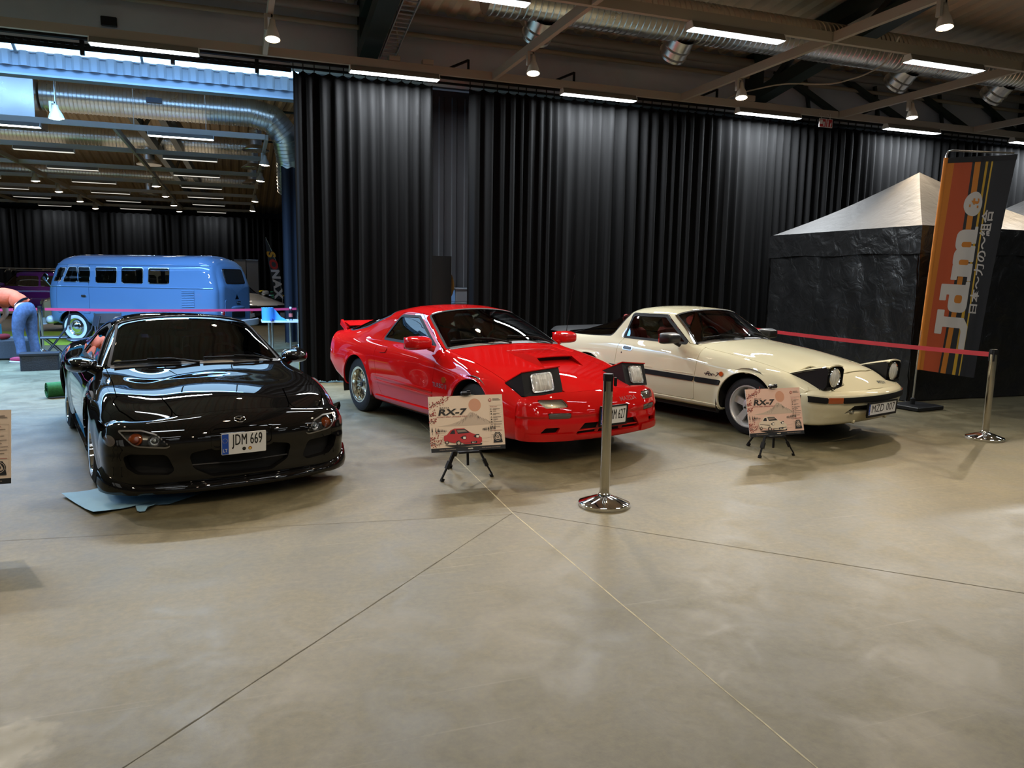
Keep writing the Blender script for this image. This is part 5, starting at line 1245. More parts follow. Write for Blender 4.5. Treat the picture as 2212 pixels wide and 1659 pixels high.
# ================================================================ blue split-window bus and the cars behind it
def build_bus():
    loc, rz = pose(-9.5014, 17.3841, 173.29); loc = (loc[0], loc[1], .0065)
    root = thing('vintage_bus', 'pale blue vintage bus with whitewall tyres behind the red tape', 'bus', loc, rz)
    blue = paintmat('bus_blue', (.095, .17, .28), .25); ivory = mat('bus_bumper', (.62, .63, .62), .35, coat=.5)
    Y = [(.70, .42), (.80, .44), (.855, .60), (.872, .88), (.868, 1.14), (.858, 1.265), (.835, 1.46), (.80, 1.69), (.68, 1.83), (.36, 1.915), (0, 1.935)]
    sc = lambda f, dz=0., zs=1.: [(y*f, (z if z < 1.3 else 1.3+(z-1.3)*zs)+dz) for y, z in Y]
    up = lambda a, b: [a]*5+[a+(b-a)*t for t in (.12, .35, .62, .85, .96, 1)]
    stn = [(up(-3.30, -3.14), sc(.80, 0, .80)), (up(-3.27, -3.08), sc(.90, 0, .88)), (up(-3.15, -2.95), sc(.97, 0, .95)), (-2.85, sc(1, 0, 1)), (-2.0, Y), (-1.0, Y), (0, Y), (up(.30, .08), sc(1, 0, .985)), (up(.47, .24), sc(.96, 0, .95)), (up(.60, .35), sc(.86, 0, .90)), (up(.68, .41), sc(.66, 0, .86)), (up(.73, .45), sc(.40, 0, .84)), (up(.74, .46), sc(.02, 0, .83))]
    s = loft(stn, nu=.03, nv=10, smooth=2); K = len(Y)
    side = lambda poly: U(s.side(poly, 1), s.side(poly, -1))
    archs = U(side(circ(0, .34, .37, 40)), side(circ(-2.42, .34, .36, 40)))
    rect = lambda x0, x1, z0=1.305, z1=1.655, r=.05: roundpoly([(x0, z0), (x1, z0), (x1, z1), (x0, z1)], r)
    wins = [rect(-1.07, -.565), rect(-1.67, -1.165), rect(-2.265, -1.775)]
    dwin = roundpoly([(-.44, 1.31), (-.165, 1.31), (-.165, 1.65), (-.44, 1.65)], .03); qwin = roundpoly([(-.145, 1.31), (.20, 1.31), (.06, 1.65), (-.145, 1.65)], .03)
    fwin = roundpoly([(.24, 1.33), (.44, 1.33), (.30, 1.63), (.10, 1.63)], .02)
    S = [s.side(p, sg) for sg in (1, -1) for p in wins]; SD = [s.side(p, sg) for sg in (1, -1) for p in (dwin, qwin)]; SF = [s.side(fwin, sg) for sg in (1, -1)]
    allw = U(*S, *SD, *SF)
    dpoly = [(-.415, .64), (-.415, 1.70), (.08, 1.70), (.33, 1.28), (.36, .80), (.36, .66)]
    body = np.maximum(-archs, -allw); g = .004
    for sg in (1, -1): body = np.maximum(body, g-np.maximum(s.side(dpoly, sg), -archs))
    panel(s, body, 'body', blue, root, depth=.02)
    for sg in (1, -1):
        d = panel(s, np.maximum(np.maximum(s.side(dpoly, sg)+g, -archs), -allw), 'door', blue, root)
        panel(s, s.side(roundpoly([(-.36, 1.005), (-.24, 1.005), (-.24, 1.045), (-.36, 1.045)], .018), sg), 'door_handle', M['chrome'], d, depth=.01, off=.02)
    wg = glass('bus_glass', (.34, .36, .37))
    for q in S+SD+SF:
        o = panel(s, q-.004, 'window', wg, root, depth=0, off=-.012); panel(s, np.maximum(q-.004, -(q+.014)), 'window_frame', M['silver'], o, depth=.012, off=.003)
    # belt moulding, gutter, cooling louvres
    for sg in (1, -1):
        for nm, z, r, x1 in (('belt_moulding', 1.23, .016, .80), ('roof_gutter', 1.705, .016, .42)):
            b = MB(); b.tube([tuple(s.at(x, z, 'side', sg)[0]) for x in np.linspace(-3.22 if z < 1.5 else -3.12, x1, 60)], r, 8); b.build(nm, [blue], root)
        for k in range(10):
            z = .84+k*.036; p0, n0 = s.at(-2.69, z, 'side', sg); b = MB(); b.prism([(0, -.004), (.014, -.004), (.002, .020), (0, .020)], -.142, .142, 0, 'xz'); b.v = [(-2.69+y, p0[1]+sg*x, z+h) for x, y, h in b.v]; b.build('louvre', [blue], root)
        panel(s, np.maximum(np.maximum(s.side(circ(0, .34, .40, 40), sg), -archs), -allw), 'arch_lip', blue, root, depth=.02, off=.015)
    # rear face with window, lid, lamps, plate
    e = s.P[0]; b = MB(); rows_ = []
    for t, dx in ((0, 0), (.03, 0), (.06, 0), (.12, 0), (.25, 0), (.4, 0), (.6, 0), (.8, 0), (.99, 0)):
        c = np.array([0, 0, 1.1]); q = e*(1-t)+c*t; k_ = min(1, t/.12); q[:, 0] = e[:, 0]*(1-k_)+np.where(q[:, 2] < 1.27, -3.352, -3.352+(q[:, 2]-1.27)*.30)*k_; rows_.append([tuple(p) for p in q])
    b.grid(rows_); b.build('rear_panel', [blue], root, sharp=60)
    fx = lambda z: -3.352 if z < 1.27 else -3.352+(z-1.27)*.30
    def rp(poly, d0, name, m_, par_, off=0.):
        b = MB(); n = len(poly); F_ = [(fx(z)-off, y, z) for y, z in poly]; R_ = [(fx(z)-off+d0, y, z) for y, z in poly]
        b.add(F_+R_, [tuple(range(n))]+[(i, (i+1) % n, n+(i+1) % n, n+i) for i in range(n)]); return b.build(name, [m_], par_, sharp=40)
    rr = lambda y0, y1, z0, z1, r: roundpoly([(y0, z0), (y1, z0), (y1, z1), (y0, z1)], r)
    o = rp(rr(-.45, .45, 1.33, 1.655, .07), .06, 'rear_window', M['silver'], root, .004); rp(rr(-.42, .42, 1.355, 1.63, .06), .02, 'pane', M['ink'], o, .010)
    o = rp(rr(-.56, .56, .50, .99, .08), .02, 'engine_lid', blue, root, .012); h = MB(); h.box((fx(.9)-.03, 0, .93), (.04, .16, .03), 0, None, .01); h.build('lid_handle', [M['chrome']], o)
    h = MB(); h.grid(superell((fx(.8)-.01, 0, .80), (.05, .30, .05), (.8, .8), (8, 20)), 0, True); h.build('lid_bulge', [blue], o)
    o = rp(rr(-.30, .30, .60, .72, .01), .01, 'license_plate', M['ink'], root, .03)
    for sg in (1, -1):
        b = MB(); b.lathe([(.055, 0), (.05, -.03), (0, -.045)], 20, 0, (fx(.7), sg*.66, .70), 'x'); o = b.build('tail_light', [mat('tail_red', (.30, .012, .012), .15, coat=1)], root)
        b = MB(); b.lathe([(.062, .005), (.062, -.01), (.052, -.015)], 20, 0, (fx(.7), sg*.66, .70), 'x'); b.build('lamp_rim', [M['chrome']], o)
    def bumper(x, sgn):
        b = MB(); G = []
        for k in range(17):
            y = -.88+1.76*k/16; xx = x+sgn*(.10-.10*(abs(y)/.88)**4); G.append([(xx, y, .38), (xx+sgn*.03, y, .40), (xx+sgn*.03, y, .52), (xx, y, .54)])
        b.grid(G); return b.build('bumper', [ivory], root)
    bumper(-3.40, -1); bumper(.69, 1)
    for sg in (1, -1):
        b = MB(); b.grid(superell((.69, sg*.60, .48), (.10, .14, .09), (.8, .8), (8, 16)), 0, True); b.build('overrider', [ivory], root)
        b = MB(); b.lathe([(.085, .0), (.08, .012), (0, .02)], 20, 0, (.46, sg*1.02, 1.42), 'x'); b.bar((.46, sg*1.02, 1.34), (.44, sg*.88, 1.20), .012, .012); b.build('side_mirror', [M['chrome']], root)
        b = MB(); b.lathe([(.10, 0), (.095, .03), (0, .06)], 24, 0, (.60, sg*.55, .90), 'x'); b.build('headlight', [M['chrome']], root)
    b = MB(); b.box((-1.2, 0, .42), (3.9, 1.0, .14)); b.box((-1.2, 0, .42), (1.6, 1.5, .14)); b.build('underbody', [M['under']], root)
    st_ = mat('bus_trim_grey', (.30, .30, .29), .7)
    b = MB()
    for x in (-.55, -1.2, -1.9): b.box((x, 0, .80), (.45, 1.3, .2), 0, None, .05); b.box((x-.22, 0, 1.08), (.14, 1.3, .45), 0, None, .05)
    b.build('bench_seats', [st_], root)
    for x in (0, -2.42):
        for sg in (-1, 1): wheel(root, x, sg*.715, .335, .215, .16, 'steel', ivory, sg)
    return root
build_bus()

def blockcar(name, label, cat, loc, rz, L_, W_, H_, col, wb, glassz, roofx, suv=False, extra=None, rim='star'):
    """background car with a shaped body, glazing, wheels and lamps"""
    root = thing(name, label, cat, loc, rz); pm_ = paintmat(name+'_paint', col, .3); w_ = W_/2; h = H_; f0, f1 = .92, L_-.92-wb
    zb = glassz; lo = [(.80*w_, .22), (.93*w_, .25), (w_, .45), (w_, .6*zb+.1), (.98*w_, zb-.06)]
    xr, xf, xa, xb = roofx
    T = lambda e, c, zc: lo+[(.92*w_, zb), (e*w_, c), (e*.72*w_, zc), (0, zc+.012)]
    hz = zb*.80
    N_ = lambda k, z_: [(y*k, min(z, z_-.05)) for y, z in lo]+[(.86*w_*k, z_-.02), (.72*w_*k, z_), (.4*w_*k, z_+.015), (0, z_+.02)]
    stn = [(-wb-f1, N_(.86, zb*(1.0 if suv else .92))), (-wb-f1*.7, N_(1, zb*(1.05 if suv else 1.0))), (xr, T(.84, zb+.06, zb+.08) if not suv else T(.80, zb+.3, zb+.34)), (xa, T(.74, h-.09, h-.01)), (xb, T(.74, h-.09, h)), (xf, N_(1, zb+.02)), (.1, N_(1, hz+.06)), (.55, N_(.97, hz)), (f0, N_(.82, hz*.86))]
    s = loft(stn, sharp=(5,), nu=.06, nv=4, smooth=2)
    side = lambda p, sg: s.side(p, sg)
    ww = roundpoly([(xr+.15, zb+.02), (xa+.05, h-.13), (xb-.05, h-.13), (xf-.22, zb+.03)], .04)
    mid = (xa+xb)/2-.05; allw = U(*[np.maximum(side(ww, sg), .03-abs(s.X-mid)) for sg in (1, -1)]); K = s.net.shape[1]
    ws = par(s, [(4.08, -2.9), (4.94, -2.9), (4.94, 2.9), (4.08, 2.9)], .8, .2); archs = U(*[side(circ(x, .33, .37, 32), sg) for x in (0, -wb) for sg in (1, -1)])
    panel(s, np.maximum(np.maximum(-archs, -allw), -ws), 'body', pm_, root, depth=.02)
    gm_ = M['ink']; 
    for sg in (1, -1): panel(s, np.maximum(side(ww, sg), .03-abs(s.X-mid)), 'side_window', mat('privacy_glass', (.01, .01, .012), .05, coat=1), root, depth=0, off=-.006)
    panel(s, ws, 'windshield', M['dglass'], root, depth=0, off=-.006)
    for P_, nm in ((s.P[-1], 'front_bumper'), (s.P[0], 'rear_bumper')):
        sg = 1 if nm[0] == 'f' else -1; b = MB(); c = np.array([P_[:, 0].mean()+sg*.06, 0, .45]); R_ = []
        for t in (0, .05, .4, .98): q = P_*(1-t)+c*t; q[:, 0] = P_[:, 0]+sg*.07*min(1, t*6); R_.append([tuple(p) for p in q])
        b.grid(R_); o = b.build(nm, [pm_], root, sharp=60)
        for k in (-1, 1):
            l = MB(); l.box((P_[:, 0].mean()+sg*.075, k*w_*.58, hz*.80 if sg > 0 else zb*.8), (.03, .34, .11), 0, None, .02); l.build('headlight' if sg > 0 else 'tail_light', [M['reflector'] if sg > 0 else mat('tail_red', (.3, .01, .01), .2)], root)
        if sg > 0:
            l = MB(); l.box((P_[:, 0].mean()+sg*.075, 0, .38), (.03, w_*1.0, .16), 0, None, .03); l.build('grille', [M['dark']], o)
    underbody(root, -wb-f1+.1, f0-.15, wb, .2, half=w_-.15)
    for x in (0, -wb):
        for sg in (-1, 1): wheel(root, x, sg*(w_-.12), .33, .225, .2, rim, M['silver'], sg, .1)
    for sg in (1, -1):
        b = MB(); b.grid(superell((xf-.1, sg*(w_+.08), zb+.08), (.09, .10, .065), (.6, .6), (8, 14)), 0, True); b.bar((xf-.1, sg*(w_-.06), zb+.03), (xf-.1, sg*(w_+.05), zb+.07), .04, .03); b.build('side_mirror', [pm_], root)
    if extra: extra(root, s, h)
    return root
def rack(root, s, h):
    for y in (-.5, .5):
        b = MB(); b.tube([(-.75, y, h-.02), (-.8, y, h+.06), (-2.3, y, h+.06), (-2.35, y, h-.02)], .02, 8); b.build('roof_rail', [M['silver']], root)
    b = MB()
    b.box((-1.3, 0, h+.12), (1.7, 1.15, .03))
    for x in (-.9, -1.9): b.bar((x, -.55, h+.075), (x, .55, h+.075), .05, .04)
    b.build('roof_platform', [mat('rack_tan', (.35, .27, .17), .6)], root)
blockcar('suv', 'purple car with a loaded roof rack behind the bus nose', 'car', (-8.3, 31.2, .0), radians(184), 4.4, 1.82, 1.50, (.09, .014, .16), 2.65, .98, (-3.05, -.62, -2.35, -1.15), True, rack)
blockcar('sedan', 'cream car half hidden behind the front of the blue bus', 'car', (-3.95, 23.6, 0), radians(190), 4.4, 1.75, 1.62, (.62, .52, .34), 2.5, 1.14, (-2.9, -.65, -2.2, -1.3))
def old_plate(root, s, h):
    b = MB(); b.box((.99, 0, .50), (.06, 1.45, .22), 0, None, .03); b.build('bumper', [M['trim']], root)
    plate(root, (1.03, -.05, .52), 0, .48, .11, '13003', None, lt=False, size=.12, sx=.8, inv=True)
blockcar('sports_car', 'low silver white car to the right of the blue bus', 'car', (.42, 25.3, 0), radians(-64), 4.3, 1.7, 1.25, (.60, .60, .58), 2.5, .88, (-3.0, -.75, -2.2, -1.4), False, old_plate)
def livery(root, s, h):
    cols = [(.65, .5, .02), (.02, .06, .35), (.02, .25, .12), (.6, .6, .6), (.35, .05, .3)]; rr = np.random.default_rng(4); mats = [mat('livery_%d' % i, c, .35) for i, c in enumerate(cols)]
    for k in range(26):
        x = rr.uniform(-2.9, .7); z = rr.uniform(.35, .8); l = rr.uniform(.15, .5); t = rr.uniform(.05, .13)
        for sg in (1, -1):
            S_ = s.side([(x, z), (x+l*.6, z+t*.2), (x+l, z+t*1.3), (x+l*.3, z+t)], sg)
            if (S_ < 0).sum() > 3: panel(s, S_, 'livery_patch', mats[k % 5], root, depth=0, off=.004+.0006*k)
blockcar('racing_car', 'black racing car with colourful splash livery beside the tall flag', 'car', (1.15, 35.6, 0), radians(-6), 4.4, 1.78, 1.38, (.012, .016, .016), 2.55, .92, (-3.0, -.7, -2.2, -1.4), False, livery)

# ================================================================ stanchions and belts
def stanchion(x, y, label, h=.93, belt_to=None, group='chrome belt posts', col=None):
    t = thing('stanchion', label, 'barrier post', (x, y, 0), 0, group)
    b = MB(); b.lathe([(.0, .0), (.178, .0), (.18, .006), (.18, .022), (.172, .03), (.045, .072), (.042, .08)], 48); b.build('base', [M['chrome']], t)
    b = MB(); b.lathe([(.032, .07), (.034, .075), (.034, h-.01)], 32); b.lathe([(.04, .07), (.04, .085), (.034, .09)], 24); b.build('post', [M['steel']], t)
    b = MB(); b.lathe([(.0355, h-.05), (.0365, h-.012), (.034, h), (0, h)], 28)
    for k in range(4):
        a = pi/4+k*pi/2; b.bar((.034*cos(a), .034*sin(a), h-.12), (.034*cos(a), .034*sin(a), h-.01), .013, .012)
    b.build('head', [M['trim']], t)
    b = MB(); b.box((.05, .0, h-.055), (.02, .028, .062), 0, None, .004); b.build('belt_clip', [M['trim']], t)
    return t
s1 = stanchion(2.377, 4.614, 'chrome barrier post standing alone in front of the red car'); s1.rotation_euler = (0, 0, -.35)
stanchion(7.222, 5.549, 'chrome barrier post at the right holding the red belt')
stanchion(7.30, 9.95, 'barrier post behind the cream car at the far end of the red belt')
beltm = mat('red_belt', (.42, .012, .02), .6); beltp = mat('pink_red_belt', (.50, .03, .09), .6)
def belt(a, z, zz, label, m_, sag=.03, h=.048):
    b = MB(); A, Z = Vector((*a, zz)), Vector((*z, zz)); d = (Z-A).normalized(); n = Vector((-d.y, d.x, 0))*.0012; G = []
    for i in range(41):
        p = A.lerp(Z, i/40); p.z -= sag*4*(i/40)*(1-i/40); up = Vector((0, 0, h/2)); G.append([p-n-up, p-n+up, p+n+up, p+n-up])
    b.grid(G, 0, True); return tag(b.build('barrier_belt', [m_], sharp=30), label, 'belt')
belt((7.225, 5.592), (7.30, 9.908), .875, 'red belt stretched from the right chrome post to behind the cream car', beltm, .02)
stanchion(-3.50, 16.45, 'grey barrier post behind the bending person', .90); stanchion(1.22, 16.8, 'barrier post at the right end of the pink-red tape, beside the curtain', .90)
belt((-3.42, 16.455), (1.178, 16.797), .84, 'pink-red tape running across the front of the blue bus', beltp, .03, .05)
belt((-8, 16.2), (-3.542, 16.45), .84, 'pink-red tape section behind the bending person', beltp, .03, .05)

# ================================================================ poster boards on easels
paper = [mat('poster_sand', srgb(226, 205, 184), .5), mat('poster_pink', srgb(228, 190, 172), .5)]
def board(x, y, zb, label, kind, legs=True, W_=.60, H_=.43, tilt=radians(15)):
    t = thing('poster_board', label, 'sign', (x, y, zb))
    R = Matrix.Rotation(-tilt, 4, 'X'); pl = lambda e: (lambda a, h: tuple(R @ Vector((a, -e, h))))
    b = MB(); b.xf = R; b.box((W_/2, .0026, H_/2), (W_, .005, H_)); b.build('panel', [M['white']], t)
    C = {}; mats = [paper[0 if kind == 'red' or kind == 'black' else 1], mat('print_ink', srgb(30, 27, 27), .5), mat('print_red', srgb(150, 42, 40), .5), mat('print_sun', srgb(208, 152, 124), .5), mat('print_grey', srgb(140, 124, 112), .5), mat('print_lightgrey', srgb(196, 176, 158), .5), mat('print_car', srgb(186, 48, 52) if kind != 'white' else srgb(222, 206, 184), .5), mat('print_white', srgb(236, 228, 214), .5), mat('print_dark', srgb(28, 30, 34), .45)]
    b = MB(); k = [.0008]
    def poly(p, mi): k[0] += .000012; b.add([pl(k[0])(x_*W_, y_*H_) for x_, y_ in p], [tuple(range(len(p)))], mi)
    def rect(x0, y0, x1, y1, mi): poly([(x0, y0), (x1, y0), (x1, y1), (x0, y1)], mi)
    ell = lambda cx, cy_, r, mi, n=28, ry=None: poly(circ(cx, cy_, r, n, (ry or r)*W_/H_), mi)
    def tx(s_, x_, y_, size, mi, **kw):
        k[0] += .000012; text(b, s_, pl(k[0]), size*H_, mi, x_*W_, y_*H_, **kw)
    rect(0, 0, 1, 1, 0); rect(0, 0, 1, .075, 8)
    rr = random.Random(5)
    # lake, hills, trees, mountain, sun
    ell(.615, .82, .085, 3)
    poly([(.17, .46), (.30, .50), (.40, .545), (.47, .60), (.52, .665), (.545, .69), (.585, .69), (.62, .655), (.70, .58), (.80, .52), (.86, .49), (.70, .47)], 5)
    for i in range(46):
        f = rr.random(); x0 = .545+(.04+.0)*rr.random()+(-.20 if rr.random() < .5 else .22)*f; y0 = .675-.17*f+rr.uniform(-.02, .02)
        poly([(x0, y0), (x0+.004, y0), (x0+(x0-.56)*.22, y0-.05-.03*rr.random())], 1 if rr.random() < .55 else 4)
    poly([(.10, .46), (.22, .48), (.34, .47), (.48, .475), (.62, .47), (.80, .48), (.90, .465), (.80, .455), (.4, .45)], 5)
    for sgx, x0, x1 in ((0, .02, .22), (1, .70, .88)):
        for i in range(26):
            x_ = rr.uniform(x0, x1); hgt = rr.uniform(.03, .08)*((1-(x_-x0)/(x1-x0)) if not sgx else (x_-x0)/(x1-x0))+.015; poly([(x_-.006, .36), (x_+.006, .36), (x_, .36+hgt+.02)], 1 if i % 2 else 4)
            if i % 2: poly([(x_-.004, .35), (x_+.004, .35), (x_, .35-hgt*.7)], 4)
    for i in range(40): x_, y_ = rr.uniform(.03, .86), rr.uniform(.11, .34); rect(x_, y_, x_+rr.uniform(.02, .09), y_+.004, 5)
    # blossom sprigs
    def sprig(x0, y0, dx, dy, n):
        for i in range(n):
            f = i/n; x_, y_ = x0+dx*f, y0+dy*f+.02*sin(9*f); poly([(x_, y_), (x_+dx/n*1.1, y_+dy/n*1.1), (x_+dx/n*1.1, y_+dy/n*1.1+.008*(1-f)+.003), (x_, y_+.008*(1-f)+.003)], 1)
            for q in range(3): ell(x_+rr.uniform(-.03, .03), y_+rr.uniform(-.05, .06), rr.uniform(.004, .009), 2, 7)
    sprig(.01, .80, .27, .17, 20); sprig(.01, .64, .07, .07, 7); sprig(.01, .52, .08, .06, 7); sprig(.005, .14, .14, .02, 9); sprig(.01, .18, .08, .14, 9)
    # title
    tx('MAZDA', .205, .79, .038, 1, space=1.5, bold=.01); tx('RX-7', .295, .705, .155, 1, shear=.18, bold=.028, sx=1.55); tx('ROTARY SPIRIT. JAPANESE SOUL', .30, .625, .029, 2, bold=.012, sx=1.35)
    # printed car, three-quarter front
    X = lambda p: [(.165+.52*a, .075+.36*c_) for a, c_ in p]; cb = 6
    poly(X([(.02, .12), (.30, .0), (.98, .06), (1.0, .14), (.4, .12)]), 1)
    for cx_, cy__ in ((.09, .26), (.39, .20)): ell(.165+.52*cx_, .075+.36*cy__, .034 if cx_ > .2 else .024, 1, 24); ell(.165+.52*cx_, .075+.36*cy__, .020 if cx_ > .2 else .014, 5, 20)
    up_ = [(.02, .58), (.10, .64), (.20, .86), (.30, .93), (.55, .92), (.72, .68), (.88, .55), (.99, .42), (.995, .22), (.93, .10), (.55, .13), (.44, .24), (.40, .34), (.34, .30), (.30, .20), (.14, .28), (.10, .36), (.05, .30), (.015, .38)]
    poly(X(up_[::1]), cb)
    poly(X([(.335, .88), (.57, .885), (.69, .68), (.38, .66)]), 8); poly(X([(.17, .67), (.235, .84), (.30, .86), (.31, .66)]), 8); poly(X([(.36, .84), (.56, .85), (.62, .75), (.38, .72)]), 4)
    for q in ((.49, .42, .07), (.83, .46, .06)):
        if kind == 'white': poly(X([(q[0]-.06, q[1]+.06), (q[0]+.03, q[1]+.15), (q[0]+.07, q[1]+.14), (q[0]+.06, q[1]-.02), (q[0], q[1]-.03)]), 8); ell(.165+.52*(q[0]+.03), .075+.36*(q[1]+.05), .017, 7, 16)
        else: poly(X([(q[0]-.06, q[1]+.04), (q[0]+.02, q[1]+.13), (q[0]+.10, q[1]+.13), (q[0]+.10, q[1]-.05), (q[0]+.02, q[1]-.06)]), 8); poly(X([(q[0]+.02, q[1]+.08), (q[0]+.085, q[1]+.08), (q[0]+.085, q[1]-.03), (q[0]+.02, q[1]-.03)]), 7)
    poly(X([(.50, .20), (.98, .26), (.98, .23), (.50, .16)]), 8 if kind == 'white' else 2)
    poly(X([(.70, .13), (.86, .15), (.86, .26), (.70, .24)]), 8); tx('RX-7', .57, .142, .03, 7, bold=.02)
    if kind == 'white': poly(X([(.06, .50), (.40, .42), (.40, .385), (.06, .47)]), 8)
    # specification column
    ell(.825, .90, .020, 2, 24); ell(.825, .90, .012, 0, 20)
    for i, (a, l) in enumerate(((.915, .09), (.893, .11))): rect(.86, a, .86+l, a+.010, 4)
    rect(.808, .80, .985, .803, 4); rect(.808, .165, .810, .80, 5); rect(.983, .165, .985, .80, 5); rect(.808, .165, .985, .167, 5)
    tx('SPECIFICATIONS', .868, .775, .019, 2, bold=.01)
    for i in range(8):
        y_ = .735-.045*i-(.012 if i > 2 else 0); ell(.832, y_, .009, 1 if i % 3 else 4, 10); l = (.10, .05, .09, .11, .07, .12, .115, .09)[i]; rect(.855, y_-.002, .855+l, y_+.006, 4); 
        if i in (0, 2, 3, 4): rect(.855, y_-.018, .855+l*.5, y_-.011, 4)
        rect(.85, y_-.026, .975, y_-.0245, 5)
    rect(.825, .338, .97, .345, 2)
    # rotary engine emblem
    poly([(.84, .12), (.855, .27), (.87, .305), (.93, .305), (.945, .27), (.965, .12)], 8)
    ell(.90, .22, .058, 8, 30, .060); ell(.90, .22, .050, 5, 30, .052); ell(.90, .22, .046, 8, 30, .047)
    T3 = lambda r, a0: [(.90+r*cos(a0+2*pi*q/24)*(1-.16*cos(3*(2*pi*q/24))), .22+r*sin(a0+2*pi*q/24)*W_/H_*(1-.16*cos(3*(2*pi*q/24)))) for q in range(24)]
    poly(T3(.034, pi/2+pi/3), 5); ell(.90, .22, .018, 8, 20); ell(.90, .22, .010, 5, 16)
    tx('TIMELESS PERFORMANCE', .215, .038, .022, 5, space=1.25); tx('mazda', .52, .040, .036, 7, bold=.03); tx('TRUE JAPANESE ENGINEERING', .80, .038, .022, 5, space=1.2)
    b.build('print', mats, t, recalc=False)
    if legs:
        e = thing('easel', 'black folding tripod easel holding %s' % ('the red car poster' if kind == 'red' else 'the cream car poster' if kind == 'white' else 'the poster at the left edge'), 'easel', (x, y, 0))
        tops = [(W_*.40, .062, zb+.10), (W_*.58, .062, zb+.10), (W_*.52, .14, zb+.20)]; 
        feet = legs
        for (a, f) in zip(tops, feet):
            A, Fv = Vector(a), Vector(f); m_ = A.lerp(Fv, .60); n_ = A.lerp(Fv, .66); q = MB()
            q.bar(A, m_, .020, .016); l = q.build('leg', [M['trim']], e); q = MB(); q.bar(A.lerp(Fv, .55), A.lerp(Fv, .72), .034, .026); q.build('leg_clamp', [M['trim']], l)
            q = MB(); q.bar(m_, Fv-Vector((0, 0, -.02)), .014, .012); q.bar(A.lerp(Fv, .93), Fv, .026, .024); q.build('leg_tip', [M['rubber']], l)
        q = MB(); q.bar((W_*.5, .062, zb+.12), (W_*.5, .14, zb+H_*.97), .02, .014); q.bar((W_*.5, .055, zb+.12), (W_*.515, .06, zb-.13), .018, .012); q.build('mast', [M['trim']], e)
        q = MB(); q.bar((W_*.36, .02, zb-.012), (W_*.64, .02, zb-.012), .07, .012); q.build('ledge', [M['trim']], e)
        hk = MB(); hk.box((W_*.5, .110, zb+H_*.966+.018), (.075, .05, .022), 0, None, .006); hk.box((W_*.5+.02, .10, zb+H_*.966+.03), (.025, .02, .02)); hk.build('top_clip', [M['trim']], e)
    return t
board(1.352, 5.50, .238, 'poster board with a red car print on a sand background', 'red', [(.09, .03, 0), (.51, .06, 0), (.26, .42, 0)])
board(4.28, 5.52, .192, 'poster board with a cream car print on a pinkish background', 'white', [(.10, -.02, 0), (.47, -.03, 0), (.32, .44, 0)])
board(-1.87, 5.00, .338, 'cropped poster board at the left edge beside the black car', 'black', [(.09, .03, 0), (.47, .06, 0), (.26, .42, 0)])

# ================================================================ tents
tentm = noisy(mat('tent_black', (.0085, .0085, .009), .32), 3, .2, 1., bscale=4.5, bdist=.028)
def tent(x, y, w_, label, ph=3.28, ze=2.33, zv=1.98, seed=2):
    t = thing('gazebo_tent', label, 'tent', (x, y, 0)); rr = np.random.default_rng(seed)
    b = MB(); n = 16; c = Vector((w_/2, w_/2, ph))
    cor = [Vector(p) for p in ((0, 0, ze), (w_, 0, ze), (w_, w_, ze), (0, w_, ze))]
    for i in range(4):
        A, B_ = cor[i], cor[(i+1) % 4]; G = []
        for q in range(n+1):
            f = q/n; row = []
            for j in range(n+1):
                p = A.lerp(B_, j/n).lerp(c, f); sag = -.10*sin(pi*f)*(1-.45*abs(2*j/n-1))-.05*sin(pi*j/n)*(1-f)**2*0; p.z += sag-.0; row.append(p)
            G.append(row)
        b.grid(G)
    b.build('roof', [noisy(mat('tent_roof', (.030, .0275, .0265), .6, sheen=.1), 2.5, .15, .3, bscale=5, bdist=.04)], t, sharp=60)
    b = MB(); z_ = np.linspace(zv, ze+.01, 4)
    loop = [cor[i].lerp(cor[(i+1) % 4], j/20) for i in range(4) for j in range(20)]
    b.grid([[(p.x+(p.x-w_/2)*.008, p.y+(p.y-w_/2)*.008, h+.012*sin(k*.7)*(1 if h < zv+.05 else 0)) for h in z_] for k, p in enumerate(loop+loop[:1])]); b.build('valance', [tentm], t, sharp=60)
    for i, (A, B_) in enumerate(zip(cor, cor[1:]+cor[:1])):
        if i == 1: continue
        nrm = Vector((0, -1, 0)) if i == 0 else (Vector((0, 1, 0)) if i == 2 else Vector((-1, 0, 0))); b = MB(); m_ = 46; G = []
        sm = rr.normal(0, 1, (m_+1, 24)); 
        for _ in range(2): sm = (sm+np.roll(sm, 1, 0)+np.roll(sm, -1, 0)+np.roll(sm, 1, 1)+np.roll(sm, -1, 1))/5
        for j in range(m_+1):
            p = A.lerp(B_, j/m_); G.append([(p+nrm*(-.02+.020*sm[j, k]+.012*sin(j*.55+k*.11)))*1 for k in range(24)])
            for k in range(24): G[-1][k] = Vector((G[-1][k].x, G[-1][k].y, .012+(zv+.05)*(1-k/23)))
        b.grid(G); b.build('side_wall', [tentm], t, sharp=60)
    for p in cor:
        b = MB(); q = p+(c-p)*.035; b.bar((q.x, q.y, 0), (q.x, q.y, ze-.03), .035, .035); b.build('leg', [M['silver']], t)
    return t
tent(8.43, 7.65, 3.0, 'black gazebo tent behind the banner with a pointed roof', seed=2)
tent(11.55, 7.65, 3.0, 'second black gazebo tent cut off by the right edge', seed=6)

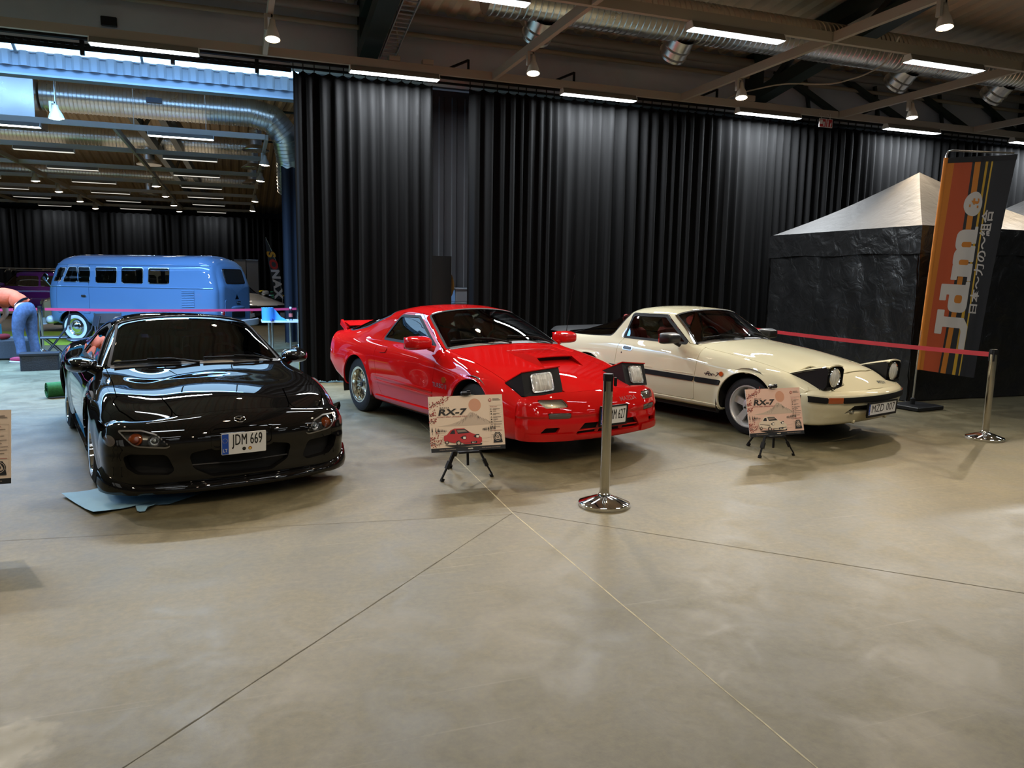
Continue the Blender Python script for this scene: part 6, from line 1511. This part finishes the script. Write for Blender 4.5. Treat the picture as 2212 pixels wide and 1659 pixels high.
# ================================================================ banner flag
def banner():
    t = thing('banner_flag', 'orange and dark grey rectangular banner with white lettering, by the tent', 'banner', (8.1, 7.22, 0))
    tl, tr, br, bl = [Vector(p) for p in ((.18, 0, 3.12), (1.27, -.05, 3.23), (.96, -.02, .37), (.03, 0, .50))]
    def pt(a, h, e=0.):                                    # a across 0..1, h up 0..1
        p = bl.lerp(br, a).lerp(tl.lerp(tr, a), h); wv = .020*sin(a*7+h*3)+.012*sin(a*17-h*4)*(.4+.6*(1-h)); return Vector((p.x, p.y+wv-e, p.z))
    cols = [srgb(222, 134, 46), srgb(206, 92, 52), srgb(48, 48, 52), srgb(226, 140, 52), srgb(48, 48, 52), srgb(226, 178, 56), srgb(48, 48, 52), srgb(232, 190, 70), srgb(52, 52, 57), srgb(228, 220, 214), srgb(40, 40, 44)]
    mats = [mat('banner_%d' % i, c, .7) for i, c in enumerate(cols)]; eds = [0, .085, .345, .385, .475, .565, .610, .665, .690, 1.0]
    b = MB(); nh = 50
    for k in range(9):
        n = max(2, int((eds[k+1]-eds[k])/.03)); b.grid([[pt(eds[k]+(eds[k+1]-eds[k])*i/n, j/nh) for j in range(nh+1)] for i in range(n+1)], k)
    b.grid([[pt(i/20, .975+.025*j, .006) for j in range(2)] for i in range(21)], 10); b.build('cloth', mats, t, sharp=180, recalc=False)
    tw = (br-bl).length; th = (tl-bl).length; NA, NH = 110, 280
    sf = Surf(np.array([[tuple(pt(i/NA, j/NH)) for j in range(NH+1)] for i in range(NA+1)]), np.arange(NA+1.), np.zeros(NH+1), 2)
    sf.N = np.where((sf.N[..., 1] > 0)[..., None], -sf.N, sf.N); GA, GH = np.meshgrid(np.linspace(0, tw, NA+1), np.linspace(0, th, NH+1), indexing='ij')
    A = lambda x0, y0, x1, y1: [(x0, y0), (x1, y0), (x1, y1), (x0, y1)]; k = tw*.40
    def letter(polys, base, y0, holes=(), mi=9, off=.004):   # letters read upwards: their x runs up the cloth, their y to the left
        LX, LY = (GH-y0)/k, (base-GA)/k; S_ = U(*[sdf(LX, LY, p) for p in polys])
        for h in holes: S_ = np.maximum(S_, -sdf(LX, LY, h))
        return panel(sf, S_, 'lettering', mats[mi], t, depth=0, off=off)
    rp_ = roundpoly
    J = [A(-.02, .80, .78, 1.04), A(.22, .10, .56, 1.0), rp_([(-.46, -.20), (.30, -.20), (.56, 0), (.56, .3), (.22, .3), (.22, .08), (.1, .04), (-.46, .04)], .06)]
    D = [rp_(A(.0, -.04, .80, .74), .24), A(.56, -.04, .90, 1.04), A(.36, .82, .90, 1.04), A(.6, -.04, 1.0, .14)]
    Mm = [A(.06, -.04, .42, .74), A(-.06, .58, .42, .78), rp_(A(.30, .1, .98, .80), .26), A(.62, -.04, .98, .6), rp_(A(.86, .1, 1.56, .80), .26), A(1.20, -.04, 1.56, .6), A(-.08, -.04, .48, .12), A(.54, -.04, 1.04, .12), A(1.12, -.04, 1.66, .12)]
    mh = [rp_(A(.43, .18, .60, .60), .08), A(.49, -.06, .53, .3), rp_(A(1.0, .18, 1.17, .60), .08), A(1.06, -.06, 1.10, .3)]; dh = [rp_(A(.30, .20, .56, .54), .10)]
    base = tw*.60; y0 = th*.185
    letter(J, base, y0); letter(D, base, y0+.72*k, dh); letter(Mm, base, y0+1.82*k, mh)
    letter(dh, base, y0+.72*k, (), 3, .0035)
    for h in mh[::2]: letter([h], base, y0+1.82*k, (), 3, .0035)
    cc = (tw*.46, th*.785); panel(sf, sdf(GA, GH, circ(*cc, tw*.155, 40)), 'lettering', mats[9], t, depth=0, off=.004)
    b = MB(); pl = lambda e: (lambda a, h: tuple(pt(a/tw, h/th, e)))
    v, f = text_geo('lt', tw*.22, bold=.03, shear=.1); put2d(b, [(cc[0]+tw*.01-yy, cc[1]+xx) for xx, yy in v], f, pl(.008), 3)
    b.build('lettering', mats, t, recalc=False); b = MB()
    v, f = text_geo('日本～力の～組合', tw*.175, bold=.022); L0 = max(x for x, y in v)-min(x for x, y in v)
    put2d(b, [(tw*.745-yy*1.05, th*.52+xx*(th*.47/L0)) for xx, yy in v], f, pl(.008), 9)
    b.build('lettering', mats, t, recalc=False)
    b = MB(); b.tube([(-.02, .02, .05), (-.005, .02, .5), (.165, .02, 3.14), (.19, .02, 3.2), (.25, .02, 3.215), (1.24, -.03, 3.245)], .012, 10); b.build('pole', [M['silver']], t)
    b = MB(); b.grid([[(bl.lerp(tl, j/30).x-.016+.028*cos(q), .02+.022*sin(q), bl.lerp(tl, j/30).z) for q in np.linspace(0, 2*pi, 12)] for j in range(31)]); b.build('pole_sleeve', [mats[0]], t)
    b = MB(); b.box((.02, .0, .03), (.50, .42, .05), 0, Matrix.Rotation(.12, 3, 'Z'), .008); b.lathe([(.03, .05), (.03, .13), (.015, .14)], 14, 0, (-.02, .02, 0)); b.build('base', [M['trim']], t)
banner()

# ================================================================ fire point sign on the track
t = thing('fire_sign', 'red and white fire equipment sign hanging from the curtain track', 'sign', (9.53, 10.80, 4.20))
b = MB(); b.box((0, 0, .07), (.28, .012, .14)); b.build('panel', [M['white']], t)
fr_ = mat('fire_red', (.45, .02, .025), .5); b = MB(); pl = lambda e: (lambda a, h: (a, -.007-e, h))
for x0, x1 in ((-.132, -.006), (.006, .132)): put2d(b, *quadm(x0, .008, x1, .132), pl(0), 0)
put2d(b, *quadm(-.128, .05, -.07, .12), pl(.001), 1); put2d(b, *quadm(-.06, .02, -.03, .09), pl(.001), 1)
put2d(b, *quadm(.028, .014, .052, .10), pl(.001), 1); put2d(b, *quadm(.03, .104, .05, .118), pl(.001), 1); put2d(b, circ(.04, .07, .006, 10), [tuple(range(10))], pl(.002), 0)
put2d(b, [(.085, .015), (.10, .015), (.115, .06), (.112, .1), (.10, .06), (.09, .08)], [tuple(range(6))], pl(.001), 1)
b.build('pictogram', [fr_, M['white']], t, recalc=False)
for x in (-.09, .09):
    for dx in (-.03, .03): b = MB(); b.bar((x, 0, .14), (x+dx, .04, .235), .004, .004); b.build('wire', [M['white']], t)

# ================================================================ behind the gap: panel, disc, crates
b = MB(); b.box((3.10, 12.0, .95), (.35, .03, 1.9), 0, Matrix.Rotation(-.0, 3, 'Y')); tag(b.build('leaning_panel', [M['ink']]), 'narrow black panel standing in the gap of the curtain', 'panel')
b = MB(); b.lathe([(0, -.02), (.36, -.02), (.36, .02), (0, .02)], 48, 0, axis='y'); o = b.build('round_board', [noisy(mat('ochre', (.20, .10, .012), .6), 4, .3)], None, (2.99, 12.10, 1.43)); tag(o, 'ochre yellow round board behind the black panel', 'board')
cr = mat('crate_grey', srgb(150, 158, 168), .5); names_ = ['bottom', 'second', 'third', 'fourth', 'fifth', 'topmost']
for k in range(6):
    b = MB(); z = .232*k; b.box((3.60, 12.25, z+.105), (.46, .40, .208), 0, None, .01); b.box((3.60, 12.25, z+.217), (.49, .43, .026), 0, None, .006)
    o = b.build('crate', [cr]); tag(o, 'grey plastic crate in the curtain gap, %s of the stack' % names_[k], 'crate', 'stacked grey crates')

# ================================================================ left: paper, roll, basket, chairs, table, plinth, flags
pb = noisy(mat('blue_paper', srgb(140, 184, 210), .7), 3, .06)
def sheet(corners, label, z, seed, curl=0.):
    c = [Vector((*p, 0)) for p in corners]; b = MB(); n = 16; G = []; rr = np.random.default_rng(seed); a = rr.uniform(0, 6, 4)
    for i in range(n+1):
        row = []
        for j in range(n+1):
            p = c[0].lerp(c[1], i/n).lerp(c[3].lerp(c[2], i/n), j/n); e = max(0, abs(i/n-.5)*2-.55)*max(0, (j/n-.5)*2)
            p.z = z+.004*(1+sin(6*i/n+a[0])*sin(5*j/n+a[1]))+curl*max(0, (i/n-.75)*4)*(j/n)+.02*e; row.append(p)
        G.append(row)
    b.grid(G); return tag(b.build('paper_sheet', [pb], sharp=180), label, 'paper')
sheet([(-.78, 6.12), (-.20, 5.80), (-.48, 5.45), (-1.0, 5.70)], 'blue paper sheet partly under the nose of the black car', .001, 1)
sheet([(-.90, 6.05), (-.58, 5.52), (-.92, 5.36), (-1.20, 5.89)], 'blue paper sheet on top, its corner towards the camera', .012, 2)
sheet([(-.70, 5.55), (-.55, 5.52), (-.60, 5.34), (-.66, 5.33)], 'small torn flap of blue paper in front of the sheets', .006, 3, .02)
gr_ = noisy(mat('green_carpet', (.012, .10, .022), .95), 60, .3); b = MB(); sp_ = []
for k in range(90): a = k*.21; r = .030+.00085*k; sp_.append((r*cos(a), r*sin(a)))
G = [[(x_, p[0], p[1]+.11) for p in sp_] for x_ in (0, .7, 1.4)]; b.grid(G); G2 = [[(x_, p[0]*.93, p[1]*.93+.11) for p in sp_] for x_ in (0, 1.4)]; b.grid(G2)
for x_ in (0, 1.4): b.grid([[(x_, p[0], p[1]+.11) for p in sp_], [(x_, p[0]*.93, p[1]*.93+.11) for p in sp_]])
o = b.build('rolled_carpet', [gr_], None, (-2.25, 10.62, 0), (0, 0, radians(24)), sharp=60); tag(o, 'rolled green carpet on the floor left of the black car', 'carpet')
t = thing('basket', 'black rattan style storage box with lid on the floor', 'box', (-2.98, 13.80, 0), radians(8)); bmk = noisy(mat('basket_black', (.010, .011, .013), .6), 70, .4, .5)
b = MB(); b.prism(roundpoly([(-.26, -.18), (.26, -.18), (.26, .18), (-.26, .18)], .03), 0, .24, 0); b.build('body', [bmk], t)
b = MB(); b.prism(roundpoly([(-.27, -.19), (.27, -.19), (.27, .19), (-.27, .19)], .03), .24, .27, 0); b.build('lid', [mat('lid_black', (.013, .014, .016), .5)], t)
b = MB(); b.box((.262, 0, .19), (.01, .10, .03), 0, None, .003); b.build('handle_hole', [M['dark']], t)
def chair(x, y, rz_, label):
    t = thing('folding_chair', label, 'chair', (x, y, 0), rz_, 'black folding chairs by the bus'); mk = mat('chair_black', (.018, .02, .024), .4) if 'chair_black' not in bpy.data.materials else bpy.data.materials['chair_black']
    b = MB(); b.box((0, 0, .45), (.40, .38, .025), 0, None, .01); b.build('seat', [mk], t)
    b = MB(); G = [[(-.205-.03*(1-(k/8*2-1)**2)-.03*j, -.20+.40*k/8, .66+.17*j) for j in (0, .5, 1)] for k in range(9)]; b.grid(G); b.grid([[(p[0]-.012, p[1], p[2]) for p in r] for r in G]); b.build('backrest', [mk], t)
    for sy in (-1, 1):
        b = MB(); b.tube([(-.25, sy*.205, .84), (-.19, sy*.205, .60), (.24, sy*.205, .012)], .011, 8); b.build('leg', [mk], t)
        b = MB(); b.tube([(.14, sy*.18, .44), (-.02, sy*.18, .28), (-.26, sy*.18, .012)], .011, 8); b.build('leg', [mk], t)
    for p, q in (((.24, -.205, .012), (.24, .205, .012)), ((-.26, -.18, .012), (-.26, .18, .012))):
        b = MB(); b.tube([p, q], .010, 8); b.build('stretcher', [mk], t)
chair(-2.93, 14.60, radians(190), 'folding chair right behind the bending person')
chair(-2.42, 14.05, radians(200), 'middle folding chair seen from the side in front of the bus wheel')
chair(-2.12, 14.78, radians(-80), 'folding chair with its back to the black car roof')
t = thing('side_table', 'small white topped table with steel legs beside the curtain', 'table', (.80, 16.0, 0)); 
b = MB(); b.prism(roundpoly([(-.36, -.30), (.36, -.30), (.36, .30), (-.36, .30)], .03), .615, .65, 0); b.build('table_top', [mat('table_white', (.72, .76, .80), .4)], t)
for x_ in (-.22, -.16, .2): b = MB(); b.tube([(x_, -.1 if x_ < 0 else .1, .615), (x_, -.1 if x_ < 0 else .1, .012)], .022, 12); b.build('leg', [M['silver']], t)
rb = mat('blue_roll_paper', (.06, .30, .72), .7)
t = thing('paper_roll', 'bright blue paper roll unrolling on the small table', 'paper roll', (.56, 15.85, .651)); b = MB(); b.lathe([(.03, 0), (.115, 0), (.115, .255), (.03, .255), (.03, 0)], 28); b.build('roll', [rb], t)
b = MB(); b.grid([[(x_, y_, z_) for y_ in (0, .02)] for x_, z_ in ()] or [[(.10, .03, .25), (.10, .03, .0)], [(.16, .0, .19), (.16, .0, .0)], [(.24, -.05, .08), (.24, -.05, .0)], [(.36, -.08, .012), (.36, -.08, .0)]]); b.build('loose_end', [rb], t)
t = thing('water_bottle', 'clear water bottle with white cap on the small table', 'bottle', (1.0, 15.85, .651)); b = MB(); b.lathe([(0, 0), (.036, 0), (.038, .02), (.036, .19), (.022, .235), (.018, .24)], 20); b.build('body', [glass('bottle_clear', (.75, .8, .85))], t)
b = MB(); b.lathe([(.022, .235), (.022, .27), (0, .272)], 16); b.build('cap', [M['white']], t); b = MB(); b.lathe([(.0385, .07), (.0385, .14)], 20); b.build('label_band', [mat('label_red', (.5, .12, .1), .5)], t)
b = MB(); b.prism([(-.02, -.02), (.01, -.03), (.05, -.01), (.055, .015), (.02, .02), (-.01, .03)], 0, .03, 0); b.prism([(0, -.03), (.03, -.035), (.03, 0), (.01, .0)], .03, .05, 0); o = b.build('crumpled_wrapper', [mat('wrapper_blue', (.03, .08, .4), .4)], None, (.62, 15.70, .651)); tag(o, 'crumpled blue wrapper at the front edge of the small table', 'wrapper')
o = MB().box((.93, 12.05, .14), (.12, .10, .28), 0, None, .02).build('yellow_box', [mat('yellow_green', (.55, .58, .06), .6)]); tag(o, 'small yellow-green box on the floor at the curtain edge', 'box')
o = MB().box((-4.15, 15.75, .18), (1.35, .75, .36), 0, None, .03).build('plinth', [noisy(mat('plinth_grey', (.05, .055, .06), .85), 40, .2)]); tag(o, 'dark grey felt block in front of the bending person', 'block')
b = MB(); b.prism([(-10.5, 18.0), (-1.6, 18.4), (-.3, 20.5), (-1.0, 22.0), (-9.5, 23.0)], .0015, .006, 0); tag(b.build('lime_carpet', [noisy(mat('lime', (.30, .36, .015), .9), 50, .15)]), 'lime green carpet under the blue bus', 'carpet')
def rollup(x, y, label, rz_):
    t = thing('roll_up_banner', label, 'banner', (x, y, 0), rz_); b = MB(); b.box((0, 0, 1.06), (.40, .006, 1.98)); b.build('sheet', [mat('banner_grey', (.10, .093, .082), .7) if 'banner_grey' not in bpy.data.materials else bpy.data.materials['banner_grey']], t)
    b = MB(); b.box((0, 0, .035), (.40, .20, .07), 0, None, .02); b.build('base', [M['silver']], t); b = MB(); b.box((0, 0, 2.06), (.41, .02, .025)); b.build('top_bar', [M['silver']], t)
rollup(.13, 29.4, 'left dark grey roll-up banner behind the bus', .15); rollup(.55, 29.35, 'right dark grey roll-up banner next to the bus', .05)
# feather flag with brand lettering
t = thing('feather_flag', 'tall black feather flag with red, yellow and white lettering', 'flag', (1.62, 33.0, 0)); mats = [M['ink'], mat('flag_red', (.60, .03, .02), .6), mat('flag_yellow', (.80, .45, .03), .6), M['white']]
cx_ = lambda h: -.45*((h-.3)/2.7)**1.0+.10*sin(pi*(h-.3)/2.7) if h > .3 else 0; wd = lambda h: .36*min(1, (3.05-h)/1.1)**.6
b = MB(); b.grid([[(cx_(h)-wd(h)*.5+wd(h)*q, .0+.02*sin(h*3), h) for q in (0, .5, 1)] for h in np.linspace(.55, 3.03, 26)]); 
for i, ch in enumerate('SONAX'):
    h0 = 2.36-i*.40; v, f = text_geo(ch, .50, bold=.05)
    b.add([(cx_(h0-x_)+y_*.85, -.03+.02*sin(h0*3), h0-x_) for x_, y_ in v], f, [2, 1, 3, 3, 3][i])
b.build('cloth', mats, t, recalc=False); b = MB(); b.tube([(0.16, 0, .02), (.15, 0, .6), (-.02, 0, 2.0), (-.45, 0, 3.05)], .015, 8); b.build('pole', [M['silver']], t); b = MB(); b.box((.16, 0, .015), (.5, .5, .03)); b.build('base', [M['trim']], t)
b = MB(); b.grid([[(-4.72+.55*q-.05*h/2.5, 16.6+.03*sin(q*9), h) for q in np.linspace(0, 1, 9)] for h in np.linspace(.3, 2.52, 12)])
t = thing('teal_banner', 'teal banner stand cut off at the left edge', 'banner', (0, 0, 0)); b.build('cloth', [mat('teal', (.005, .075, .09), .6)], t)
b = MB(); b.box((-4.5, 16.6, .02), (.6, .4, .04)); b.tube([(-4.7, 16.63, .04), (-4.77, 16.63, 2.52)], .015, 8); b.build('stand', [M['silver']], t)

# ================================================================ person bending over the block
def skin(name, pts, edges, mats, parent, sub=2, root=0):
    """grow a limb tree: pts = [(x, y, z, rx, ry)]"""
    me = bpy.data.meshes.new(name); me.from_pydata([p[:3] for p in pts], edges, []); me.update(); o = bpy.data.objects.new(name, me); COL.objects.link(o)
    m = o.modifiers.new('s', 'SKIN'); m.use_smooth_shade = True; m.branch_smoothing = .3
    for i, p in enumerate(pts):
        v = me.skin_vertices[0].data[i]; v.radius = (p[3], p[4] if len(p) > 4 else p[3]); v.use_root = i == root
    ss = o.modifiers.new('u', 'SUBSURF'); ss.levels = sub; ss.render_levels = sub
    bpy.context.view_layer.update(); dg = bpy.context.evaluated_depsgraph_get(); nm = bpy.data.meshes.new_from_object(o.evaluated_get(dg)); nm.name = name
    bpy.data.objects.remove(o); nm.polygons.foreach_set('use_smooth', [True]*len(nm.polygons)); nm.materials.clear()
    return link(name, nm, mats, parent)
def person():
    # local frame: x = the way the person faces, y = the person's left
    root = thing('person', 'person in an orange t-shirt and blue jeans bending over the grey block', 'person', (-3.45, 15.02, 0), radians(158))
    sk = noisy(mat('skin', (.50, .27, .19), .55), 20, .08); sh = noisy(mat('orange_shirt', (.62, .105, .035), .85), 14, .12, .4, bscale=9); jn = noisy(mat('blue_jeans', (.05, .078, .14), .85), 22, .3, .5, bscale=10)
    hair = noisy(mat('grey_hair', (.18, .17, .16), .8), 60, .4, .5); red = mat('red_shoe', (.32, .02, .05), .6); wht = mat('shoe_sole', (.55, .5, .48), .6)
    Lp = [(.0, 0, .97, .07, .08), (.16, 0, 1.07, .075, .085), (.36, 0, 1.13, .09, .10), (.52, 0, 1.11, .10, .11), (.62, 0, 1.07, .055), (.72, 0, 1.02, .085, .078), (.80, 0, .97, .095, .08), (.86, 0, .91, .06)]
    E_ = [(i, i+1) for i in range(7)]; pts = list(Lp)
    def limb(a, chain):
        prev = a
        for c in chain: pts.append(c); E_.append((prev, len(pts)-1)); prev = len(pts)-1
        return prev
    hands = []
    for sy in (1, -1):
        limb(0, [(-.02, sy*.10, .93, .09), (.02 if sy > 0 else -.05, sy*.12, .52, .068), (-.03 if sy > 0 else -.10, sy*.13, .14, .045), (-.02 if sy > 0 else -.09, sy*.13, .07, .045), (.10 if sy > 0 else .03, sy*.14, .045, .038)])
        e = limb(3, [(.46, sy*.19, 1.07, .062), (.46, sy*.23, .80, .044), (.60, sy*.20, .63, .030), (.64, sy*.195, .58, .032)]); hands.append((.64, sy*.195, .58, sy))
    for hx, hy, hz, sy in hands:                             # palm, four fingers, thumb
        base = len(pts)-1
    body = skin('body', pts, E_, [sk], root)
    for hx, hy, hz, sy in hands:
        hp = [(hx-.02, hy, hz+.03, .028, .022), (hx+.03, hy, hz-.03, .040, .018), (hx+.045, hy, hz-.06, .040, .016)]; he = [(0, 1), (1, 2)]
        for k in range(4):
            oy = (-.027+.018*k); ln = (.062, .075, .07, .055)[k]
            i = len(hp); hp += [(hx+.05, hy+oy, hz-.072, .0095), (hx+.05+ln*.35, hy+oy*1.05, hz-.072-ln*.5, .009), (hx+.04+ln*.3, hy+oy*1.05, hz-.072-ln*.95, .008)]; he += [(2, i), (i, i+1), (i+1, i+2)]
        i = len(hp); hp += [(hx+.02, hy-sy*.04, hz-.025, .012), (hx+.045, hy-sy*.055, hz-.06, .010), (hx+.055, hy-sy*.05, hz-.09, .009)]; he += [(1, i), (i, i+1), (i+1, i+2)]
        skin('hand', hp, he, [sk], body)
    # face and ear details on the turned-down head
    b = MB()
    for sy in (1, -1): b.grid(superell((.74, sy*.082, 1.0), (.028, .012, .036), (.8, .8), (6, 10)), 0, True)
    b.grid(superell((.875, 0, .955), (.03, .018, .022), (.9, .9), (6, 10)), 0, True); b.build('ears_and_nose', [sk], body)
    b = MB()
    for sy in (1, -1): b.grid(superell((.858, sy*.034, .985), (.012, .014, .010), (1, 1), (5, 8)), 0, True)
    b.build('eyes', [M['ink']], body); b = MB(); b.box((.878, 0, .905), (.012, .045, .008)); b.build('mouth', [mat('lip', (.35, .1, .09), .5)], body)
    b = MB(); b.grid(superell((.745, 0, 1.045), (.115, .092, .085), (.9, .9), (10, 18)), 0, True); b.build('hair', [hair], root)
    skin('t_shirt', [(-.02, 0, .985, .15, .17), (.04, 0, 1.03, .158, .17), (.16, 0, 1.085, .155, .175), (.36, 0, 1.135, .165, .19), (.50, 0, 1.12, .125, .14), (.575, 0, 1.085, .085)] + [(.46, .19, 1.075, .085), (.46, .225, .90, .078), (.46, -.19, 1.075, .085), (.46, -.225, .90, .078), (.11, 0, .96, .10, .15)], [(0, 1), (1, 2), (2, 3), (3, 4), (4, 5), (4, 6), (6, 7), (4, 8), (8, 9), (1, 10)], [sh], root)
    jp = [(.02, 0, .985, .165, .178), (-.03, 0, .93, .168, .180)]; je = [(0, 1)]
    for sy in (1, -1):
        i = len(jp); f = 0 if sy > 0 else -.07
        jp += [(-.03+f*.3, sy*.105, .86, .142), (.01+f*.8, sy*.12, .68, .108), (.03+f, sy*.125, .50, .088), (-.01+f, sy*.13, .28, .078), (-.02+f, sy*.13, .10, .080)]; je += [(1, i), (i, i+1), (i+1, i+2), (i+2, i+3), (i+3, i+4)]
    skin('jeans', jp, je, [jn], root)
    skin('belt', [(.005, 0, .972, .172, .185), (.04, 0, 1.0, .172, .185)], [(0, 1)], [M['trim']], root)
    for sy in (1, -1):
        f = 0 if sy > 0 else -.07; b = MB(); c = (.035+f, sy*.135, .055)
        b.grid(superell(c, (.155, .052, .052), (.6, .75), (10, 20), lambda x, y, z: (x, y*(1-.12*x/.15), z*(1-.45*max(0, x/.155)))), 0, True); o = b.build('shoe', [red], root)
        b = MB(); b.grid(superell((c[0], c[1], .016), (.162, .056, .016), (.4, .7), (6, 20)), 0, True); b.build('sole', [wht], o)
    # the helmet and the cloth in the hands
    t = thing('helmet', 'grey green bicycle helmet lying on the block at the left edge', 'helmet', (-4.14, 15.60, .361)); b = MB(); b.grid(superell((0, 0, .07), (.14, .11, .10), (.9, .9), (10, 20), lambda x, y, z: (x, y, max(z, -.07))), 0, True); b.build('shell', [mat('helmet_green', (.05, .10, .10), .4)], t)
    b = MB()
    for k in range(-2, 3): b.tube([(-.13, k*.03, .10), (0, k*.045, .172), (.13, k*.03, .10)], .008, 6)
    b.build('strap', [M['white']], t)
    b = MB(); b.grid(superell((0, 0, .05), (.09, .07, .05), (.8, .8), (8, 14), lambda x, y, z: (x+.01*sin(30*y), y+.01*sin(40*x), z)), 0, True); tag(b.build('red_cloth', [mat('dark_red_cloth', (.22, .02, .03), .9)], None, (-3.86, 15.44, .361)), 'dark red cloth under the hands of the bending person', 'cloth')
person()

build_fc(); build_fb(); build_fd()
